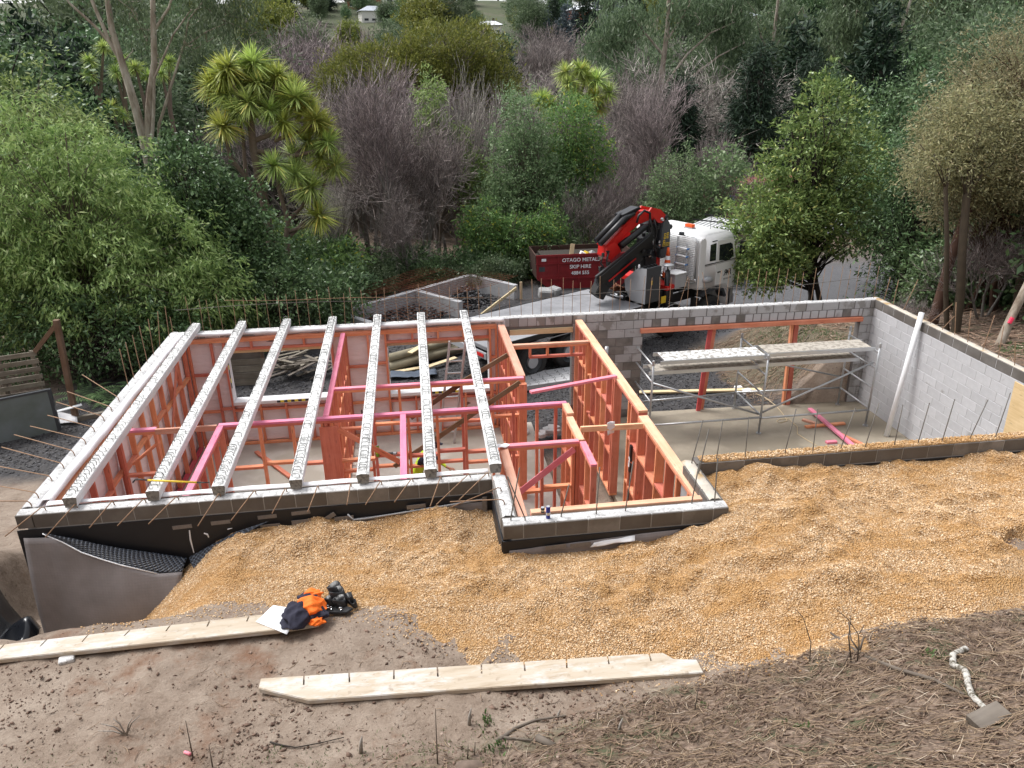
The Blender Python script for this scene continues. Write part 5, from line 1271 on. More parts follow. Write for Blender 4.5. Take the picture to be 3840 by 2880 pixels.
# folded crane
cr = tpoly('crane_column', [(1.15, 1.25), (1.10, 2.85), (1.35, 3.35), (1.75, 3.35), (1.70, 2.2), (1.62, 1.25)], 1.00, 1.40, 'black', TR, 0.03)
tb('crane_base', (1.35, 1.2, 1.3), (0.75, 0.9, 0.35), 'black_matt', cr, 0.03); tb('column_side', (1.72, 1.05, 2.05), (0.20, 0.12, 0.40), 'red_crane', cr, 0.02)
bo = tpoly('main_boom', [(-0.65, 2.60), (-0.61, 2.88), (-0.08, 3.16), (0.66, 3.72), (1.18, 3.70), (1.62, 3.60), (1.80, 3.44), (1.56, 3.33), (1.29, 3.42), (0.71, 3.32), (0.24, 3.08), (-0.09, 2.85), (0.10, 2.82), (-0.10, 2.62), (-0.46, 2.45)], 0.98, 1.28, 'red_crane', TR, 0.015)
tpoly('boom_lip', [(-0.62, 2.88), (0.66, 3.74), (0.68, 3.78), (-0.62, 2.92)], 0.94, 1.32, 'red_crane', bo, 0)
tpoly('boom_gusset', [(-0.10, 2.86), (0.30, 3.18), (0.24, 3.02), (0.06, 2.80)], 0.86, 0.98, 'red_crane', bo, 0.01)
tpoly('boom_foot', [(-0.66, 2.60), (-0.60, 2.86), (-0.30, 2.98), (-0.12, 2.80), (-0.02, 2.66), (-0.44, 2.44)], 0.90, 0.978, 'red_crane', bo, 0.01)
for q in (0.93, 1.33): tpoly('knuckle_plate', [(1.05, 3.70), (1.15, 3.80), (1.55, 3.70), (1.86, 3.46), (1.72, 3.28), (1.5, 3.30), (1.30, 3.46), (1.10, 3.52)], q - 0.05, q, 'red_crane', bo, 0.006)
ttube('pin', [(1.62, 0.82, 3.40), (1.62, 1.40, 3.40)], 0.05, 'chrome', bo, 12); ttube('pin', [(1.83, 0.86, 3.42), (1.83, 1.36, 3.42)], 0.09, 'black', bo, 12)
for k, (yy, dz) in enumerate(((0.96, 0.12), (1.14, 0.18))): ttube('lift_ram', [(-0.85, yy, 2.86 + dz), (0.12, yy, 3.48 + dz), (0.5, yy, 3.68)], [0.085, 0.09, 0.06], 'black', bo, 10)
tpoly('ram_cover', [(0.02, 3.70), (0.70, 3.86), (0.80, 3.80), (0.25, 3.52), (0.10, 3.40)], 0.95, 1.30, 'black', bo, 0.02)
ttube('second_ram', [(-0.10, 0.86, 2.84), (0.8, 0.86, 3.24), (1.25, 0.86, 3.30)], [0.105, 0.105, 0.06], 'black', bo, 12)
for k in range(4):
    y = 0.62 + 0.10 * k; z = -0.03 * k
    mb = MB(); mb.bar((-1.26 + 0.13 * k, y, 2.06 + z + TZ - 0.05 * k), (0.95 + 0.1 * k, y, 3.02 + z + TZ), 0.09, 0.26); ex = mb.build('boom_extension', M['black'], TR, False, 0.012)
    mb = MB(); mb.bar((-1.22 + 0.13 * k, y - 0.05, 2.13 + z + TZ - 0.05 * k), (0.78 + 0.1 * k, y - 0.05, 3.05 + z + TZ), 0.012, 0.02); mb.build('extension_rib', M['dkgrey'], ex)
    mb = MB(); mb.box((-1.28 + 0.13 * k, y, 2.04 + z + TZ - 0.05 * k), (0.07, 0.09, 0.12)); mb.build('extension_head', M['dkgrey'], ex, False, 0.01)
mb = MB(); mb.bar((-0.85, 0.98, 1.66 + TZ), (1.30, 0.98, 2.66 + TZ), 0.26, 0.34); lb = mb.build('outer_boom', M['black'], TR, False, 0.015)
mb = MB(); mb.bar((-0.55, 0.845, 1.86 + TZ), (0.55, 0.845, 2.37 + TZ), 0.02, 0.05); mb.build('boom_flash', M['red_crane'], lb)
mb = MB(); mb.bar((-0.95, 0.98, 1.75 + TZ), (-0.60, 0.98, 1.50 + TZ), 0.30, 0.45); mb.build('boom_head', M['black_matt'], lb, False, 0.02)
mb = MB(); mb.bar((-0.6, 1.15, 1.52 + TZ), (1.2, 1.15, 2.35 + TZ), 0.16, 0.16); mb.build('jib', M['black_matt'], lb, False, 0.01)
for k, pts in enumerate(([(0.43, 0.78, 3.45), (0.48, 0.76, 3.66), (0.68, 0.74, 3.78), (0.93, 0.74, 3.68), (0.98, 0.76, 3.42), (0.88, 0.76, 3.12)], [(0.95, 0.75, 3.5), (1.02, 0.72, 3.3), (0.96, 0.70, 3.0), (1.1, 0.72, 2.75)], [(1.2, 0.80, 3.45), (1.3, 0.76, 3.1), (1.22, 0.76, 2.7), (1.4, 0.8, 2.3)], [(-0.75, 0.9, 2.7), (-0.9, 0.85, 2.45), (-0.7, 0.8, 2.2), (-0.85, 0.8, 1.95)], [(-0.55, 0.88, 2.75), (-0.72, 0.8, 2.5), (-0.6, 0.78, 2.3)])):
    ttube('hose', pts, 0.035 if k < 1 else 0.025, 'black', cr, 8)
rp = random.Random(3)
for k in range(48):
    s0, z0 = (rp.uniform(0.7, 1.6), rp.uniform(2.2, 3.35)) if k < 30 else (rp.uniform(-0.95, -0.55), rp.uniform(2.0, 2.8))
    tb('fitting', (s0, rp.uniform(0.74, 0.95), z0), (rp.uniform(0.05, 0.13), rp.uniform(0.06, 0.12), rp.uniform(0.04, 0.12)), rp.choice(['black', 'black_matt', 'dkgrey', 'black', 'chrome']), cr, 0.008)
tpoly('column_plate', [(1.12, 2.45), (1.22, 2.95), (1.36, 2.93), (1.40, 2.48)], 0.90, 0.93, 'ltgrey', cr, 0.01)
ttube('hook', [(0.82, 0.66, 3.05), (0.70, 0.66, 2.98), (0.62, 0.66, 2.86), (0.70, 0.66, 2.82), (0.78, 0.66, 2.92), (0.80, 0.66, 3.0)], 0.018, 'chrome', cr)
tkp = tpoly('oil_tank', [(1.62, 2.25), (1.60, 3.05), (1.66, 3.34), (1.85, 3.40), (2.00, 3.25), (2.06, 2.98), (2.06, 2.30), (2.0, 2.20), (1.70, 2.18)], 0.85, 1.55, 'dkgrey', TR, 0.03)
ttube('tank_cap', [(2.02, 0.95, 3.10), (2.14, 0.95, 3.10)], 0.08, 'black', tkp, 12)
for (s0, z0) in ((1.79, 2.92), (1.91, 2.93), (1.78, 2.82), (1.90, 2.83), (1.76, 2.71)): tb('warning_sticker', (s0, 0.845, z0), (0.085, 0.008, 0.075), 'yellow', tkp, 0); tb('warning_mark', (s0, 0.8405, z0), (0.045, 0.004, 0.03), 'black', tkp, 0)
tb('name_plate', (1.87, 0.845, 2.61), (0.32, 0.008, 0.10), 'yellow', tkp, 0); tb('name_panel', (1.87, 0.8405, 2.61), (0.29, 0.004, 0.07), 'black', tkp, 0)
text_mesh('name_text', 'PALFINGER', 0.055, M['yellow'], tkp, on_side(1.87, 0.837, 2.61), 'CENTER', False, 0.001, 0.2, 0.001)
# things carried on the truck
def tw(s, y, z): p = TR.matrix_basis @ Vector((s, y, z + TZ)); return p
bpy.context.view_layer.update()
cn = thing('traffic_cone', 'orange and white traffic cone standing behind the truck cab', 'traffic cone', tw(1.72, 0.62, 1.62), None, 0.0)
mb = MB(); mb.box((0, 0, 0.02), (0.34, 0.34, 0.04)); mb.build('base', M['black_matt'], cn, False, 0.01)
for a, b, m in ((0.04, 0.22, 'orange'), (0.22, 0.40, 'paper'), (0.40, 0.58, 'orange'), (0.58, 0.70, 'paper'), (0.70, 0.95, 'orange')):
    mb = MB(); rr = lambda z: 0.145 - 0.115 * z; mb.tube([(0, 0, a), (0, 0, b)], [rr(a), rr(b)], 16, b > 0.9); mb.build('cone_band', M[m], cn, True)
sl = thing('step_ladder', 'blue and white step ladder strapped behind the truck cab', 'ladder', tw(2.2, 0.5, 1.5), None, math.radians(30))
for dy in (-0.02, 0.42):
    mb = MB(); mb.bar((0.0, dy * -1 + 0.2, 0.2), (0.06, dy * -0.8 + 0.2, 1.15), 0.05, 0.03); mb.build('rail', M['ltgrey'], sl)
for k in range(4):
    z = 0.28 + 0.24 * k; mb = MB(); mb.box((0.0 + 0.014 * k, 0.0, z), (0.10, 0.42, 0.03)); st = mb.build('tread', M['white'], sl, False, 0.004)
    for y in (-0.21, 0.21): mb = MB(); mb.box((0.0 + 0.014 * k, y, z), (0.11, 0.02, 0.04)); mb.build('tread_end', M['blue'], st)

# ------------------------------------------------------------------ skip bin
SK = thing('skip_bin', 'dark red skip bin with white lettering behind the crane truck', 'skip', (9.74, 18.7, -0.25), None, 0.0)
prof = [(0.0, 1.40), (0.05, 0.50), (0.58, 0.03), (3.2, 0.03), (3.72, 0.50), (3.76, 1.40)]
mb = MB(); mb.prism(prof, 'y', 0.0, 0.05); mb.build('side_panel', M['skip'], SK); mb = MB(); mb.prism(prof, 'y', 1.65, 1.70); mb.build('side_panel', M['rust'], SK)
mb = MB(); ip = [(a, b) for a, b in prof]; mb.v = []; vs = []; fs = []
for i in range(len(prof) - 1):
    a, b = prof[i], prof[i + 1]; mb.bar(((a[0]), 0.85, a[1]), (b[0], 0.85, b[1]), 1.6, 0.05)
mb.build('floor_panel', M['rust'], SK)
for z, h in ((1.38, 0.09), (1.08, 0.04), (0.50, 0.07)): mb = MB(); mb.box((1.88, -0.02, z), (3.78 if z > 1 else 3.68, 0.05, h)); mb.build('rail', M['skip'], SK, False, 0.008)
for x in (0.04, 0.85, 1.63, 2.4, 3.1, 3.72): mb = MB(); mb.box((x, -0.017, 0.95), (0.05, 0.04, 0.82)); mb.build('stiffener', M['skip'], SK)
for x in (0.9, 1.65, 2.4): mb = MB(); mb.box((x, -0.012, 0.26), (0.05, 0.03, 0.42)); mb.build('stiffener', M['skip'], SK)
def sk_txt(t, x, z, sz): m = _side.copy(); m.translation = Vector((x, -0.046, z)); text_mesh('lettering', t, sz, M['paper'], SK, m, 'CENTER', False, 0.002, 0, 0.003)
sk_txt('OTAGO METALS', 1.70, 1.20, 0.195); sk_txt('SKIP HIRE', 1.68, 0.94, 0.195); sk_txt('4884 555', 1.68, 0.70, 0.185)
mb = MB(); mb.box((0.28, -0.047, 1.24), (0.17, 0.006, 0.10)); mb.build('sticker', M['paper'], SK); mb = MB(); mb.box((0.22, -0.003, 0.88), (0.22, 0.008, 0.18)); mb.build('paint_patch', M['dkgrey'], SK)
tag(beam('plank_offcut', (11.15, 19.2, 0.8), (11.25, 19.3, 1.42), 0.16, 0.04, M['plank'], side=(1, 0, 0)), 'pale plank end sticking up from the skip bin', 'plank')
for k, (x, m, c) in enumerate(((11.6, 'paper', 'white'), (11.75, 'yellow', 'yellow'), (11.95, 'ltgrey', 'grey'))):
    tag(piece('rubbish', (0.22, 0.2, 0.14), (x, 19.1, 1.08), M[m], None, (0.3 * k, 0.4, k), 0.02), '%s scrap lying on the load in the skip bin' % c, 'rubbish')
mb = MB(); mb.box((11.5, 19.5, 0.6), (3.2, 1.2, 0.9)); tag(mb.build('skip_load', M['bark_dark'], None, False, 0.1), 'dark mixed rubbish filling the skip bin', 'rubbish', kind='stuff')

# ------------------------------------------------------------------ block bins with rusty mesh
AN = math.radians(40.5)
RB = thing('block_bins', 'open low block storage bins behind the house with rusty mesh over them', 'block bins', (1.70, 14.35, -0.2), None, AN)
def rwall(x0, y0, x1, y1, z1=0.65, nc=3):
    """blocks between two local points (axis-aligned in the bins' own frame)"""
    along = 'x' if abs(x1 - x0) > abs(y1 - y0) else 'y'
    a0, a1 = (min(x0, x1), max(x0, x1)) if along == 'x' else (min(y0, y1), max(y0, y1)); fx = y0 if along == 'x' else x0
    mb = MB(); c = ((a0 + a1) / 2, fx, z1 / 2 - 0.004) if along == 'x' else (fx, (a0 + a1) / 2, z1 / 2 - 0.004); d = (a1 - a0 - 0.02, 0.185, z1 - 0.01) if along == 'x' else (0.185, a1 - a0 - 0.02, z1 - 0.01); mb.box(c, d); mb.build('mortar', M['mortar'], RB)
    for k in range(nc):
        a = a0 - 0.2 * (k % 2)
        while a < a1 - 0.05:
            s, e = max(a, a0), min(a + 0.4, a1); a += 0.4
            if e - s < 0.08: continue
            L = round(e - s - 0.01, 2); cc = ((s + e) / 2, fx, z1 - (nc - k - 0.5) * z1 / nc); dm = (L, 0.2, z1 / nc - 0.01)
            if along == 'y': cc = (fx, (s + e) / 2, cc[2]); dm = (0.2, L, z1 / nc - 0.01)
            o = link('block', box_mesh(*dm, M['block'], 0.005), None, RB); o.location = cc
rwall(-0.6, 0, 7.45, 0); rwall(7.35, -2.3, 7.35, -0.11); rwall(4.6, -2.25, 4.6, -0.11); rwall(1.25, -1.65, 1.25, -0.11)
bpy.context.view_layer.update()
mtx = RB.matrix_basis
def rmesh(label, x0, x1, y0, y1, zf, seed, step=0.20, mat='mesh_rust'):
    mb = MB(); rr = random.Random(seed)
    for x in np.arange(x0, x1, step): mb.tube([mtx @ Vector((x + rr.uniform(-.01, .01), y, zf(x, y))) for y in np.linspace(y0, y1, 5)], 0.0055, 4, False)
    for y in np.arange(y0, y1, step): mb.tube([mtx @ Vector((x, y + rr.uniform(-.01, .01), zf(x, y) + 0.01)) for x in np.linspace(x0, x1, 8)], 0.0055, 4, False)
    tag(mb.build('reinforcing_mesh', M[mat], None), label, 'steel mesh')
rmesh('rusty steel mesh sheet lying across the right block bin', 4.3, 7.9, -1.9, 0.5, lambda x, y: 0.70 + 0.05 * math.sin(x * 1.7) - 0.04 * y, 1)
rmesh('rusty steel mesh sheet sagging into the middle block bin', 1.6, 5.2, -2.2, 0.2, lambda x, y: 0.62 + 0.16 * (y + 0.2) * 0.8 + 0.03 * math.sin(x * 3), 2)
rmesh('pile of rusty mesh sheets behind the block bins', 2.2, 7.0, 0.25, 1.15, lambda x, y: 0.75 + 0.10 * math.sin(x * 0.9 + y), 3, 0.19)
rmesh('second layer of rusty mesh behind the block bins', 2.6, 6.4, 0.35, 1.3, lambda x, y: 0.90 + 0.06 * math.sin(x * 1.3), 4, 0.21)
X = RNG.normal(5.9, 0.55, 900); Y = RNG.normal(-1.25, 0.42, 900); Zp = -0.12 + 0.62 * np.exp(-((X - 5.9) / 0.7) ** 2 - ((Y + 1.2) / 0.55) ** 2) * RNG.uniform(0.3, 1, 900)
ca_, sa_ = math.cos(AN), math.sin(AN)
tag(link('rubble_heap', chips('rubble_heap', 1.70 + X * ca_ - Y * sa_, 14.35 + X * sa_ + Y * ca_, Zp, 0.085, M['dstone'], 0.5, 33), M['dstone']), 'dark heap of broken stone in the right block bin', 'rubble', kind='stuff')
X = RNG.uniform(1.5, 4.4, 700); Y = RNG.uniform(-2.0, -0.2, 700)
tag(link('stone_fill', chips('stone_fill', 1.70 + X * ca_ - Y * sa_, 14.35 + X * sa_ + Y * ca_, np.full(700, -0.05) + 0.1 * RNG.random(700), 0.07, M['dstone'], 0.5, 34), M['dstone']), 'dark stones on the floor of the middle block bin', 'rubble', kind='stuff')
_p = mtx @ Vector((7.3, -2.35, 0.55)); _q = mtx @ Vector((5.2, -2.6, 0.1)); tag(beam('timber_brace', _q, _p, 0.045, 0.10, M['plank']), 'pale timber leaning on the right arm of the block bins', 'timber')
_p = mtx @ Vector((7.48, -2.42, 0.0)); tag(beam('timber_post', _p, _p + Vector((0, 0, 0.75)), 0.09, 0.045, M['plank'], side=(1, 0, 0)), 'short pale post at the end of the block bins', 'post')
for k, (x, y) in enumerate(((9.9, 17.6), (10.25, 17.75))): tag(piece('concrete_lump', (0.5, 0.4, 0.34), (x, y, 0.02), M['mortar'], None, (0.2, 0.1, k), 0.05), ['left concrete lump beside the skip bin', 'right concrete lump against the skip bin'][k], 'rubble')

# ------------------------------------------------------------------ poles, pallets and tarp seen through the windows
mbs = [((4.25, 10.95, 0.03), (6.5, 12.15, 0.06), 0.13), ((4.2, 11.25, 0.03), (6.6, 12.55, 0.05), 0.12), ((4.3, 11.1, 0.26), (6.1, 12.1, 0.28), 0.12), ((4.15, 11.5, 0.02), (6.2, 12.9, 0.05), 0.13)]
labs = ['thick round pole lying nearest the back window', 'round pole lying behind the nearest one', 'round pole resting on top of the others', 'farthest round pole of the stack by the window']
for (a, b, r), l in zip(mbs, labs):
    mb = MB(); mb.tube([a, ((a[0] + b[0]) / 2, (a[1] + b[1]) / 2, (a[2] + b[2]) / 2 + 0.01), b], [r, r * 0.95, r * 0.85], 12); tag(mb.build('timber_pole', simple('pole_wood', (0.27, 0.235, 0.16), 0.85, 0, 0.35, 5), None, True), l, 'pole', 'round poles stacked outside the window')
for k, (a, b, l) in enumerate((((4.9, 11.0, 0.42), (5.4, 11.7, 0.44), 'flat pale board lying on the poles by the left end'), ((5.3, 10.9, 0.0), (6.2, 11.5, 0.02), 'pale board on the ground in front of the poles'), ((4.4, 10.75, -0.03), (5.2, 11.0, -0.03), 'board lying at the foot of the poles near the tarp'))):
    tag(beam('board', a, b, 0.16, 0.03, M['plank']), l, 'board')
n = 18; AA, BB = np.meshgrid(np.linspace(4.3, 5.6, n), np.linspace(10.3, 10.75, n)); ZZ = -0.03 + 0.035 * (vnoise(AA * 4, BB * 4, 95) + 1) + 0.02 * vnoise(AA * 11, BB * 11, 96)
tag(sheet('tarpaulin', np.stack([AA, BB, ZZ], -1), simple('tarp_blue_grey', (0.075, 0.095, 0.13), 0.5, 0, 0.3, 3), None, 0.004, False), 'dark blue grey tarpaulin crumpled on the stones outside the window', 'tarpaulin')
pw = thing('plank_stack', 'stack of mossy weathered planks standing outside the left window', 'planks', (0.2, 10.6, -0.1))
for k in range(6): piece('plank', (1.9, 0.05, 0.17), (0.15, 10.6 + 0.01 * k, 0.0 + 0.185 * k), M['grey_wood'], pw, (0.03 * (k % 2), 0, 0))
piece('post', (0.09, 0.09, 1.3), (1.05, 10.66, 0.5), M['brown_wood'], pw)
pl = thing('pallet_heap', 'heap of broken grey pallet slats outside the left window', 'pallets', (1.8, 11.0, -0.1))
rr = random.Random(12)
for k in range(34):
    c = Vector((1.85 + rr.gauss(0, 0.45), 11.1 + rr.gauss(0, 0.3), 0.02 + 0.018 * k * 0.9)); a = rr.choice((0.62, 0.62, 0.62, -0.75, 0.2)) + rr.gauss(0, 0.12); L = rr.uniform(0.5, 1.2)
    d = Vector((math.cos(a), math.sin(a), rr.gauss(0.05, 0.12))) * L / 2; beam('slat', c - d, c + d, 0.09, 0.022, M['grey_wood'], pl)
# stacked spare ribs outside the doorway
for k in range(6):
    o = 0.15 * k; a = Vector((7.75 - 0.12 * k * 0.3, 9.0 + o * 0.95, 0.02)); b = Vector((10.2 - 0.12 * k * 0.3, 9.5 + o * 0.95, 0.02))
    r = thing('concrete_rib', 'spare concrete rib in the bundle lying outside the rear doorway', 'concrete beam', (a + b) / 2, 'spare ribs outside the doorway')
    beam('rib_body', a, b, 0.135, 0.13, M['mortar_pale'], r); d = (b - a).normalized()
    for q in range(9):
        so = link('stirrup', ST, None, r); so.location = a + d * (0.15 + q * 0.26) + Vector((0, 0, 0.06)) - ORG[r.name]; so.rotation_euler = (random.uniform(-0.9, 0.9), 0, math.atan2(d.y, d.x) - math.pi / 2 + random.uniform(-.4, .4))

# ------------------------------------------------------------------ left side: post, panel, pallet
po = thing('timber_frame_post', 'tall brown timber post with diagonal arm beside the left bush', 'post', (-3.15, 9.05, -0.1))
beam('post', (-3.17, 9.05, -0.12), (-3.05, 9.05, 2.42), 0.12, 0.12, M['brown_wood'], po, side=(1, 0, 0)); beam('arm', (-3.08, 9.04, 2.30), (-3.76, 9.2, 1.62), 0.05, 0.10, M['brown_wood'], po)
tag(beam('sleeper', (-3.1, 8.98, -0.06), (-2.2, 9.35, -0.06), 0.12, 0.12, M['grey_wood']), 'weathered sleeper on the ground at the foot of the brown post', 'sleeper')
pn = thing('grey_panel', 'flat grey green panel standing on the black stones at the left', 'panel', (-3.9, 8.2, -0.1))
p0, p1 = Vector((-4.9, 7.72, 0)), Vector((-3.33, 8.5, 0)); dd = (p1 - p0).normalized()
def panel_mat():
    t = NT('panel_grey'); a = t.noise(t.coord(), 1.3, 4); t.col(t.ramp(a, [(0.35, (0.12, 0.145, 0.125)), (0.65, (0.185, 0.215, 0.225))])); t.rough(0.45); return t.m
M['panel'] = panel_mat()
beam('board', p0 + Vector((0, 0, 0.40)), p1 + Vector((0, 0, 0.40)), 0.03, 1.04, M['panel'], pn); beam('rim', p0 + Vector((0, 0, 0.93)), p1 + Vector((0, 0, 0.93)), 0.07, 0.045, M['dkgrey'], pn)
beam('rim', p1 + Vector((0, 0, -0.12)), p1 + Vector((0, 0, 0.95)), 0.07, 0.07, M['dkgrey'], pn, side=(1, 0, 0))
pt = thing('pallet', 'weathered timber pallet standing on edge behind the grey panel', 'pallet', (-4.4, 9.2, 0))
q0, q1 = Vector((-5.2, 8.75, 0)), Vector((-3.78, 9.25, 0))
for k in range(6): beam('slat', q0 + Vector((0, 0, 0.62 + 0.19 * k)), q1 + Vector((0.03, 0.0, 0.62 + 0.19 * k)), 0.022, 0.11, M['grey_wood'], pt)
for q in (0.05, 0.5, 0.95): c = q0.lerp(q1, q) + Vector((-0.02, 0.055, 0)); beam('bearer', c + Vector((0, 0, 0.0)), c + Vector((0, 0, 1.64)), 0.04, 0.09, M['grey_wood'], pt)
tag(beam('white_board', (-3.42, 8.70, 0.28), (-2.93, 8.98, 0.31), 0.12, 0.02, M['pvc']), 'white board sticking out behind the grey panel', 'board')
tag(flat_sheet('white_sheet', (-3.55, 8.75, -0.06), (-3.0, 8.72, -0.05), (-3.6, 9.1, 0.12), (-3.1, 9.0, 0.02), 8, 6, M['wrap_white'], None, 0.03, (0, 0, 1), 97), 'crumpled white sheet on the ground beside the brown post', 'sheet')

# ------------------------------------------------------------------ vehicles and container beyond
vn = thing('work_van', 'white van with ribbed roof and roof bars parked beyond the truck', 'van', (17.3, 19.9, -0.1), None, math.radians(48))
mb = MB(); mb.prism([(-2.3, 0.35), (-2.35, 1.85), (-2.25, 1.98), (1.2, 1.98), (1.75, 1.35), (2.45, 1.1), (2.5, 0.4)], 'y', -0.9, 0.9); vb = mb.build('body', M['white'], vn, False, 0.05)
for k in range(9): mb = MB(); mb.box((-0.5, -0.72 + 0.18 * k, 1.99), (3.3, 0.05, 0.025)); mb.build('roof_rib', M['ltgrey'], vb)
for x in (-1.8, -0.4, 0.9): mb = MB(); mb.bar((x, -0.98, 2.10), (x, 0.98, 2.10), 0.04, 0.04); mb.build('roof_bar', M['black'], vb)
for y in (-0.902, 0.902): mb = MB(); mb.box((0.2, y, 1.55), (1.6, 0.01, 0.45)); mb.build('window', M['glass'], vb); mb = MB(); mb.prism([(-2.2, 0.7), (-1.2, 0.7), (-0.4, 1.25), (-1.5, 1.0)], 'y', y - 0.004, y + 0.004); mb.build('flash', M['red_crane'], vb)
for x in (-1.5, 1.6):
    for y in (-0.82, 0.82): mb = MB(); mb.disc((x, y, 0.33), (0, 1, 0), 0.33, 0.22, 18); w_ = mb.build('wheel', M['tyre'], vn); mb = MB(); mb.disc((x, y, 0.33), (0, 1, 0), 0.19, 0.235, 14); mb.build('rim', M['chrome'], w_)
tl = thing('portable_toilet', 'white and blue portable cabin roof behind the crane', 'cabin', (14.95, 20.6, -0.4), None, 0.3)
mb = MB(); mb.box((0, 0, 1.0), (1.1, 1.1, 2.0)); mb.build('wall', M['white'], tl, False, 0.03); mb = MB(); mb.prism([(-0.6, 2.0), (0.6, 2.0), (0.45, 2.15), (0, 2.25), (-0.45, 2.15)], 'y', -0.6, 0.6); mb.build('roof', M['white'], tl, False, 0.03)
mb = MB(); mb.box((0.1, -0.56, 1.72), (0.6, 0.02, 0.25)); mb.build('vent', M['blue'], tl)
ct = thing('shipping_container', 'dark red shipping container half hidden behind the glossy tree', 'container', (21.6, 28.0, -0.5), None, math.radians(25))
M['cont'] = simple('container_red', (0.23, 0.035, 0.038), 0.6, 0, 0.2, 3); M['cont_top'] = simple('container_roof', (0.46, 0.16, 0.14), 0.7, 0, 0.2, 3)
mb = MB(); mb.box((3.0, 1.2, 1.3), (6.0, 2.4, 2.55)); cb = mb.build('shell', M['cont'], ct)
for k in range(20): mb = MB(); mb.box((0.2 + 0.295 * k, -0.012, 1.3), (0.14, 0.05, 2.3)); mb.build('corrugation', M['cont'], cb, False, 0.01)
mb = MB(); mb.box((3.0, 1.2, 2.60), (6.04, 2.44, 0.05)); mb.build('roof', M['cont_top'], ct)
for y in (0.05, 2.35): mb = MB(); mb.box((-0.02, y, 1.3), (0.10, 0.12, 2.6)); mb.build('corner_post', M['cont'], ct)
for y in (0.65, 1.0, 1.4, 1.75): mb = MB(); mb.tube([(-0.03, y, 0.1), (-0.03, y, 2.5)], 0.02, 6); mb.build('lock_bar', M['ltgrey'], ct)
mb = MB(); mb.box((-0.03, 0.42, 1.75), (0.03, 0.45, 0.6)); mb.build('poster', M['blue'], ct); mb = MB(); mb.box((-0.05, 0.42, 1.62), (0.02, 0.34, 0.22)); mb.build('poster_print', M['paper'], ct)
vx = thing('parked_car', 'pale car parked beyond the driveway, glimpsed through the trees', 'car', (27.0, 27.5, -1.1), None, math.radians(200))
mb = MB(); mb.prism([(-2.1, 0.3), (-2.1, 0.85), (-1.3, 0.95), (-0.8, 1.4), (0.7, 1.4), (1.2, 0.95), (2.0, 0.8), (2.1, 0.3)], 'y', -0.85, 0.85); b_ = mb.build('body', M['ltgrey'], vx, False, 0.06); mb = MB(); mb.prism([(-1.15, 0.97), (-0.75, 1.33), (0.65, 1.33), (1.05, 0.97)], 'y', -0.86, 0.86); mb.build('window', M['glass'], b_)
for x in (-1.3, 1.3):
    for y in (-0.8, 0.8): mb = MB(); mb.disc((x, y, 0.3), (0, 1, 0), 0.3, 0.2, 16); mb.build('wheel', M['tyre'], vx)
# ------------------------------------------------------------------ foreground boards
def notched(name, label, outline, notches, zt, th):
    t = thing(name, label, 'board', (outline[0][0], outline[0][1], zt - th))
    mb = MB(); mb.prism(outline, 'z', zt - th, zt)
    bd = mb.build('timber', M['form_board'], t, False, 0.006)
    # saw cuts, cut through the board with a boolean
    cut = MB()
    for (a, b) in notches:
        a = Vector((*a, zt)); b = Vector((*b, zt)); d = (b - a).normalized(); cut.bar(a - d * 0.06, b, 0.016, th * 3)
    co = cut.build('cutter', M['form_board'], t)
    md = bd.modifiers.new('cuts', 'BOOLEAN'); md.object = co; md.operation = 'DIFFERENCE'; md.solver = 'EXACT'
    dg = bpy.context.evaluated_depsgraph_get(); me = bpy.data.meshes.new_from_object(bd.evaluated_get(dg)); bd.modifiers.clear(); bd.data = me
    bpy.data.objects.remove(co)
    return t


B1 = [(3.400, -2.910), (3.400, -3.040), (3.890, -3.260), (7.630, -3.460), (7.630, -3.280), (7.410, -3.240), (7.330, -3.140)]
N1 = [((3.81, -2.94), (3.82, -3.06)), ((4.24, -2.97), (4.25, -3.09)), ((4.67, -2.99), (4.67, -3.11)), ((5.09, -3.02), (5.09, -3.14)), ((5.52, -3.04), (5.51, -3.16)), ((5.94, -3.06), (5.93, -3.19)), ((6.36, -3.09), (6.34, -3.21)), ((6.77, -3.11), (6.76, -3.22)), ((7.19, -3.13), (7.18, -3.24))]
notched('form_board', 'long pale notched board lying nearest the camera', B1, N1, 2.292, 0.055)
B2 = [(0.370, -2.060), (0.480, -2.290), (0.780, -2.275), (3.460, -2.240), (3.880, -2.200), (3.840, -1.985), (3.280, -1.965), (0.680, -2.05)]
N2 = [((1.12, -2.06), (1.10, -2.14)), ((1.52, -2.04), (1.50, -2.13)), ((1.93, -2.02), (1.90, -2.10)), ((2.33, -2.0), (2.31, -2.09)), ((2.73, -1.985), (2.72, -2.08)), ((3.13, -1.97), (3.12, -2.06)), ((0.72, -2.07), (0.71, -2.13))]
notched('form_board', 'pale notched board on the left with the jacket and paper on its end', B2, N2, 2.298, 0.055)
P = np.array([[(3.22, -2.09, 2.303), (3.57, -2.31, 2.303)], [(3.37, -1.84, 2.303), (3.56, -1.91, 2.303)]])
tag(flat_sheet('paper_sheet', (3.22, -2.09, 2.306), (3.57, -2.33, 2.300), (3.36, -1.83, 2.300), (3.66, -1.95, 2.306), 8, 8, M['paper'], None, 0.003, (0, 0, 1), 99, 0.0015), 'blank white paper sheet lying on the left board', 'paper')
tag(piece('paver', (0.14, 0.10, 0.05), (1.40, -2.30, 2.23), M['grout'], None, (0, 0, 0.3), 0.008), 'small pale block wedged under the left board', 'block')

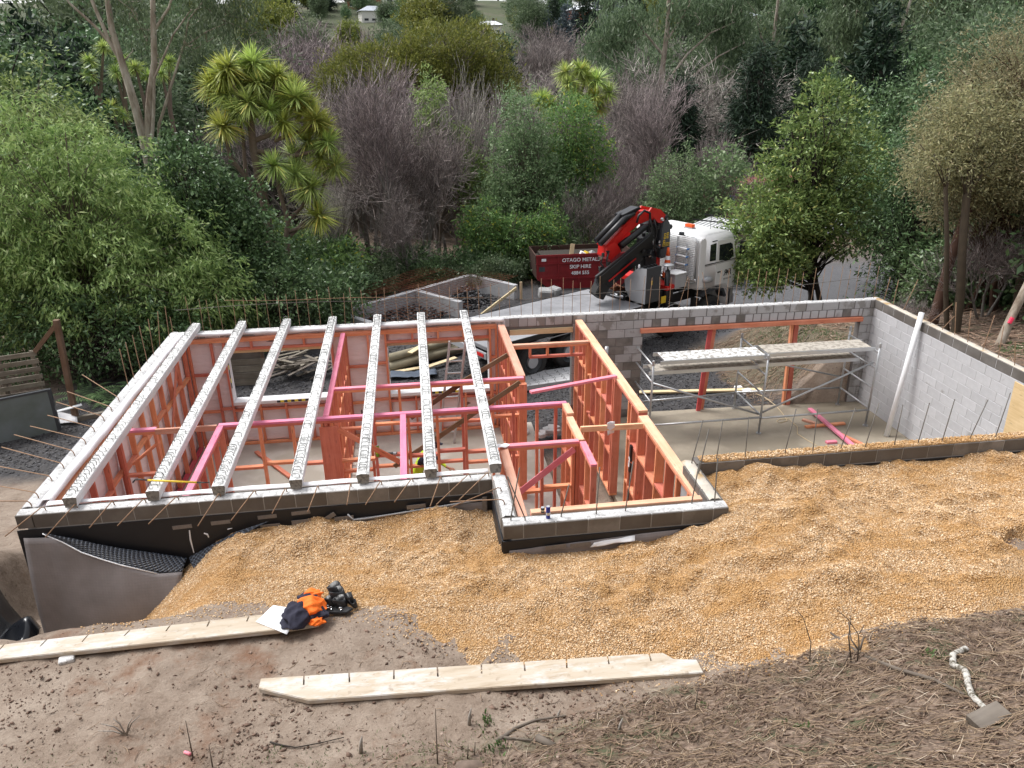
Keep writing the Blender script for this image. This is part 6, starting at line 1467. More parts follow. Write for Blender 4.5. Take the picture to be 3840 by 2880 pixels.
# work jacket: crumpled cloth
def crumple(name, c, r, seed, mat, parent, ridge=0.16, sub=5, flat=0.5):
    bm = bmesh.new(); bmesh.ops.create_icosphere(bm, subdivisions=sub, radius=1.0)
    co = np.array([v.co[:] for v in bm.verts]); rg = np.random.default_rng(seed); d = np.zeros(len(co))
    for k in range(9):
        w = rg.normal(0, 1, 3); w *= rg.uniform(1.6, 4.5) / np.linalg.norm(w); d += (1 - np.abs(np.sin(co @ w + rg.uniform(0, 6) + 0.8 * np.sin(co @ rg.normal(0, 2, 3))))) * rg.uniform(0.3, 1)
    d = (d - d.mean()) / d.std(); f = 1 + ridge * d * 0.7
    P = co * f[:, None] * np.array(r); P[:, 2] = np.where(P[:, 2] < 0, P[:, 2] * 0.35, P[:, 2])
    for v, q in zip(bm.verts, P): v.co = Vector(q) + Vector(c) - ORG[parent.name]
    me = bpy.data.meshes.new(name); bm.to_mesh(me); bm.free(); me.polygons.foreach_set('use_smooth', [True] * len(me.polygons))
    return link(name, me, mat, parent)
jk = thing('work_jacket', 'crumpled orange and navy work jacket on the end of the left board', 'jacket', (3.75, -2.08, 2.30))
crumple('navy_body', (3.66, -2.10, 2.335), (0.17, 0.17, 0.13), 3, M['navy'], jk); crumple('orange_panel', (3.80, -2.03, 2.36), (0.15, 0.125, 0.13), 8, M['hivis_o'], jk, 0.2)
crumple('navy_collar', (3.75, -1.93, 2.40), (0.11, 0.07, 0.075), 11, M['navy'], jk, 0.2, 4); crumple('orange_collar', (3.80, -1.88, 2.415), (0.10, 0.06, 0.065), 13, M['hivis_o'], jk, 0.22, 4)
crumple('navy_sleeve', (3.86, -2.12, 2.335), (0.11, 0.09, 0.055), 15, M['navy'], jk, 0.2, 4); crumple('orange_cuff', (3.86, -2.20, 2.318), (0.085, 0.06, 0.045), 17, M['hivis_o'], jk, 0.2, 4)
tbt = thing('tool_belt', 'black leather tool pouches lying beside the jacket', 'tool belt', (4.08, -1.85, 2.24))
M['leather'] = simple('black_leather', (0.020, 0.020, 0.022), 0.35, 0, 0.3, 12)
for k, (x, y, rx, ry, h, a) in enumerate(((4.00, -1.87, 0.060, 0.045, 0.10, 0.3), (4.08, -1.80, 0.085, 0.055, 0.13, 0.4), (4.10, -1.90, 0.075, 0.05, 0.10, 0.2), (4.05, -1.72, 0.080, 0.05, 0.14, 0.5), (4.20, -1.86, 0.05, 0.04, 0.11, -0.4), (4.24, -1.92, 0.04, 0.035, 0.07, -0.6))):
    mb = MB(); n = 16; rows = []
    for (s, z) in ((0.75, 0), (0.95, 0.03), (1.0, h), (0.93, h + 0.004), (0.85, 0.04), (0.6, 0.02)):
        rows.append([(x + s * (rx * math.cos(q) * math.cos(a) - ry * math.sin(q) * math.sin(a)) - 0.35 * z, y + s * (rx * math.cos(q) * math.sin(a) + ry * math.sin(q) * math.cos(a)) + 0.2 * z, 2.245 + z + 0.015 * math.sin(q * 2) * (z > 0.03)) for q in np.linspace(0, 2 * math.pi, n, endpoint=False)])
    vs = [p for r in rows for p in r]; fs = [(i * n + j, i * n + (j + 1) % n, (i + 1) * n + (j + 1) % n, (i + 1) * n + j) for i in range(len(rows) - 1) for j in range(n)]
    fs.append(tuple(range((len(rows) - 1) * n, len(rows) * n))); mb.add(vs, fs); mb.build('pouch', M['leather'], tbt, True)
mb = MB(); mb.prism([(3.88, -1.90), (3.98, -2.0), (4.16, -2.02), (4.22, -1.96), (4.0, -1.80), (3.9, -1.80)], 'z', 2.236, 2.262); mb.build('belt', M['leather'], tbt, False, 0.006)
for x, y in ((3.95, -1.93), (3.985, -1.96), (4.09, -1.985)): mb = MB(); mb.tube([(x + 0.016 * math.cos(q), y + 0.004, 2.285 + 0.016 * math.sin(q)) for q in np.linspace(0, 2 * math.pi, 12)], 0.005, 5); mb.build('ring', M['chrome'], tbt)

# ------------------------------------------------------------------ branches, sticks and litter on the bank
def branch(name, label, pts, r, mat, dz=0.02, cat='branch', n=8, group=None, subs=()):
    rs = [r * (1 - 0.6 * i / max(1, len(pts) - 1)) for i in range(len(pts))] if not isinstance(r, list) else r
    if not subs:
        mb = MB(); mb.tube([(p[0], p[1], (p[2] if len(p) > 2 else Gz(*p)) + dz) for p in pts], rs, n); return tag(mb.build(name, M[mat], None, True), label, cat, group)
    t = thing(name, label, cat, (pts[0][0], pts[0][1], Gz(pts[0][0], pts[0][1])), group)
    mb = MB(); mb.tube([(p[0], p[1], (p[2] if len(p) > 2 else Gz(*p)) + dz) for p in pts], rs, n); mb.build('stem', M[mat], t, True)
    for sp, sr in subs: mb = MB(); mb.tube(sp, sr, 6); mb.build('side_shoot', M[mat], t, True)
    return t
branch('lichen_branch', 'white lichen covered branch bent like a snake on the bank', [(9.6, -4.27), (9.54, -4.33), (9.44, -4.36), (9.34, -4.43), (9.27, -4.53), (9.20, -4.72), (9.13, -4.82), (9.06, -4.92), (8.95, -5.09), (8.88, -5.29), (8.84, -5.40)], [0.026, 0.028, 0.026, 0.025, 0.027, 0.024, 0.026, 0.023, 0.023, 0.021, 0.018], 'white_bark', 0.03, 'branch', 10)
_c = Vector((8.70, -5.50, Gz(8.70, -5.50) + 0.035)); tag(beam('timber_offcut', _c + Vector((-0.12, -0.02, -0.01)), _c + Vector((0.12, 0.02, 0.04)), 0.13, 0.06, M['grey_wood']), 'grey timber offcut at the foot of the white branch', 'timber')
branch('fallen_branch', 'long grey fallen branch rising over the gravel edge', [(9.0, -3.3, 2.44), (8.95, -3.7, 2.62), (8.9, -4.03, 2.80), (8.89, -4.41), (8.91, -4.75), (8.92, -5.05)], [0.010, 0.014, 0.017, 0.017, 0.015, 0.010], 'bark', 0.02, subs=(([(8.93, -3.85, 2.72), (8.98, -3.80, 2.85)], [0.012, 0.006]), ([(8.92, -3.9, 2.74), (8.86, -3.8, 2.83), (8.87, -3.7, 2.95)], [0.010, 0.007, 0.004])))
branch('dry_seedling', 'bare forked seedling standing at the gravel edge on the right', [(8.80, -4.02), (8.78, -4.02, 2.98), (8.75, -4.02, 3.10), (8.62, -4.02, 3.28), (8.48, -4.02, 3.41)], 0.0065, 'bark', 0.0, 'seedling', 6, None, (([(8.76, -4.02, 3.10), (8.79, -4.02, 3.19)], [0.005, 0.003]), ([(8.76, -3.99, 2.76), (8.68, -4.0, 3.06), (8.66, -4.0, 3.30)], [0.008, 0.006, 0.003]), ([(8.70, -4.0, 2.75), (8.72, -4.0, 2.9)], [0.006, 0.003])))
branch('dry_seedling', 'thin leaning dry stalk left of the forked seedling', [(8.52, -3.75), (8.50, -3.75, 2.80), (8.38, -3.75, 3.10), (8.28, -3.75, 3.22)], 0.006, 'bark', 0.0, 'stalk', 5)
branch('curved_branch', 'curved brown branch lying on the bank below the board', [(5.57, -4.02), (5.66, -3.92), (5.74, -3.84), (5.94, -3.74), (6.21, -3.80)], 0.020, 'bark', 0.02, subs=(([(5.62, -3.99, Gz(5.62, -3.99) + 0.02), (5.85, -4.10, Gz(5.85, -4.10) + 0.02)], [0.012, 0.010]),))
branch('short_log', 'short stub of log lying beside the curved branch', [(5.90, -4.08), (6.02, -4.22)], [0.034, 0.03], 'bark', 0.03, 'log', 9)
branch('dark_stick', 'dark crooked stick on the soil at the lower left', [(3.59, -3.64), (3.70, -3.69), (3.82, -3.72), (4.03, -3.70), (4.23, -3.67)], 0.009, 'bark_dark', 0.02, 'stick', 6)
for k, (x, y, h, r, l) in enumerate(((5.34, -3.71, 0.20, 0.014, 'pale splintered stake standing below the near board'), (4.39, -3.89, 0.20, 0.016, 'pale splintered stake near the lower left grass'), (6.14, -3.75, 0.13, 0.010, 'short pale stake beside the curved branch'), (6.57, -4.23, 0.16, 0.011, 'thin pale stake on the right part of the bank'))):
    branch('stake', l, [(x, y), (x + 0.01, y + 0.0, Gz(x, y) + h * 0.6), (x + 0.025, y, Gz(x, y) + h)], [r * 1.3, r, r * 0.3], 'twig_pale', -0.01, 'stake', 6)
for k, (x, y, h, l) in enumerate(((5.04, -4.23, 0.62, 'tall dry stem in front of the near board'), (5.29, -4.20, 0.17, 'short dark stem left of the stone'), (5.35, -4.17, 0.16, 'short dark stem right of the stone'), (7.27, -4.13, 0.30, 'thin dry stem at the right end of the near board'), (2.95, -3.70, 0.42, 'reddish dry stem at the lower left'), (3.13, -3.80, 0.26, 'thin dry stem beside the reddish one'))):
    branch('dry_weed', l, [(x, y), (x + 0.005, y, Gz(x, y) + h * 0.5), (x + 0.01, y, Gz(x, y) + h)], [0.007, 0.005, 0.003], 'bark', -0.01, 'weed', 5)
branch('survey_peg', 'small pink peg lying on the soil at the lower left', [(2.87, -3.64), (2.93, -3.69)], [0.014, 0.014], 'pink', 0.015, 'peg', 8)
dp = thing('dry_plant', 'pale dried plant with forked stalks on the left soil', 'plant', (2.31, -3.39, Gz(2.31, -3.39)))
for a, h in ((-0.16, 0.16), (-0.06, 0.20), (0.08, 0.18), (0.14, 0.20), (-0.2, 0.08)): mb = MB(); z0 = Gz(2.31, -3.39); mb.tube([(2.31, -3.39, z0 - 0.01), (2.31 + a * 0.5, -3.38, z0 + h * 0.6), (2.31 + a * 1.1, -3.39, z0 + h)], [0.008, 0.006, 0.003], 5); mb.build('stalk', M['twig_pale'], dp, True)
# dug hole and stone
rk = thing('field_stone', 'rounded brown stone at the bottom edge of the picture', 'stone', (5.29, -4.35, Gz(5.29, -4.35)))
bm = bmesh.new(); bmesh.ops.create_icosphere(bm, subdivisions=4, radius=1.0)
for v in bm.verts: n_ = 0.12 * math.sin(v.co.x * 3 + 1) * math.cos(v.co.y * 4) + 0.06 * math.sin(v.co.z * 9 + v.co.x * 5); v.co = Vector((v.co.x * 0.13, v.co.y * 0.09, v.co.z * 0.07)) * (1 + n_)
me = bpy.data.meshes.new('stone'); bm.to_mesh(me); bm.free(); link('stone', me, simple('stone_brown', (0.16, 0.115, 0.09), 0.9, 0, 0.5, 14), rk)

# litter of twigs and dry stalks: uncountable
def litter(name, label, n, area, lens, rad, mat, seed, zone=None, lift=0.02, tilt=0.25, curve=0.25):
    r = np.random.default_rng(seed); X = r.uniform(area[0], area[1], n * 3); Y = r.uniform(area[2], area[3], n * 3)
    if zone is not None: ok = r.random(len(X)) < zone(X, Y); X, Y = X[ok][:n], Y[ok][:n]
    X, Y = X[:n], Y[:n]; n = len(X); L = r.uniform(*lens, n); a = r.normal(0.2, 1.0, n); R = rad * r.uniform(0.5, 1.6, n)
    K = 4; s = np.linspace(-0.5, 0.5, K); cv = r.normal(0, curve, n); tl = r.normal(0, tilt, n)
    px = X[:, None] + L[:, None] * (s * np.cos(a)[:, None] - cv[:, None] * s ** 2 * np.sin(a)[:, None]); py = Y[:, None] + L[:, None] * (s * np.sin(a)[:, None] + cv[:, None] * s ** 2 * np.cos(a)[:, None])
    pz = G(px, py) + lift * r.random((n, 1)) + (L * tl)[:, None] * s * 0.5 + 0.004
    pz = np.maximum(pz, G(px, py) + 0.001)
    P = np.stack([px, py, pz], -1); T = np.gradient(P, axis=1); T /= np.linalg.norm(T, axis=2, keepdims=True) + 1e-9
    S = np.cross(T, np.array([0, 0, 1.0])); S /= np.linalg.norm(S, axis=2, keepdims=True) + 1e-9; U = np.cross(S, T)
    tap = np.array([0.7, 1, 0.9, 0.4])[None, :, None] * R[:, None, None]
    ring = np.stack([P + S * tap, P + U * tap, P - S * tap], 2)
    V = ring.reshape(-1, 3); b = (np.arange(n) * K * 3)[:, None]; F = []
    for k in range(K - 1):
        for j in range(3):
            j2 = (j + 1) % 3; F.append(np.concatenate([b + k * 3 + j, b + k * 3 + j2, b + (k + 1) * 3 + j2, b + (k + 1) * 3 + j], 1))
    me = np_mesh(name, V, np.concatenate(F)); return tag(link(name, me, mat), label, 'litter', kind='stuff')
def bankz(X, Y):
    yb = np.interp(X, [-3, 3, 6, 8.2, 10, 14], [4.25, 4.0, 3.75, 3.45, 3.35, 3.3]); d = -Y - yb
    return np.clip(sstep(-0.1, 0.35, d) * (0.10 + 0.9 * sstep(5.0, 7.4, X + 0.5 * d)), 0, 1)
litter('twig_litter', 'pale dry stalks and twigs littering the bank at lower right', 13000, (2.5, 13, -6.6, -3.3), (0.03, 0.22), 0.0024, M['stick'], 3, bankz, 0.035)
litter('leaf_litter', 'short brown bark and leaf bits scattered over the bank', 17000, (2.5, 13, -6.6, -3.3), (0.015, 0.06), 0.0062, M['clod'], 4, bankz, 0.012)
litter('fine_roots', 'thin pale rootlets and stalks poking from the soil', 260, (1.5, 8, -4.4, -2.6), (0.05, 0.16), 0.0028, M['stick'], 5, lambda X, Y: (gravel_t(X, Y) < -0.01) * 1.0, 0.01, 0.7, 0.6)
litter('bank_litter', 'roots, stalks and leaf bits on the bank outside the garage', 1500, (13.2, 16.2, 7.25, 11.5), (0.05, 0.35), 0.006, M['stick'], 8, None, 0.04)
litter('woodland_litter', 'brown leaf litter and sticks under the trees at right', 5000, (16.1, 22, 1.0, 15), (0.08, 0.5), 0.010, M['stick'], 6, None, 0.06)

# low green weeds
def blades(name, label, spots, h, w, mat, per, seed, kind=None, cat='grass', spread=0.06):
    r = np.random.default_rng(seed); V = []; F = []
    for (x, y, s) in spots:
        for k in range(per):
            a = r.uniform(0, 6.283); d = abs(r.normal(0, spread)) * s; bx, by = x + d * math.cos(a), y + d * math.sin(a); z = Gz(bx, by) - 0.004
            hh = h * s * r.uniform(0.4, 1.2); o = r.uniform(0, 6.283); lx, ly = math.cos(o), math.sin(o); ww = w * r.uniform(0.6, 1.3); ln = r.uniform(0.2, 0.9)
            i = len(V); V += [(bx - ly * ww * .6, by + lx * ww * .6, z), (bx + ly * ww * .6, by - lx * ww * .6, z), (bx + lx * hh * ln * .5 + ly * ww, by + ly * hh * ln * .5 - lx * ww, z + hh * .7), (bx + lx * hh * ln * .5 - ly * ww, by + ly * hh * ln * .5 + lx * ww, z + hh * .7), (bx + lx * hh * ln, by + ly * hh * ln, z + hh)]
            F += [(i, i + 1, i + 2, i + 3)]; F += [(i + 3, i + 2, i + 4, i + 4)]
    me = bpy.data.meshes.new(name); me.from_pydata(V, [], [f if f[2] != f[3] else f[:3] for f in F]); return tag(link(name, me, mat), label, cat, kind=kind)
for k, (x, y, s, l) in enumerate(((5.50, -3.71, 1.0, 'small leafy green weed below the near board'), (5.56, -4.10, 1.2, 'green weed cluster in front of the curved branch'), (9.29, -4.31, 1.4, 'bright green weed patch beside the white branch'), (7.75, -4.89, 0.9, 'small green shoot in the dry litter'), (7.36, -4.09, 0.8, 'small green tuft right of the near board end'))):
    blades('weed', l, [(x, y, s)], 0.045, 0.009, M['lf_weed'], 40, 20 + k, None, 'weed')
rr = np.random.default_rng(5)
blades('grass_patches', 'short green grass patches along the bottom of the bank', [(rr.normal(c[0], 0.28), rr.normal(c[1], 0.13), rr.uniform(0.5, 1.2)) for c in ((3.97, -3.92), (4.4, -4.05), (5.3, -4.15), (6.0, -4.5), (1.55, -3.62), (6.9, -4.6), (5.0, -3.95), (2.2, -3.8), (6.4, -4.0)) for _ in range(26)], 0.028, 0.003, M['lf_weed'], 9, 31, 'stuff')
blades('bank_grass', 'green grass on the bank beyond the garage opening', [(rr.uniform(14.2, 15.9), rr.uniform(7.6, 10.5), rr.uniform(0.6, 1.6)) for _ in range(220)] + [(rr.normal(18.2, 0.25), rr.normal(5.0, 0.25), 1.5) for _ in range(60)], 0.055, 0.006, M['lf_weed'], 12, 32, 'stuff', 'grass', 0.12)
for k in range(5):
    x, y = 14.3 + 0.25 * k, 7.9 + 0.35 * k; branch('exposed_root', 'exposed root trailing down the grassy bank outside the garage', [(x, y), (x + 0.4, y + 0.5), (x + 0.9, y + 0.7), (x + 1.3, y + 1.2)], 0.02, 'bark', 0.03, 'root', 6, 'roots on the grassy bank')  # bare roots of the bank, not climbing plants

# ------------------------------------------------------------------ worker kneeling inside
WX, WY = 4.97, 3.95
pe = thing('person', 'person in yellow hi-vis vest and dark trousers kneeling inside the framing', 'person', (WX, WY, 0), None, math.radians(-10))
def skinned(name, joints, bones, parent, mats, pick, sub=2):
    names = list(joints); me = bpy.data.meshes.new(name); me.from_pydata([joints[k][0] for k in names], [(names.index(a), names.index(b)) for a, b in bones], [])
    o = bpy.data.objects.new(name, me); COL.objects.link(o)
    md = o.modifiers.new('skin', 'SKIN'); md.use_smooth_shade = True
    for i, k in enumerate(names):
        r = joints[k][1]; sv = me.skin_vertices[0].data[i]; sv.radius = (r, r) if not isinstance(r, tuple) else r; sv.use_root = (i == 0)
    s2 = o.modifiers.new('sub', 'SUBSURF'); s2.levels = sub; s2.render_levels = sub
    dg = bpy.context.evaluated_depsgraph_get(); m2 = bpy.data.meshes.new_from_object(o.evaluated_get(dg)); bpy.data.objects.remove(o)
    m2.materials.clear()
    for m in mats: m2.materials.append(m)
    for p in m2.polygons: p.material_index = pick(p.center); p.use_smooth = True
    return link(name, m2, None, parent)
J = {'pelvis': ((-0.06, 0, 0.50), (0.15, 0.13)), 'waist': ((0.02, 0, 0.68), (0.14, 0.12)), 'chest': ((0.13, 0, 0.90), (0.16, 0.13)), 'neckb': ((0.20, 0, 1.03), (0.09, 0.08)), 'neck': ((0.26, 0, 1.09), (0.055, 0.055)), 'head': ((0.32, 0, 1.17), (0.085, 0.095)), 'crown': ((0.35, 0, 1.26), (0.085, 0.08))}
Bn = [('pelvis', 'waist'), ('waist', 'chest'), ('chest', 'neckb'), ('neckb', 'neck'), ('neck', 'head'), ('head', 'crown')]
for sd, sg in (('l', 1), ('r', -1)):
    kn = ((0.30, 0.13 * sg, 0.44) if sg < 0 else (0.26, 0.15, 0.10)); an = ((0.20, 0.13 * sg, 0.10) if sg < 0 else (-0.16, 0.15, 0.08)); to = ((0.38, 0.13 * sg, 0.05) if sg < 0 else (-0.32, 0.15, 0.05))
    J.update({sd + 'hip': ((-0.05, 0.11 * sg, 0.47), (0.10, 0.10)), sd + 'knee': (kn, (0.068, 0.068)), sd + 'ank': (an, (0.048, 0.048)), sd + 'toe': (to, (0.045, 0.04)),
              sd + 'sho': ((0.16, 0.20 * sg, 0.96), (0.075, 0.075)), sd + 'elb': ((0.34, 0.25 * sg, 0.74), (0.048, 0.048)), sd + 'wri': ((0.54, 0.15 * sg, 0.62), (0.032, 0.026)), sd + 'pal': ((0.61, 0.14 * sg, 0.60), (0.040, 0.018))})
    Bn += [('pelvis', sd + 'hip'), (sd + 'hip', sd + 'knee'), (sd + 'knee', sd + 'ank'), (sd + 'ank', sd + 'toe'), ('chest', sd + 'sho'), (sd + 'sho', sd + 'elb'), (sd + 'elb', sd + 'wri'), (sd + 'wri', sd + 'pal')]
    for fi, (dy, ln) in enumerate(((-0.028, 0.07), (-0.010, 0.08), (0.010, 0.075), (0.028, 0.06))):
        J.update({sd + 'f%da' % fi: ((0.645, 0.14 * sg + dy, 0.595), 0.0095), sd + 'f%db' % fi: ((0.645 + ln * 0.55, 0.14 * sg + dy, 0.575), 0.009), sd + 'f%dc' % fi: ((0.645 + ln * 0.75, 0.14 * sg + dy, 0.54), 0.008)}); Bn += [(sd + 'pal', sd + 'f%da' % fi), (sd + 'f%da' % fi, sd + 'f%db' % fi), (sd + 'f%db' % fi, sd + 'f%dc' % fi)]
    J.update({sd + 'ta': ((0.60, (0.14 - 0.045) * sg, 0.585), 0.011), sd + 'tb': ((0.65, (0.14 - 0.06) * sg, 0.56), 0.009)}); Bn += [(sd + 'pal', sd + 'ta'), (sd + 'ta', sd + 'tb')]
def pick(c):
    if c.z > 1.07 and c.x > 0.20 and abs(c.y) < 0.12: return 2
    if c.x > 0.52: return 2
    if (c.z < 0.60 and c.x < 0.5 and not (c.x > 0.30 and abs(c.y) > 0.10 and c.z > 0.52)): return 1
    if c.z > 0.90 and (abs(c.y) > 0.14 or c.x > 0.20) or abs(c.y) > 0.20: return 3
    return 0
body = skinned('body', J, Bn, pe, [M['hivis_y'], M['black_matt'], M['skin'], M['navy']], pick)
mb = MB(); mb.tube([(0.33, 0, 1.17), (0.34, 0, 1.22), (0.36, 0, 1.275), (0.37, 0, 1.30)], [0.112, 0.114, 0.085, 0.02], 16); hr = mb.build('cap', M['navy'], body, True); mb = MB(); mb.prism([(0.42, -0.06), (0.50, -0.03), (0.50, 0.03), (0.42, 0.06)], 'z', 1.195, 1.207); mb.build('cap_peak', M['navy'], body)
for sg in (-1, 1):
    mb = MB(); mb.disc((0.415, 0.034 * sg, 1.165), (1, 0, 0), 0.011, 0.012, 10); mb.build('eye', M['black'], body); mb = MB(); mb.tube([(0.33, 0.10 * sg, 1.13), (0.325, 0.112 * sg, 1.16), (0.33, 0.10 * sg, 1.19)], [0.012, 0.018, 0.010], 6); mb.build('ear', M['skin'], body, True)
mb = MB(); mb.tube([(0.405, 0, 1.165), (0.435, 0, 1.135), (0.41, 0, 1.12)], [0.010, 0.017, 0.012], 6); mb.build('nose', M['skin'], body, True); mb = MB(); mb.box((0.41, 0, 1.095), (0.012, 0.045, 0.010)); mb.build('mouth', M['red_prop'], body)
# ------------------------------------------------------------------ vegetation
def nrm(a): return a / (np.linalg.norm(a, axis=-1, keepdims=True) + 1e-9)


def leaf_mesh(name, C, D, L, W, fold=0.25, seed=0):
    """one folded quad per leaf: C base points, D unit directions, L lengths, W widths"""
    r = np.random.default_rng(seed); n = len(C); S = nrm(np.cross(D, nrm(r.normal(0, 1, (n, 3))))); U = np.cross(S, D)
    L = L[:, None]; W = W[:, None]
    V = np.stack([C, C + D * L * 0.45 + S * W * 0.5 + U * W * fold, C + D * L, C + D * L * 0.45 - S * W * 0.5 + U * W * fold], 1).reshape(-1, 3)
    return np_mesh(name, V, np.arange(4 * n).reshape(-1, 4))


def seg_mesh(name, P0, P1, R0, R1, n=4):
    P0 = np.asarray(P0, float); P1 = np.asarray(P1, float); R0 = np.asarray(R0, float)[:, None]; R1 = np.asarray(R1, float)[:, None]
    T = nrm(P1 - P0); A = np.where(np.abs(T[:, 2:3]) < 0.9, np.array([[0, 0, 1.0]]), np.array([[1.0, 0, 0]])); S = nrm(np.cross(T, A)); U = np.cross(S, T)
    rings0 = []; rings1 = []
    for k in range(n):
        c, s = math.cos(2 * math.pi * k / n), math.sin(2 * math.pi * k / n); d = S * c + U * s; rings0.append(P0 + d * R0); rings1.append(P1 + d * R1)
    V = np.stack(rings0 + rings1, 1).reshape(-1, 3); b = (np.arange(len(P0)) * 2 * n)[:, None]
    F = np.concatenate([np.concatenate([b + k, b + (k + 1) % n, b + n + (k + 1) % n, b + n + k], 1) for k in range(n)])
    return np_mesh(name, V, F, True)


def clumps(blobs, n, r, inner=0.55):
    """points near the surfaces of ellipsoids (cx,cy,cz,rx,ry,rz), weighted by size"""
    B = np.array(blobs, float); w = (B[:, 3] * B[:, 4] + B[:, 4] * B[:, 5] + B[:, 3] * B[:, 5]); k = r.choice(len(B), n, p=w / w.sum())
    d = nrm(r.normal(0, 1, (n, 3))); q = 1 - (1 - inner) * r.random(n) ** 1.6
    bump = 1 + 0.16 * np.sin(d[:, 0] * 5 + k) * np.cos(d[:, 1] * 6 + 2 * k) + 0.12 * r.normal(0, 1, n)
    P = B[k, :3] + d * B[k, 3:] * (q * bump)[:, None]
    return P, d


def crown(name, blobs, mat, nc, per, L, W, sig, droop=0.2, out=0.6, seed=1, inner=0.5, zmin=0.15, parent=None, sheaf=0.0, fold=0.25):
    r = np.random.default_rng(seed); P, d = clumps(blobs, nc, r, inner); P[:, 2] = np.maximum(P[:, 2], zmin)
    C = np.repeat(P, per, 0) + r.normal(0, 1, (nc * per, 3)) * np.array([sig, sig, sig * 0.75]) * np.repeat(r.uniform(0.5, 1.35, nc), per)[:, None]; C[:, 2] = np.maximum(C[:, 2], zmin * 0.4)
    D = nrm(np.repeat(d, per, 0) * out + r.normal(0, 0.55, C.shape) + np.array([0, 0, -droop]))
    n = len(C); me = leaf_mesh(name, C, D, L * r.uniform(0.45, 1.5, n), W * r.uniform(0.6, 1.5, n), fold, seed)
    return link(name, me, mat, parent), P


def limbs(name, base, P, r0, mat, parent, seed=1, trunks=1, spread=0.25, frac=0.25, n=5):
    """trunk(s) from the base and limbs to a share of the clump centres"""
    r = np.random.default_rng(seed); top = P[:, 2].max(); cen = P.mean(0); a, b, ra, rb = [], [], [], []
    sel = P[r.choice(len(P), max(8, int(len(P) * frac)), replace=False)]
    for t in range(trunks):
        b0 = np.array(base, float) + np.array([r.normal(0, spread * 0.5), r.normal(0, spread * 0.5), 0]) * (trunks > 1); tgt = cen + r.normal(0, 0.2, 3) * np.array([1, 1, 0.3]) * (1 + trunks * 0.5); tgt[2] = top * r.uniform(0.72, 0.86)
        K = 7; pts = [b0 + (tgt - b0) * s + np.array([r.normal(0, 0.07), r.normal(0, 0.07), 0]) * top * 0.12 * (0 < s < 1) for s in np.linspace(0, 1, K)]
        rad = [r0 * (1 - 0.75 * s) * (1.0 if trunks == 1 else 0.75) for s in np.linspace(0, 1, K)]
        for i in range(K - 1): a.append(pts[i]); b.append(pts[i + 1]); ra.append(rad[i]); rb.append(rad[i + 1])
        for q in sel[t::trunks]:
            h = np.clip((q[2] / top) * 0.75, 0.12, 0.95); i = min(K - 2, int(h * (K - 1))); s0 = pts[i] + (pts[i + 1] - pts[i]) * (h * (K - 1) - i)
            mid = s0 + (q - s0) * 0.55 + np.array([0, 0, 0.10 * np.linalg.norm(q - s0)]) + r.normal(0, 0.06, 3) * np.linalg.norm(q - s0); rr0 = r0 * 0.28 * (1 - 0.5 * h)
            a += [s0, mid]; b += [mid, q]; ra += [rr0, rr0 * 0.6]; rb += [rr0 * 0.6, rr0 * 0.2]
    return link(name, seg_mesh(name, a, b, ra, rb, n), mat, parent)


def tree(name, label, cat, loc, blobs, mat, nc, per, L, W, sig, r0, bark, droop=0.2, out=0.6, seed=1, group=None, trunks=1, spread=0.3, inner=0.5, frac=0.25, fold=0.25, zmin=0.15):
    t = thing(name, label, cat, loc, group, 0.0)
    _, P = crown('crown', blobs, mat, nc, per, L, W, sig, droop, out, seed, inner, zmin, t, 0, fold)
    limbs('trunk', (0, 0, -0.2), P, r0, bark, t, seed + 1, trunks, spread, frac)
    return t


def G0(x, y): return Gz(x, y) - 0.05


# ---- bare trees: recursive branching
def bare_proto(name, h, seed, mat, spread=0.55, levels=5, up=0.25, r0=0.10, kids=(3, 4), trunks=1, first=0.25):
    r = np.random.default_rng(seed); a, b, ra, rb, lv = [], [], [], [], []
    def grow(p, d, L, rad, lev):
        K = 3 if lev < 2 else 2; q = p
        for i in range(K):
            d = nrm(d + r.normal(0, 0.13, 3) + np.array([0, 0, 0.04])); e = q + d * L / K; f = 1 - 0.4 * (i + 1) / K
            a.append(q); b.append(e); ra.append(rad * (1 - 0.4 * i / K)); rb.append(rad * f); lv.append(lev)
            if lev < levels and (i > 0 or lev > 0):
                nk = r.integers(kids[0], kids[1] + 1) if i == K - 1 else (2 if lev > 0 else 2)
                for k in range(nk):
                    ax = nrm(r.normal(0, 1, 3)); dd = nrm(d + ax * spread * r.uniform(0.7, 1.5) + np.array([0, 0, up])); grow(e, dd, L * r.uniform(0.55, 0.80), rad * f * 0.58, lev + 1)
            q = e
    for t in range(trunks):
        d0 = nrm(np.array([r.normal(0, 0.22), r.normal(0, 0.22), 1.0])) if trunks > 1 else np.array([0, 0, 1.0]); grow(np.array([r.normal(0, 0.2), r.normal(0, 0.2), -0.2]) * (trunks > 1), d0, h * 0.36, r0, 0)
    a, b, ra, rb, lv = map(np.array, (a, b, ra, rb, lv)); sc = h / max(b[:, 2].max(), 0.1); a *= sc; b *= sc
    ra = np.maximum(ra, 0.0080); rb = np.maximum(rb, 0.0050)
    big = lv <= 1
    m1 = seg_mesh(name + '_limbs', a[big], b[big], ra[big], rb[big], 6); m2 = seg_mesh(name + '_twigs', a[~big], b[~big], ra[~big], rb[~big], 3)
    return m1, m2


BARE = [bare_proto('bare_a', 7.0, 3, None, 0.55, 5, 0.16, 0.10, (2, 3), 1), bare_proto('bare_b', 7.0, 8, None, 0.60, 4, 0.30, 0.085, (2, 3), 3), bare_proto('bare_c', 7.0, 15, None, 0.46, 4, 0.36, 0.07, (2, 3), 4), bare_proto('bare_d', 7.0, 21, None, 0.78, 4, 0.10, 0.11, (3, 4), 2)]
_bt = {}


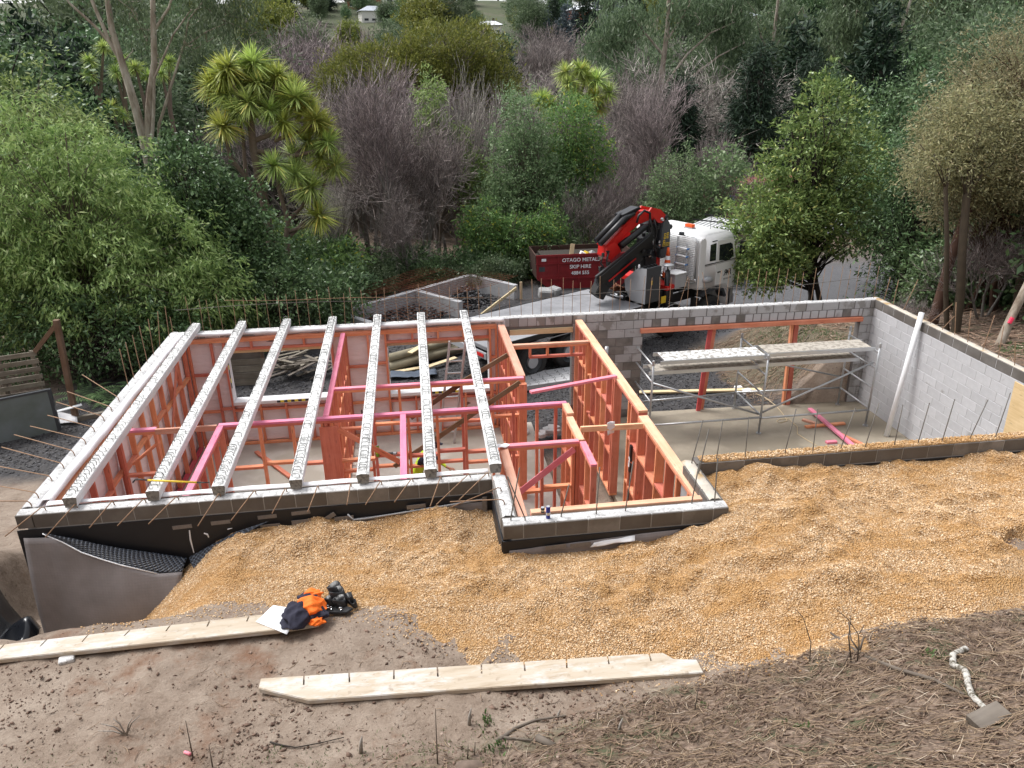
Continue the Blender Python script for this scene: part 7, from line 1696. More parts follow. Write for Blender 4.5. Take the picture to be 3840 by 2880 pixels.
def bare(k, loc, s, rz, mat, label, group=None, sxy=1.0, name='bare_tree'):
    key = (k, mat)
    if key not in _bt:
        m1, m2 = BARE[k][0].copy(), BARE[k][1].copy(); m1.materials.append(M['bark_grey']); m2.materials.append(M[mat]); _bt[key] = (m1, m2)
    m1, m2 = _bt[key]; t = thing(name, label, 'tree', loc, group, rz); t.scale = (s * sxy, s * sxy, s)
    link('trunk', m1, None, t); link('crown', m2, None, t); return t


# ---- cabbage trees
def head_mesh(n, L, seed, skirt=0.35):
    r = np.random.default_rng(seed); a = r.uniform(0, 6.283, n); el = np.arcsin(r.uniform(-skirt - 0.25, 1.0, n)); D = np.stack([np.cos(a) * np.cos(el), np.sin(a) * np.cos(el), np.sin(el)], -1)
    Ls = L * r.uniform(0.75, 1.1, n) * (1 - 0.25 * np.clip(D[:, 2], 0, 1)); S = nrm(np.cross(D, np.array([0, 0, 1.0]) + 0.15 * r.normal(0, 1, (n, 3)))); w = 0.024 * r.uniform(0.7, 1.2, n)
    sag = np.array([0, 0, -1.0]) * (0.10 * Ls * (1 - np.abs(D[:, 2])))[:, None] ; c = r.normal(0, 0.03, (n, 3)); W = w[:, None]
    p0 = c; p1 = c + D * Ls[:, None] * 0.5; p2 = c + D * Ls[:, None] + sag
    V = np.stack([p0 - S * W * 0.6, p0 + S * W * 0.6, p1 - S * W, p1 + S * W, p2], 1).reshape(-1, 3); b = (np.arange(n) * 5)[:, None]
    F = np.concatenate([np.concatenate([b, b + 1, b + 3, b + 2], 1), np.concatenate([b + 2, b + 3, b + 4, b + 4], 1)])
    me = bpy.data.meshes.new('head'); me.from_pydata(V.tolist(), [], [tuple(f) if f[2] != f[3] else tuple(f[:3]) for f in F.tolist()]); return me
HEADS = [head_mesh(230, 0.80, 1, 0.5), head_mesh(260, 0.82, 2, 0.6), head_mesh(220, 0.76, 3, 0.75)]
for h in HEADS: h.materials.append(M['lf_cab'])
HEADS_Y = [h.copy() for h in HEADS]
for h in HEADS_Y: h.materials.clear(); h.materials.append(M['lf_cab2'])


def cabbage(label, base, limbs_, heads, r0=0.13, s=1.0, group=None, yellow=0.35, seed=1):
    t = thing('cabbage_tree', label, 'tree', base, group, 0.0); a, b, ra, rb = [], [], [], []
    for pts in limbs_:
        R = np.linspace(pts[0][3], pts[-1][3], len(pts))
        for i in range(len(pts) - 1): a.append(pts[i][:3]); b.append(pts[i + 1][:3]); ra.append(R[i]); rb.append(R[i + 1])
    link('trunk', seg_mesh('trunk', np.array(a) - base, np.array(b) - base, ra, rb, 8), M['bark_cab'], t); rr = random.Random(seed)
    for (x, y, z, q) in heads:
        o = link('leaf_head', rr.choice(HEADS_Y if rr.random() < yellow else HEADS), None, t); o.location = Vector((x, y, z)) - Vector(base); o.rotation_euler = (rr.uniform(-0.4, 0.4), rr.uniform(-0.4, 0.4), rr.uniform(0, 6)); o.scale = (q * s,) * 3
    return t


hd = [(-0.23, 18.0, 7.73), (0.52, 18.2, 7.86), (1.24, 18.1, 7.48), (1.75, 17.9, 6.82), (2.27, 17.8, 6.15), (2.6, 17.9, 5.45), (2.78, 18.0, 4.65), (1.95, 17.5, 4.05), (2.16, 17.3, 3.16), (0.91, 17.4, 4.79), (-0.56, 17.6, 6.0), (-0.42, 18.3, 6.95), (0.37, 18.5, 7.12), (1.08, 18.5, 6.93), (1.95, 18.4, 5.47), (-0.9, 18.4, 7.2), (1.4, 18.5, 5.0)]
base = np.array([0.5, 18.0, G0(0.5, 18)]); z0 = base[2]
hub = (0.22, 18.0, 5.45)
LB = [[(0.45, 18.0, z0, 0.17), (0.30, 18.0, 3.9, 0.14), (0.2, 18.0, 5.3, 0.12), (0.24, 18.0, 6.1, 0.10), (0.28, 18.0, 6.5, 0.09)], [(0.28, 18, 6.4, 0.09), (-0.05, 18, 6.9, 0.07), (-0.23, 18, 7.55, 0.05)], [(0.28, 18, 6.4, 0.09), (0.45, 18.1, 7.1, 0.07), (0.52, 18.2, 7.7, 0.05)], [(0.25, 18, 6.2, 0.09), (0.8, 18.1, 6.7, 0.07), (1.2, 18.1, 7.3, 0.05)],
      [(0.22, 18, 5.5, 0.09), (0.8, 18, 5.7, 0.07), (1.3, 18, 6.1, 0.06), (1.42, 18, 6.5, 0.05), (1.75, 17.9, 6.7, 0.04)], [(0.9, 18, 5.5, 0.07), (1.8, 17.9, 5.8, 0.05), (2.25, 17.8, 6.0, 0.04)], [(0.2, 18, 5.2, 0.08), (1.4, 18, 5.0, 0.06), (2.4, 17.9, 5.2, 0.05), (2.55, 17.9, 5.4, 0.04)], [(1.4, 18, 5.0, 0.05), (1.9, 18.3, 5.3, 0.04)], [(2.3, 17.9, 4.6, 0.05), (2.75, 18, 4.6, 0.04)],
      [(0.1, 18.1, 3.6, 0.10), (-0.14, 17.9, 4.4, 0.08), (-0.5, 17.7, 5.0, 0.06), (-0.56, 17.6, 5.8, 0.05)], [(-0.14, 17.9, 4.4, 0.07), (-0.1, 18.2, 5.8, 0.05), (-0.42, 18.3, 6.8, 0.04)], [(0.24, 18, 6.0, 0.07), (0.35, 18.4, 7.0, 0.05)], [(0.6, 18, 6.4, 0.06), (1.05, 18.4, 6.8, 0.05)], [(-0.3, 18.2, 6.4, 0.05), (-0.85, 18.4, 7.1, 0.04)],
      [(0.9, 17.6, z0, 0.11), (1.0, 17.5, 2.5, 0.09), (1.1, 17.5, 3.0, 0.08), (0.95, 17.45, 3.9, 0.06), (0.91, 17.4, 4.6, 0.05)], [(1.1, 17.5, 3.0, 0.07), (1.6, 17.5, 3.4, 0.05), (1.9, 17.5, 3.95, 0.04)], [(1.02, 17.5, 2.6, 0.07), (1.7, 17.4, 2.8, 0.05), (2.1, 17.3, 3.05, 0.04)], [(1.02, 17.5, 2.4, 0.07), (2.0, 17.7, 3.2, 0.05), (2.5, 17.9, 4.4, 0.04)]]
cabbage('large cabbage tree with many spiky heads left of centre', base, LB, [(x, y, z, random.uniform(0.95, 1.2)) for x, y, z in hd + [(0.1, 18.6, 7.5), (0.9, 18.7, 7.4), (1.5, 18.5, 7.0), (2.45, 18.3, 5.9), (2.3, 18.2, 4.9), (0.6, 17.9, 7.3), (-0.1, 17.9, 6.4), (2.0, 18.2, 6.5), (1.5, 17.6, 4.5), (0.3, 17.7, 6.7), (0.9, 17.8, 6.5), (1.3, 17.8, 6.1), (-0.5, 18.2, 7.5)]], 0.15, 1.0, None, 0.55, 3)
c2 = [(12.63, 28.0, 7.41), (13.37, 28.2, 7.52), (14.14, 28.0, 7.06), (13.54, 27.6, 6.14), (14.31, 28.0, 5.9), (11.52, 28.0, 6.28), (12.76, 27.7, 6.96), (13.0, 27.6, 6.6), (14.0, 27.7, 6.4), (13.7, 28.3, 7.2), (11.9, 27.8, 6.0), (14.7, 28, 6.5)]
base = np.array([13.2, 28.0, G0(13.2, 28)]); LB = [[(13.2, 28, base[2], 0.2), (13.1, 28, 5.6, 0.14)]] + [[(13.1, 28, 5.4, 0.10), ((13.1 + x) / 2, y, (5.4 + z) / 2 + 0.1, 0.07), (x, y, z - 0.1, 0.05)] for x, y, z in c2]
cabbage('dense cabbage tree top rising behind the green shrubs at centre', base, LB, [(x, y, z, random.uniform(0.8, 1.0)) for x, y, z in c2], 0.15, 1.1, None, 0.25, 5)
for k, (hs, l) in enumerate((([(-8.5, 30.0, 8.04), (-7.92, 30.3, 8.61), (-8.6, 30, 7.5)], 'slender cabbage tree far left behind the gum trunks'), ([(-7.47, 30.0, 7.58), (-7.2, 30.2, 8.1)], 'small cabbage tree between the far left one and the gum'), ([(-6.44, 29.5, 7.77), (-6.1, 29.8, 7.4)], 'cabbage tree half hidden by the left gum trunk'), ([(-5.54, 30.0, 7.5), (-5.2, 30.2, 8.0)], 'cabbage tree just right of the gum trunks'), ([(-7.61, 29.0, 6.2), (-7.3, 29.2, 5.8)], 'low cabbage tree clump under the others at left'))):
    bx, by = hs[0][0] + 0.2, hs[0][1]; base = np.array([bx, by, G0(bx, by)])
    cabbage(l, base, [[(bx, by, base[2], 0.14), (bx - 0.1, by, hs[0][2] - 1.6, 0.10)]] + [[(bx - 0.1, by, hs[0][2] - 1.7, 0.09), (x, y, z - 0.1, 0.05)] for x, y, z in hs], [(x, y, z, 0.85) for x, y, z in hs], 0.1, 0.85, None, 0.0, 30 + k)

# ---- near left bushes
t = tree('pale_bush', 'big pale green bush with drooping leaves at far left', 'bush', (-4.6, 13.2, G0(-4.6, 13.2)),
     [(-0.6, 0, 4.6, 2.2, 1.8, 2.6), (1.3, 0.2, 4.2, 1.9, 1.6, 2.2), (2.9, 0.0, 2.9, 1.6, 1.4, 1.6), (3.9, -0.3, 1.9, 1.2, 1.1, 1.3), (-1.8, -0.6, 3.0, 2.0, 1.6, 2.2), (0.9, -0.9, 2.4, 2.1, 1.3, 1.8), (2.6, -0.9, 1.8, 1.5, 1.0, 1.2)], M['lf_pale'], 1900, 34, 0.175, 0.042, 0.15, 0.07, M['bark'], 0.85, 0.55, 11, None, 3, 0.6, 0.5)
tree('pale_bush', 'second pale green bush rising behind the first at far left', 'bush', (-7.6, 20.0, G0(-7.6, 20)), [(0, 0, 5.6, 2.2, 1.8, 2.6), (1.6, 0, 4.6, 1.6, 1.5, 2.2), (-1.6, 0, 4.6, 2, 1.6, 2.4), (0.6, -0.6, 3.0, 2.4, 1.6, 2)], M['lf_pale'], 1300, 20, 0.19, 0.05, 0.2, 0.15, M['bark'], 0.6, 0.6, 12, None, 4, 0.8)
tree('dark_shrub', 'dark green glossy shrub between pale bush and cabbage tree', 'bush', (-0.8, 15.2, G0(-0.8, 15.2)), [(-0.5, 0, 4.7, 1.1, 1.1, 1.5), (0.4, 0, 3.6, 1.2, 1.1, 1.3), (1.1, -0.3, 2.6, 1.2, 1.0, 1.3), (-0.7, -0.2, 3.0, 1.4, 1.1, 1.5), (0.2, -0.6, 1.6, 1.7, 1.0, 1.3)], M['lf_dark'], 1200, 22, 0.13, 0.075, 0.15, 0.1, M['bark_dark'], 0.15, 0.6, 13, None, 3, 0.5)
tree('dark_shrub', 'low leafy dark shrub at the corner behind the far wall', 'bush', (1.4, 13.6, G0(1.4, 13.6)), [(0, 0, 1.3, 1.3, 0.9, 1.2), (-1.5, 0.1, 1.1, 1.2, 0.9, 1.1), (1.0, 0.6, 1.0, 0.9, 0.7, 0.9)], M['lf_dark'], 650, 22, 0.11, 0.06, 0.13, 0.06, M['bark_dark'], 0.1, 0.6, 14, None, 3, 0.5)
tree('dark_shrub', 'shadowy understorey shrub behind the brown post', 'bush', (-3.4, 11.6, G0(-3.4, 11.6)), [(0, 0, 1.3, 1.6, 0.9, 1.2), (1.7, 0.2, 1.2, 1.4, 0.9, 1.1), (-1.8, 0.3, 1.4, 1.5, 0.9, 1.3)], M['lf_dark'], 600, 20, 0.13, 0.055, 0.16, 0.06, M['bark_dark'], 0.3, 0.6, 15, None, 3, 0.6)
for k, (x, y, h) in enumerate(((-2.0, 12.6, 3.5), (-1.2, 13.0, 3.0), (-2.8, 12.2, 3.2), (-0.5, 13.0, 2.6))):
    z = G0(x, y); t = thing('shaded_tree', 'dark stemmed young tree in the shade under the left bushes', 'tree', (x, y, z), 'dark young trees under the left bushes'); mb = MB(); mb.tube([(x, y, z), (x + 0.1, y, z + h * 0.4), (x - 0.15, y + 0.2, z + h)], [0.10, 0.08, 0.05], 8); mb.build('trunk', M['bark_dark'], t, True)
# ferns by the post
def fern(loc, s, label, seed):
    r = np.random.default_rng(seed); t = thing('fern', label, 'fern', loc, 'ferns under the left bushes', 0.0); V = []; Fq = []
    for k in range(14):
        a = r.uniform(0, 6.28); L = s * r.uniform(0.7, 1.1)
        for i in range(16):
            u = i / 15; p = np.array([math.cos(a) * L * u, math.sin(a) * L * u, L * (0.9 * u - 0.75 * u * u)]); sd = np.array([-math.sin(a), math.cos(a), 0]); w = 0.16 * s * math.sin(math.pi * min(1, u * 0.9 + 0.1)); f = np.array([math.cos(a), math.sin(a), 0]) * 0.022 * s
            for q in (-1, 1): j = len(V); V += [tuple(p - f), tuple(p + f), tuple(p + sd * q * w + f * 1.5 - np.array([0, 0, 0.02]))]; Fq.append((j, j + 1, j + 2))
    me = bpy.data.meshes.new('frond'); me.from_pydata(V, [], Fq); link('fronds', me, M['lf_dark'], t)
for k, (x, y) in enumerate(((-2.7, 9.9), (-2.0, 10.3), (-1.3, 10.4), (-3.3, 10.2), (-1.6, 9.6), (-0.8, 10.8))): fern((x, y, G0(x, y) + 0.05), 0.9, 'dark fern growing beside the brown post under the bushes', 50 + k)

# ---- gums
def gum(label, base, stems, fol, nleaf, seed, group=None, sig=0.4, mat='lf_gum', L=0.22, W=0.035):
    t = thing('gum_tree', label, 'tree', base, group, 0.0); a, b, ra, rb = [], [], [], []
    for pts in stems:
        for i in range(len(pts) - 1): a.append(pts[i][:3]); b.append(pts[i + 1][:3]); ra.append(pts[i][3] * 0.75); rb.append(pts[i + 1][3] * 0.75)
    r = np.random.default_rng(seed); tips = np.array([s[-1][:3] for s in stems]); P, d = clumps(fol, int(nleaf / 26), r, 0.3)
    for q in P[::5]:
        k = np.argmin(np.linalg.norm(np.array(b) - q, axis=1)); s0 = np.array(b[k]); m = (s0 + q) / 2 + r.normal(0, 0.15, 3); a += [s0, m]; b += [m, q]; ra += [0.025, 0.016]; rb += [0.016, 0.006]
    link('trunk', seg_mesh('trunk', np.array(a) - base, np.array(b) - base, ra, rb, 7), M['bark_gum'], t)
    C = np.repeat(P, 26, 0) + r.normal(0, sig, (len(P) * 26, 3)); D = nrm(r.normal(0, 0.45, C.shape) + np.array([0, 0, -0.9])); n = len(C)
    link('crown', leaf_mesh('crown', C - base, D, L * r.uniform(0.6, 1.3, n), W * r.uniform(0.7, 1.3, n), 0.1, seed), M[mat], t); return t
b0 = np.array([-4.3, 22.0, G0(-4.3, 22)])
gum('pale-barked gum with several slender trunks at upper left', b0, [
    [(-4.3, 22, b0[2], 0.26), (-4.37, 22, 5.2, 0.22), (-4.44, 22, 6.34, 0.20), (-4.62, 22, 7.9, 0.17), (-4.75, 22, 8.95, 0.15), (-4.70, 22, 10.0, 0.12), (-4.9, 22, 12.5, 0.07)], [(-4.2, 22, b0[2], 0.22), (-4.2, 22, 5.5, 0.20), (-3.86, 22, 6.87, 0.17), (-3.53, 22, 7.9, 0.15), (-3.22, 22, 9.9, 0.12), (-3.0, 22, 12, 0.07)],
    [(-4.1, 21.9, b0[2], 0.12), (-4.14, 21.9, 5.0, 0.10), (-3.82, 21.9, 6.3, 0.08), (-3.6, 21.9, 7.4, 0.06), (-2.71, 21.9, 8.8, 0.045), (-2.0, 22, 9.6, 0.03)], [(-4.15, 22.1, b0[2], 0.09), (-4.0, 22.1, 4.6, 0.085), (-3.78, 22.1, 5.8, 0.075), (-2.94, 22.1, 7.5, 0.06), (-2.4, 22.1, 8.6, 0.05), (-2.15, 22.1, 9.3, 0.04), (-1.2, 22, 10.2, 0.03)],
    [(-4.7, 22, 8.3, 0.09), (-5.3, 22, 9.1, 0.07), (-5.95, 22, 9.8, 0.05), (-6.8, 22, 11, 0.03)], [(-4.6, 22, 7.8, 0.10), (-4.9, 22, 8.6, 0.09), (-5.2, 22, 9.8, 0.08), (-5.4, 22, 11, 0.05)], [(-3.3, 22, 9.0, 0.08), (-2.7, 22, 9.7, 0.06), (-2.3, 22, 10.6, 0.04)], [(-2.5, 22.1, 8.4, 0.04), (-1.6, 22, 8.9, 0.03), (-0.8, 22, 9.2, 0.02)]],
    [(-1.5, 22.3, 9.4, 0.9, 0.9, 0.8), (-0.5, 22, 9.1, 0.8, 0.8, 0.7), (0.15, 22, 8.4, 0.7, 0.7, 0.6), (-2.2, 22.3, 8.5, 0.7, 0.7, 0.6), (-3.9, 22.5, 9.6, 0.9, 0.9, 0.6), (-3.8, 22.6, 8.6, 0.6, 0.6, 0.5), (-1.4, 22.0, 10.4, 1.4, 1.2, 0.7), (-5.5, 22.4, 10.8, 1.5, 1, 0.8), (-0.2, 22, 9.9, 1.0, 0.9, 0.6)], 9000, 61, None, 0.26)
b0 = np.array([22.8, 45.0, G0(22.8, 45)])
gum('tall gum with bare fanning limbs at upper right centre', b0, [[(22.8, 45, b0[2], 0.4), (22.7, 45, 4.0, 0.32), (22.8, 45, 7.0, 0.26), (23.0, 45, 10, 0.2), (22.9, 45, 14, 0.1)], [(22.8, 45, 6.0, 0.14), (24.5, 45, 8.3, 0.10), (26, 45, 9.6, 0.07), (27.5, 45, 10.2, 0.04)], [(22.8, 45, 5.2, 0.13), (24.8, 45, 6.8, 0.10), (26.8, 45, 8.2, 0.07), (28.5, 45, 9.0, 0.04)], [(22.8, 45, 4.2, 0.12), (24.5, 45, 5.2, 0.10), (27.0, 45, 6.6, 0.06), (28.5, 45, 7.6, 0.03)], [(22.9, 45, 8.2, 0.12), (21.5, 45, 9.6, 0.09), (20.2, 45, 11, 0.05)], [(22.9, 45, 9.0, 0.11), (24.0, 45, 10.6, 0.08), (24.8, 45, 12, 0.05)]],
    [(20.5, 45.5, 10.4, 2.0, 1.6, 1.4), (19.2, 46, 9.2, 1.6, 1.4, 1.1), (24.5, 45.5, 11.2, 2.2, 1.8, 1.4), (27.8, 46, 9.6, 2.0, 1.6, 1.8), (28.8, 46, 7.2, 1.8, 1.5, 1.8), (26.8, 46, 11.2, 2.0, 1.6, 1.2), (29.6, 46, 5.2, 1.4, 1.4, 1.4)], 16000, 62, None, 0.45, 'lf_gum', 0.40, 0.07)
for k, (x, y, l, lean) in enumerate(((31.5, 47, 'dark gum crown left of the upper right trunks', 0), (38.5, 46, 'gum with a pale leaning trunk at upper right', 1.6), (45.5, 47, 'dark gum crown in the top right corner', 0), (35.0, 54, 'gum farther back between the upper right crowns', 0), (51.0, 48, 'outermost gum at the right edge', 0))):
    b0 = np.array([x, y, G0(x, y)]); rr = np.random.default_rng(70 + k)
    st = [[(x, y, b0[2], 0.36), (x + lean * 0.3, y, 4, 0.28), (x + lean, y, 8, 0.2), (x + lean * 1.6, y, 13, 0.08)]] + [[(x + lean * 0.8, y, 6.5 + q, 0.12), (x + dx * 0.5, y, 8 + q, 0.08), (x + dx, y + dy, 9.4 + q, 0.03)] for q, dx, dy in ((0, 2.8, 0), (-1, -2.6, 1), (1.5, -2, -1), (2, 2.2, 0.6), (-2.2, 2.2, -0.8))]
    gum(l, b0, st, [(x + rr.normal(0, 2.0), y + rr.normal(0, 1.2), rr.uniform(5.6, 13.5), rr.uniform(1.2, 2.1), 1.4, rr.uniform(0.8, 1.5)) for _ in range(11)], 12000, 80 + k, 'gums at upper right', 0.5, 'lf_gum', 0.42, 0.085)

# ---- centre shrubs and trees
tree('green_shrub', 'tall grey green shrub with pointed top at the centre', 'bush', (10.0, 24.0, G0(10, 24)), [(0.0, 0, 6.0, 1.0, 1.0, 1.6), (0.1, 0, 4.6, 1.5, 1.3, 1.7), (0.5, 0, 3.2, 2.0, 1.6, 1.6), (-0.7, -0.2, 2.4, 1.7, 1.4, 1.5), (1.5, -0.2, 2.2, 1.4, 1.2, 1.3), (0.0, -0.4, 1.2, 2.2, 1.4, 1.2)], M['lf_grey'], 1700, 22, 0.13, 0.045, 0.17, 0.12, M['bark'], 0.1, 0.6, 21, None, 3, 0.5)
tree('green_shrub', 'rounded mid green shrub right of the pointed one', 'bush', (12.3, 25.0, G0(12.3, 25)), [(0, 0, 5.8, 1.2, 1.2, 1.5), (0.8, 0, 4.6, 1.2, 1.2, 1.3), (-0.3, -0.2, 4.2, 1.2, 1.1, 1.3), (0.6, -0.2, 2.8, 1.6, 1.3, 1.5)], M['lf_mid'], 900, 20, 0.14, 0.055, 0.18, 0.1, M['bark'], 0.1, 0.6, 22, None, 3, 0.4)
tree('green_shrub', 'narrow yellow green sapling left of centre', 'bush', (6.3, 26.0, G0(6.3, 26)), [(0, 0, 7.3, 0.6, 0.6, 1.2), (0.2, 0, 5.9, 0.8, 0.7, 1.0), (1.1, 0, 5.4, 0.6, 0.6, 0.9), (1.5, -0.2, 4.4, 0.9, 0.7, 0.8), (2.0, -0.2, 3.4, 1.0, 0.8, 0.8)], M['lf_pale'], 420, 20, 0.17, 0.06, 0.16, 0.08, M['bark'], 0.2, 0.6, 23, None, 1, 0.3)
tree('green_shrub', 'yellow flecked low shrub in front of the pointed one', 'bush', (8.6, 21.3, G0(8.6, 21.3)), [(-0.6, 0, 1.9, 1.0, 0.8, 1.3), (0.6, 0, 1.5, 1.1, 0.8, 1.1), (1.9, 0.1, 1.6, 1.0, 0.8, 1.2), (0.2, -0.2, 0.8, 1.6, 0.7, 0.8)], M['lf_mid'], 750, 22, 0.14, 0.05, 0.14, 0.06, M['bark'], 0.15, 0.6, 24, None, 3, 0.5)
tree('green_shrub', 'grey green bush behind the crane', 'bush', (16.3, 22.6, G0(16.3, 22.6)), [(0, 0, 3.4, 1.2, 1.0, 1.4), (0.3, 0, 2.2, 1.4, 1.1, 1.3), (-0.9, 0, 1.6, 1.3, 1.0, 1.2), (0.4, -0.2, 1.0, 1.5, 0.9, 1.0)], M['lf_grey'], 900, 22, 0.12, 0.04, 0.16, 0.08, M['bark'], 0.2, 0.6, 25, None, 3, 0.4)
tree('pale_leaved_shrub', 'open shrub with sparse pale leaves behind the crane', 'bush', (18.0, 22.3, G0(18, 22.3)), [(0.2, 0, 3.9, 0.9, 0.8, 0.9), (-0.2, 0, 2.6, 0.8, 0.8, 1.0), (0, 0, 1.4, 0.6, 0.6, 0.9)], M['lf_grey'], 260, 12, 0.17, 0.09, 0.2, 0.06, M['bark'], 0.2, 0.6, 26, None, 2, 0.3)
tree('olive_dome_tree', 'broad olive green domed tree at upper centre', 'tree', (6.8, 45.0, G0(6.8, 45)), [(-2.6, 0, 11.0, 4.0, 3.0, 1.7), (1.4, 0, 12.0, 3.6, 3.2, 2.2), (3.6, 0, 10.0, 2.6, 2.6, 2.6), (4.4, -0.3, 7.6, 2.0, 2.0, 3.0), (-5.2, 0.2, 10.2, 2.0, 1.8, 1.3), (1.0, -0.5, 10.2, 4.2, 2.4, 1.8)], M['lf_olive'], 2600, 30, 0.22, 0.060, 0.26, 0.32, M['bark'], -0.5, 0.5, 27, None, 4, 1.2, 0.55)
for k, (x, y, s, l) in enumerate(((24.0, 32.5, 8.8, 'dark drooping conifer right of the crane'), (27.6, 33.5, 8.2, 'second dark conifer behind the red container'), (20.6, 34.5, 7.5, 'dark conifer behind the bare twigs right of centre'))):
    bl = [(0, 0, s * (0.18 + 0.13 * i), s * 0.30 * (1 - i * 0.135), s * 0.27 * (1 - i * 0.135), s * 0.10) for i in range(7)]
    tree('conifer', l, 'tree', (x, y, G0(x, y)), bl, M['lf_conifer'], 1500, 20, 0.34, 0.05, 0.26, 0.22, M['bark_dark'], 0.45, 0.9, 90 + k, 'dark conifers by the container', 1, 0.3, 0.3)
# glossy tree right
tree('glossy_tree', 'glossy leaved tree at right overlapping the front of the truck cab', 'tree', (18.9, 14.9, G0(18.9, 14.9)), [(-0.5, 0, 6.2, 1.2, 1.1, 1.3), (-1.3, -0.2, 4.8, 1.4, 1.2, 1.3), (0.3, 0, 4.6, 1.5, 1.3, 1.6), (-2.3, -0.3, 3.6, 1.3, 1.1, 1.1), (-1.2, -0.5, 3.2, 1.5, 1.1, 1.2), (-3.0, -0.4, 2.5, 0.9, 0.9, 0.9), (0.4, -0.4, 3.0, 1.4, 1.1, 1.1), (-2.8, -0.6, 1.75, 0.9, 0.7, 0.55), (-1.9, -0.6, 2.2, 1.1, 0.8, 0.7)], M['lf_rhodo'], 1150, 22, 0.15, 0.055, 0.13, 0.13, M['bark_dark'], 0.0, 0.65, 31, None, 4, 0.35, 0.5, 0.2)
_gt = [o for o in COL.objects if o.name.startswith('glossy_tree')][0]
crown('lower_crown', [(-2.75, -1.4, 2.6, 0.65, 0.5, 0.8), (-2.7, -1.5, 1.6, 0.7, 0.5, 0.5), (-2.1, -1.2, 3.3, 0.9, 0.6, 0.7), (-1.9, -1.3, 1.9, 0.8, 0.6, 0.6)], M['lf_rhodo'], 300, 22, 0.15, 0.055, 0.14, 0.0, 0.65, 231, 0.4, 0.15, _gt)
tree('dark_shrub', 'dark leafy sapling right of the glossy tree', 'tree', (20.6, 13.0, G0(20.6, 13)), [(0.1, 0, 5.2, 1.0, 1.0, 2.0), (-0.2, 0, 3.0, 1.3, 1.1, 1.6), (0.9, 0, 3.6, 1.2, 1.1, 1.8), (0.2, -0.4, 1.5, 1.6, 1.0, 1.0)], M['lf_dark'], 900, 18, 0.12, 0.04, 0.18, 0.09, M['bark_dark'], 0.2, 0.6, 32, None, 3, 0.5)
tree('dark_shrub', 'low leafy shrub behind the far right corner of the garage', 'bush', (19.4, 9.8, G0(19.4, 9.8)), [(0, 0, 0.8, 0.9, 0.7, 0.7), (1.4, 0.4, 1.2, 1.2, 0.9, 1.1)], M['lf_dark'], 420, 18, 0.11, 0.05, 0.15, 0.06, M['bark_dark'], 0.1, 0.6, 33, None, 3, 0.5)
tree('feathery_tree', 'large feathery olive brown tree filling the right edge', 'tree', (20.2, 9.0, G0(20.2, 9)), [(0.6, 0, 5.6, 2.0, 1.8, 1.7), (-0.9, 0.1, 5.1, 1.7, 1.5, 1.6), (1.6, -0.3, 4.2, 2.0, 1.6, 1.7), (-1.5, -0.2, 4.1, 1.3, 1.2, 1.2), (0.2, -0.4, 3.6, 1.8, 1.3, 1.3), (-1.4, -0.3, 3.0, 1.0, 1.0, 0.8), (1.8, -0.6, 3.0, 1.6, 1.2, 1.1)], M['lf_feather'], 2500, 30, 0.095, 0.024, 0.15, 0.12, M['bark_red'], 0.2, 0.5, 34, None, 5, 1.0, 0.45, 0.2)
for k, (pts, r, m, l) in enumerate((([(18.10, 7.0, 1.45), (17.98, 7.0, 2.6), (17.82, 7.05, 3.6), (17.9, 7.4, 4.8), (18.3, 8.0, 6.2)], 0.115, 'bark_moss', 'mossy thick trunk just beyond the right garage wall'), ([(18.0, 7.15, 1.5), (17.75, 7.2, 2.6), (17.5, 7.2, 3.8), (17.4, 7.5, 5.0), (17.9, 8.2, 6.2)], 0.065, 'bark_moss', 'thin mossy stem beside the thick trunk'), ([(18.2, 8.0, 1.4), (18.3, 8.0, 3.2), (18.7, 8.2, 4.8), (19.2, 8.5, 6.0)], 0.13, 'bark_red', 'reddish trunk left of the mossy one beyond the wall'), ([(18.05, 5.6, 1.55), (18.3, 5.7, 2.4), (18.75, 5.9, 3.4), (19.4, 6.4, 4.8), (19.9, 7.2, 6.0)], 0.10, 'bark_gum', 'leaning grey trunk with a pink paint mark at right'), ([(19.8, 7.2, 1.6), (19.7, 7.3, 3.0), (19.9, 7.7, 4.6), (20.2, 8.2, 5.6)], 0.09, 'bark_moss', 'thin trunk farther right behind the leaning one'))):
    t = thing('tree_trunk', l, 'tree', (pts[0][0], pts[0][1], pts[0][2] - 0.1)); mb = MB(); mb.tube([(pts[0][0], pts[0][1], pts[0][2] - 0.15)] + pts, [r * 1.25] + [r * (1 - 0.4 * i / len(pts)) for i in range(len(pts))], 10); mb.build('trunk', M[m], t, True)
    if 'pink' in l: mb = MB(); mb.tube([(18.30 - 0.09, 5.61, 2.32), (18.36 - 0.10, 5.61, 2.45)], 0.045, 6); mb.build('paint_mark', simple('pink_paint', (0.9, 0.05, 0.12), 0.6), t)
    tp = np.array(pts[-1]) - np.array(ORG[t.name]); crown('crown', [(tp[0], tp[1], tp[2] + 0.1, 1.0, 0.9, 0.9), (tp[0] - 0.5, tp[1] - 0.2, tp[2] - 0.7, 0.8, 0.7, 0.7), (tp[0] + 0.6, tp[1] - 0.3, tp[2] - 0.9, 0.8, 0.7, 0.8)], M['lf_feather'], 330, 24, 0.095, 0.024, 0.15, 0.2, 0.5, 200 + k, 0.4, 0.1, t)
    rr = random.Random(k)
    for q in range(3):
        p = Vector(pts[-2]); e = p + Vector((rr.uniform(-0.8, 0.8), rr.uniform(-0.3, 0.5), rr.uniform(0.5, 1.1))); mb = MB(); mb.tube([p, (p + e) / 2 + Vector((0, 0, 0.1)), e], [r * 0.3, r * 0.2, 0.01], 6); mb.build('limb', M[m], t, True)
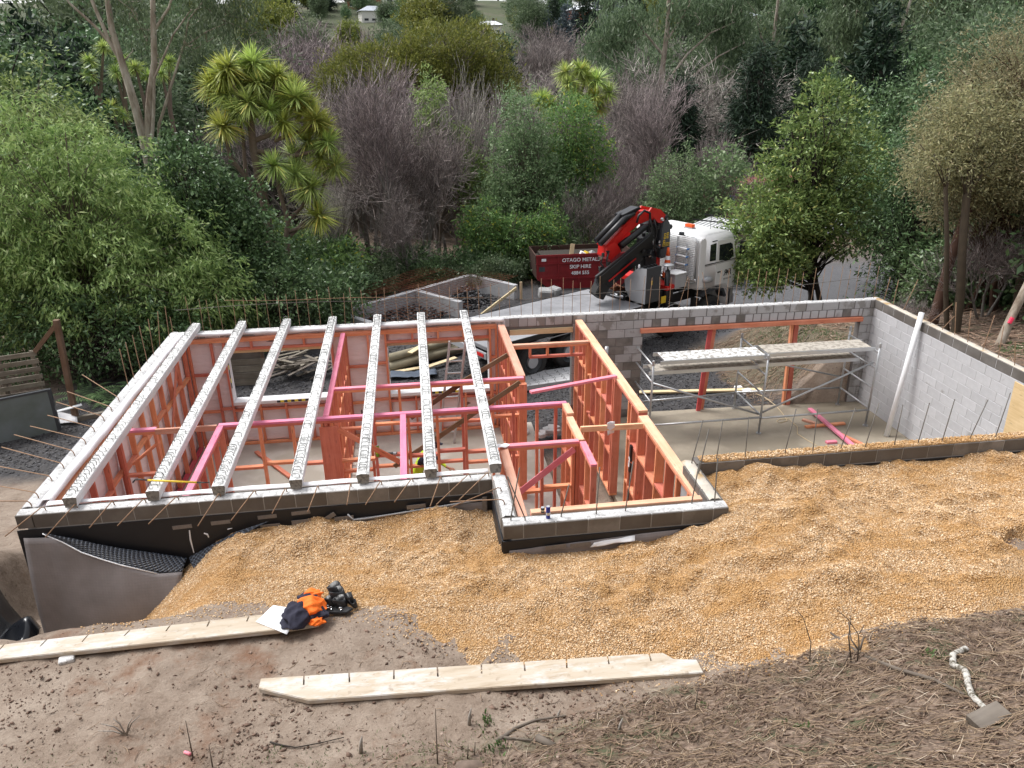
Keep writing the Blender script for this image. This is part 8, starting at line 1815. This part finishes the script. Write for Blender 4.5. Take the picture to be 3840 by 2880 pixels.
for k, (x, y, s) in enumerate(((19.6, 8.0, 0.4), (20.2, 9.6, 0.36), (20.5, 7.2, 0.4), (17.3, 7.8, 0.16))): bare(1 + k % 3, (x, y, G0(x, y)), s, k, 'twig', 'scraggly bare undergrowth bush under the right trees', 'undergrowth at right', 1.1, 'bare_bush')

# ---- bare thicket behind the house
CE = [(4.3, 21.8, 1.05, 0, 'tall bare tree standing left of centre'), (5.6, 22.6, 0.85, 2, None), (3.4, 24.5, 0.95, 3, None), (7.6, 27.0, 1.1, 2, None), (2.0, 29.0, 1.3, 0, None), (5.2, 32.0, 1.45, 3, None), (8.8, 33.0, 1.4, 0, None), (0.2, 32.0, 1.35, 3, None), (3.0, 35.0, 1.5, 1, None), (11.0, 35.5, 1.35, 3, None), (6.8, 36.5, 1.5, 0, None), (15.0, 33.0, 1.4, 1, None), (18.0, 34.5, 1.4, 0, None), (13.2, 37.0, 1.45, 2, None), (-2.0, 35.0, 1.4, 1, None), (9.2, 29.5, 0.95, 3, None), (4.0, 29.5, 1.0, 1, None), (7.0, 31.0, 1.0, 0, None), (11.5, 31.0, 0.95, 1, None), (15.9, 26.0, 1.0, 0, 'bare tree with dense purple twigs behind the crane'), (14.8, 29.0, 0.95, 2, None), (16.8, 31.5, 1.0, 3, None), (20.4, 28.6, 0.8, 2, None), (13.6, 33.5, 0.95, 0, None), (19.5, 24.6, 0.55, 3, None), (14.2, 23.4, 0.55, 2, None), (12.9, 22.6, 0.5, 1, None), (5.2, 20.4, 0.5, 3, None), (2.2, 20.9, 0.55, 2, None)]
for i, (x, y, s, k, l) in enumerate(CE):
    bare(k, (x, y, G0(x, y)), s * (1.22 if y < 28 else 1.0), i * 1.7, ('twig_purple', 'twig', 'twig', 'twig_pale', 'twig_purple')[i % 5], l or 'leafless grey brown tree in the thicket behind the house', None if l else 'bare thicket behind the house', 0.78 + 0.10 * (i % 3))
rr = random.Random(4)
for i in range(120):
    y = rr.uniform(36, 130); x = rr.uniform(-8 - 0.10 * y, 12 + 0.35 * y)
    if 2 < x < 12 and 42 < y < 48: continue
    purple = x < 6 and y > 45
    bare(rr.randrange(4), (x, y, G0(x, y)), rr.uniform(1.0, 1.5) * (1 + (y - 36) * 0.006), rr.uniform(0, 6), 'twig_purple' if purple else rr.choice(('twig', 'twig', 'twig_pale')), 'leafless tree on the far side of the gully', 'bare trees across the gully', rr.uniform(1.2, 1.7))
for i, (x, y, s) in enumerate(((-4.6, 60, 2.2), (-1.5, 61, 2.3), (1.6, 60, 2.2), (3.8, 62, 2.2), (-7, 63, 2.2), (0.2, 66, 2.4), (-3, 57, 2.1), (3, 57, 2.0), (-5.8, 55, 2.0))): bare(i % 4, (x, y, G0(x, y)), s, i * 2.1, 'twig_purple', 'purple twigged leafless tree at upper left centre', 'purple bare trees at upper left centre', 1.25)

# low ground-cover shrubs that close the foot of the thicket: copies of three small shrubs
def shrub_proto(mat, seed, L=0.12, W=0.05):
    t = thing('understorey_shrub', '', 'bush', (0, 0, -50), 'understorey shrubs behind the house', 0.0); crown('crown', [(0, 0, 0.6, 0.9, 0.8, 0.7), (0.5, 0.2, 0.9, 0.6, 0.6, 0.6), (-0.6, 0, 0.7, 0.6, 0.6, 0.6)], mat, 170, 16, L, W, 0.14, 0.15, 0.6, seed, 0.4, 0.05, t); return t
protos = [shrub_proto(M['lf_dark'], 101), shrub_proto(M['lf_mid'], 102), shrub_proto(M['lf_grey'], 103, 0.10, 0.04), shrub_proto(M['lf_gum'], 104)]
spots = [(rr.uniform(-7, 3), rr.uniform(14.5, 22), rr.uniform(0.9, 1.5), rr.choice((0, 0, 0, 1))) for _ in range(30)] + [(rr.uniform(2.5, 9), rr.uniform(18.5, 22), rr.uniform(0.5, 1.0), rr.choice((0, 0, 3, 3))) for _ in range(24)] + [(rr.uniform(8.5, 21), rr.uniform(21.0, 25), rr.uniform(0.7, 1.3), rr.choice((0, 2, 3, 3))) for _ in range(24)] + [(rr.uniform(-9, 22), rr.uniform(25, 36), rr.uniform(1.0, 1.8), rr.choice((0, 3, 3, 2))) for _ in range(34)] + [(rr.uniform(20.5, 26), rr.uniform(6, 13), rr.uniform(1.0, 1.6), 0) for _ in range(10)]
for i, (x, y, s, k) in enumerate(spots):
    if 9 < x < 14 and 18 < y < 21 or (x < 9 and y < 19.0 and x > 3.2) or (0 < x < 21 and y > 25) or (17.5 < x < 21.5 and y > 21): continue
    o = copy_tree(protos[k]); o.location = (x, y, G0(x, y)); o.scale = (s * rr.uniform(1, 1.3), s, s * rr.uniform(0.9, 1.3)); o.rotation_euler = (0, 0, rr.uniform(0, 6.28)); o['label'] = ['dark leafy understorey shrub in the bush behind the house', 'mid green understorey shrub in the bush behind the house', 'grey green understorey shrub in the bush behind the house', 'dull green understorey shrub in the bush behind the house'][k]; o['group'] = o['label'] + ' group'
for p in protos:
    for c in list(p.children): bpy.data.objects.remove(c)
    bpy.data.objects.remove(p)

# far left dark trees and mid-distance evergreen trees: copies of a few crowns
def far_proto(mat, seed, blobs, nc, per, L, W, sig, r0=0.25, droop=0.1):
    t = thing('distant_tree', '', 'tree', (0, 0, -50), None, 0.0); _, P = crown('crown', blobs, mat, nc, per, L, W, sig, droop, 0.6, seed, 0.4, 0.3, t); limbs('trunk', (0, 0, -0.3), P, r0, M['bark_dark'], t, seed, 1, 0.2, 0.1, 4); return t
FP = [far_proto(M['lf_gum'], 111, [(0, 0, 6.5, 2.4, 2.2, 2.2), (1.5, 0, 5, 2, 1.8, 1.8), (-1.5, 0, 5.2, 2, 1.8, 1.8), (0, 0, 3.2, 2.4, 2, 1.6)], 900, 20, 0.26, 0.075, 0.32), far_proto(M['lf_conifer'], 112, [(0, 0, 1.2 + 1.1 * i, 2.2 * (1 - i * 0.135), 2.0 * (1 - i * 0.135), 0.9) for i in range(7)], 650, 14, 0.36, 0.10, 0.3), far_proto(M['lf_blue'], 113, [(0, 0, 1.2 + 1.1 * i, 1.7 * (1 - i * 0.12), 1.6 * (1 - i * 0.12), 0.9) for i in range(8)], 600, 14, 0.42, 0.13, 0.3), far_proto(M['lf_olive'], 114, [(0, 0, 4.5, 3, 2.6, 2), (1.8, 0, 3.4, 2, 1.8, 1.6), (-1.8, 0, 3.4, 2, 1.8, 1.6)], 600, 14, 0.36, 0.13, 0.34), far_proto(M['lf_dark'], 115, [(0, 0, 4.8, 2.4, 2.2, 2.4), (1.4, 0, 3.2, 2, 1.8, 1.6), (-1.5, 0, 3.4, 2, 1.8, 1.8)], 900, 22, 0.17, 0.075, 0.28)]
FL = ['dull green tree', 'dark conifer', 'blue grey conifer', 'olive green tree', 'dark broadleaf tree']
def put(k, x, y, s, where, sz=1.0, grp=None):
    o = copy_tree(FP[k]); o.location = (x, y, G0(x, y)); o.scale = (s, s, s * sz); o.rotation_euler = (0, 0, rr.uniform(0, 6.28)); o['label'] = FL[k] + ' ' + where; o['group'] = grp or (FL[k] + ' ' + where)
for x, y, s, k in ((-11.5, 26, 1.5, 4), (-14.5, 30, 1.7, 4), (-17, 36, 1.9, 1), (-13.5, 46, 2.0, 4), (-20, 42, 2.0, 4), (-9.5, 48, 1.7, 0), (-17, 58, 2.2, 0), (-11, 62, 2.0, 4), (-7.0, 52, 1.6, 0), (-9.5, 31, 1.25, 1), (-13, 34, 1.5, 4), (-15, 40, 1.6, 1), (-10, 40, 1.4, 0), (-18, 48, 1.7, 4), (-12, 52, 1.6, 0), (-3.5, 38, 1.0, 0), (-8.2, 25.5, 1.05, 4), (-10.5, 22.5, 1.0, 4)): put(k, x, y, s, 'in the dark bush at upper left')
for x, y, s, k in ((33, 36, 1.35, 1), (36, 38, 1.3, 4), (40, 38, 1.4, 0), (30, 40, 1.3, 1), (44, 40, 1.5, 4), (28, 26, 1.0, 4), (31, 24, 1.1, 0), (27, 18, 1.0, 4), (24.5, 12.5, 0.95, 4), (26, 9, 1.1, 0), (23.5, 16.5, 0.9, 4), (48, 44, 1.6, 0), (34, 30, 1.2, 4), (38, 32, 1.2, 0)): put(k, x, y, s, 'in the dense stand at the right')
for x, y, s, k in ((36, 178, 0.9, 2), (39, 180, 1.2, 2), (41.5, 179, 1.0, 2), (44, 182, 1.3, 2), (46.5, 184, 1.2, 2), (49, 183, 1.0, 2), (52, 186, 1.3, 2), (34, 176, 0.9, 2), (55, 187, 1.0, 2), (58, 188, 1.2, 2)): put(k, x, y, s, 'in the row of conifers on the far slope')
for i in range(230):
    y = rr.uniform(95, 420); x = rr.uniform(-0.30 * y - 10, 0.85 * y + 20)
    if 46 < x < 82 and 200 < y < 275: continue
    put(rr.choice((0, 3, 4, 0, 3, 4, 1)), x, y, rr.uniform(0.8, 1.5) * (1 + y / 400), 'scattered over the far hillside')
for i in range(70):
    y = rr.uniform(100, 270); x = rr.uniform(-0.16 * y, 0.26 * y + 8)
    if 46 < x < 75 and 200 < y < 260: continue
    put(rr.choice((0, 3, 4, 0, 3)), x, y, rr.uniform(0.6, 1.2), 'crowding the lower far slope')
for k, x, y, s in ((0, 26, 60, 1.5), (0, 32, 70, 1.7), (1, 29, 64, 1.3), (1, 18.5, 58, 1.2), (1, 20.5, 60, 1.1), (0, 40, 75, 1.8), (4, 52, 70, 1.9), (0, 60, 80, 2), (4, 46, 62, 1.6), (0, 58, 66, 1.8)): put(k, x, y, s, 'among the bare trees across the gully')
for p in FP:
    for c in list(p.children): bpy.data.objects.remove(c)
    bpy.data.objects.remove(p)

# ------------------------------------------------------------------ far houses
def house(label, x, y, w, d, h, wall, roof, rz=0.0, st=2, lower=None):
    z = Gz(x, y) - 0.5; t = thing('house', label, 'house', (x, y, z), None, rz)
    mb = MB(); mb.box((0, 0, h / 2), (w, d, h)); wl = mb.build('wall', wall, t)
    if lower: mb = MB(); mb.box((0, 0, h * 0.24), (w + 0.06, d + 0.06, h * 0.48)); mb.build('lower_wall', lower, t)
    mb = MB(); e = 0.6; rh = w * 0.16
    mb.add([(-w / 2 - e, -d / 2 - e, h), (w / 2 + e, -d / 2 - e, h), (w / 2 + e, d / 2 + e, h), (-w / 2 - e, d / 2 + e, h), (-w / 4, 0, h + rh), (w / 4, 0, h + rh)], [(0, 1, 5, 4), (1, 2, 5), (2, 3, 4, 5), (3, 0, 4), (0, 3, 2, 1)]); rf = mb.build('roof', roof, t)
    mb = MB(); mb.box((w * 0.18, 0.3, h + rh + 0.1), (0.6, 0.6, 1.2)); mb.build('chimney', M['rust'], rf)
    for s in range(st):
        for k in range(4):
            mb = MB(); mb.box((-w * 0.36 + w * 0.24 * k, -d / 2 - 0.05, h * (0.28 + 0.46 * s)), (w * 0.13, 0.06, h * 0.2)); wd = mb.build('window', M['glass'], t); mb = MB(); mb.box((-w * 0.36 + w * 0.24 * k, -d / 2 - 0.045, h * (0.28 + 0.46 * s) - h * 0.11), (w * 0.15, 0.08, 0.12)); mb.build('sill', M['white'], wd)
    return t
brick = simple('brick_far', (0.34, 0.11, 0.07), 0.9, 0, 0.2, 2); pale = simple('plaster_far', (0.70, 0.68, 0.64), 0.8); rfw = simple('roof_white', (0.74, 0.76, 0.80), 0.5); rfr = simple('roof_red', (0.34, 0.09, 0.06), 0.8); rfg = simple('roof_grey', (0.40, 0.43, 0.48), 0.6)
house('white roofed house with brick upper storey on the far hill', 62.0, 245, 8.0, 8, 5.6, brick, rfw, 0.1, 2, M['white'])
house('long pale roofed shed on the far slope left of the conifers', 31, 225, 7, 5, 2.2, pale, rfw, -0.1, 1)
house('orange brick house on the skyline at upper left centre', -5.5, 300, 12, 8, 5.5, brick, rfr, 0.0, 2)
house('pale house beside the brick one on the skyline', 8, 310, 14, 9, 5.5, pale, rfr, 0.1, 2)
house('small grey roofed house lower on the far slope', -1, 262, 10, 7, 3.5, pale, rfg, 0.2, 1)
house('brick house above the bare trees at top centre', 24, 320, 8, 8, 5, brick, rfg, 0, 1)
house('white house behind the gums at top right', 178, 250, 18, 9, 5, M['white'], rfg, 0.2, 1)
house('grey roofed house seen between the upper right gums', 108, 235, 11, 8, 4.5, pale, rfg, 0.3, 1)
house('long white building behind the top right gums', 205, 290, 26, 9, 5, M['white'], rfr, -0.1, 1)
house('white house in the valley behind the glossy tree', 37, 62, 6, 5, 3.2, M['white'], rfg, 0.3, 1)

# ------------------------------------------------------------------ tell look-alikes apart by their order from the left
ORD = 'first second third fourth fifth sixth seventh eighth ninth tenth eleventh twelfth thirteenth fourteenth fifteenth sixteenth seventeenth eighteenth nineteenth twentieth'.split()
TENS = {20: 'twenty', 30: 'thirty'}
ORD += [TENS[20] + '-' + q for q in ORD[:9]] + ['thirtieth'] + [TENS[30] + '-' + q for q in ORD[:9]]
bpy.context.view_layer.update()
_by = {}
for o in COL.objects:
    if o.parent is None and 'label' in o and o.get('kind') not in ('structure', 'stuff'): _by.setdefault(o['label'], []).append(o)
for lb, obs in _by.items():
    if 1 < len(obs) <= 30:
        obs.sort(key=lambda o: (o.location - Vector(CAM_POS)).dot(_R) / max(0.1, (o.location - Vector(CAM_POS)).dot(_fw)))
        for k, o in enumerate(obs):
            o['label'] = (lb + (', leftmost' if k == 0 else ', rightmost' if k == len(obs) - 1 else ', %s from the left' % ORD[k]))
            if not o.get('group'): o['group'] = lb
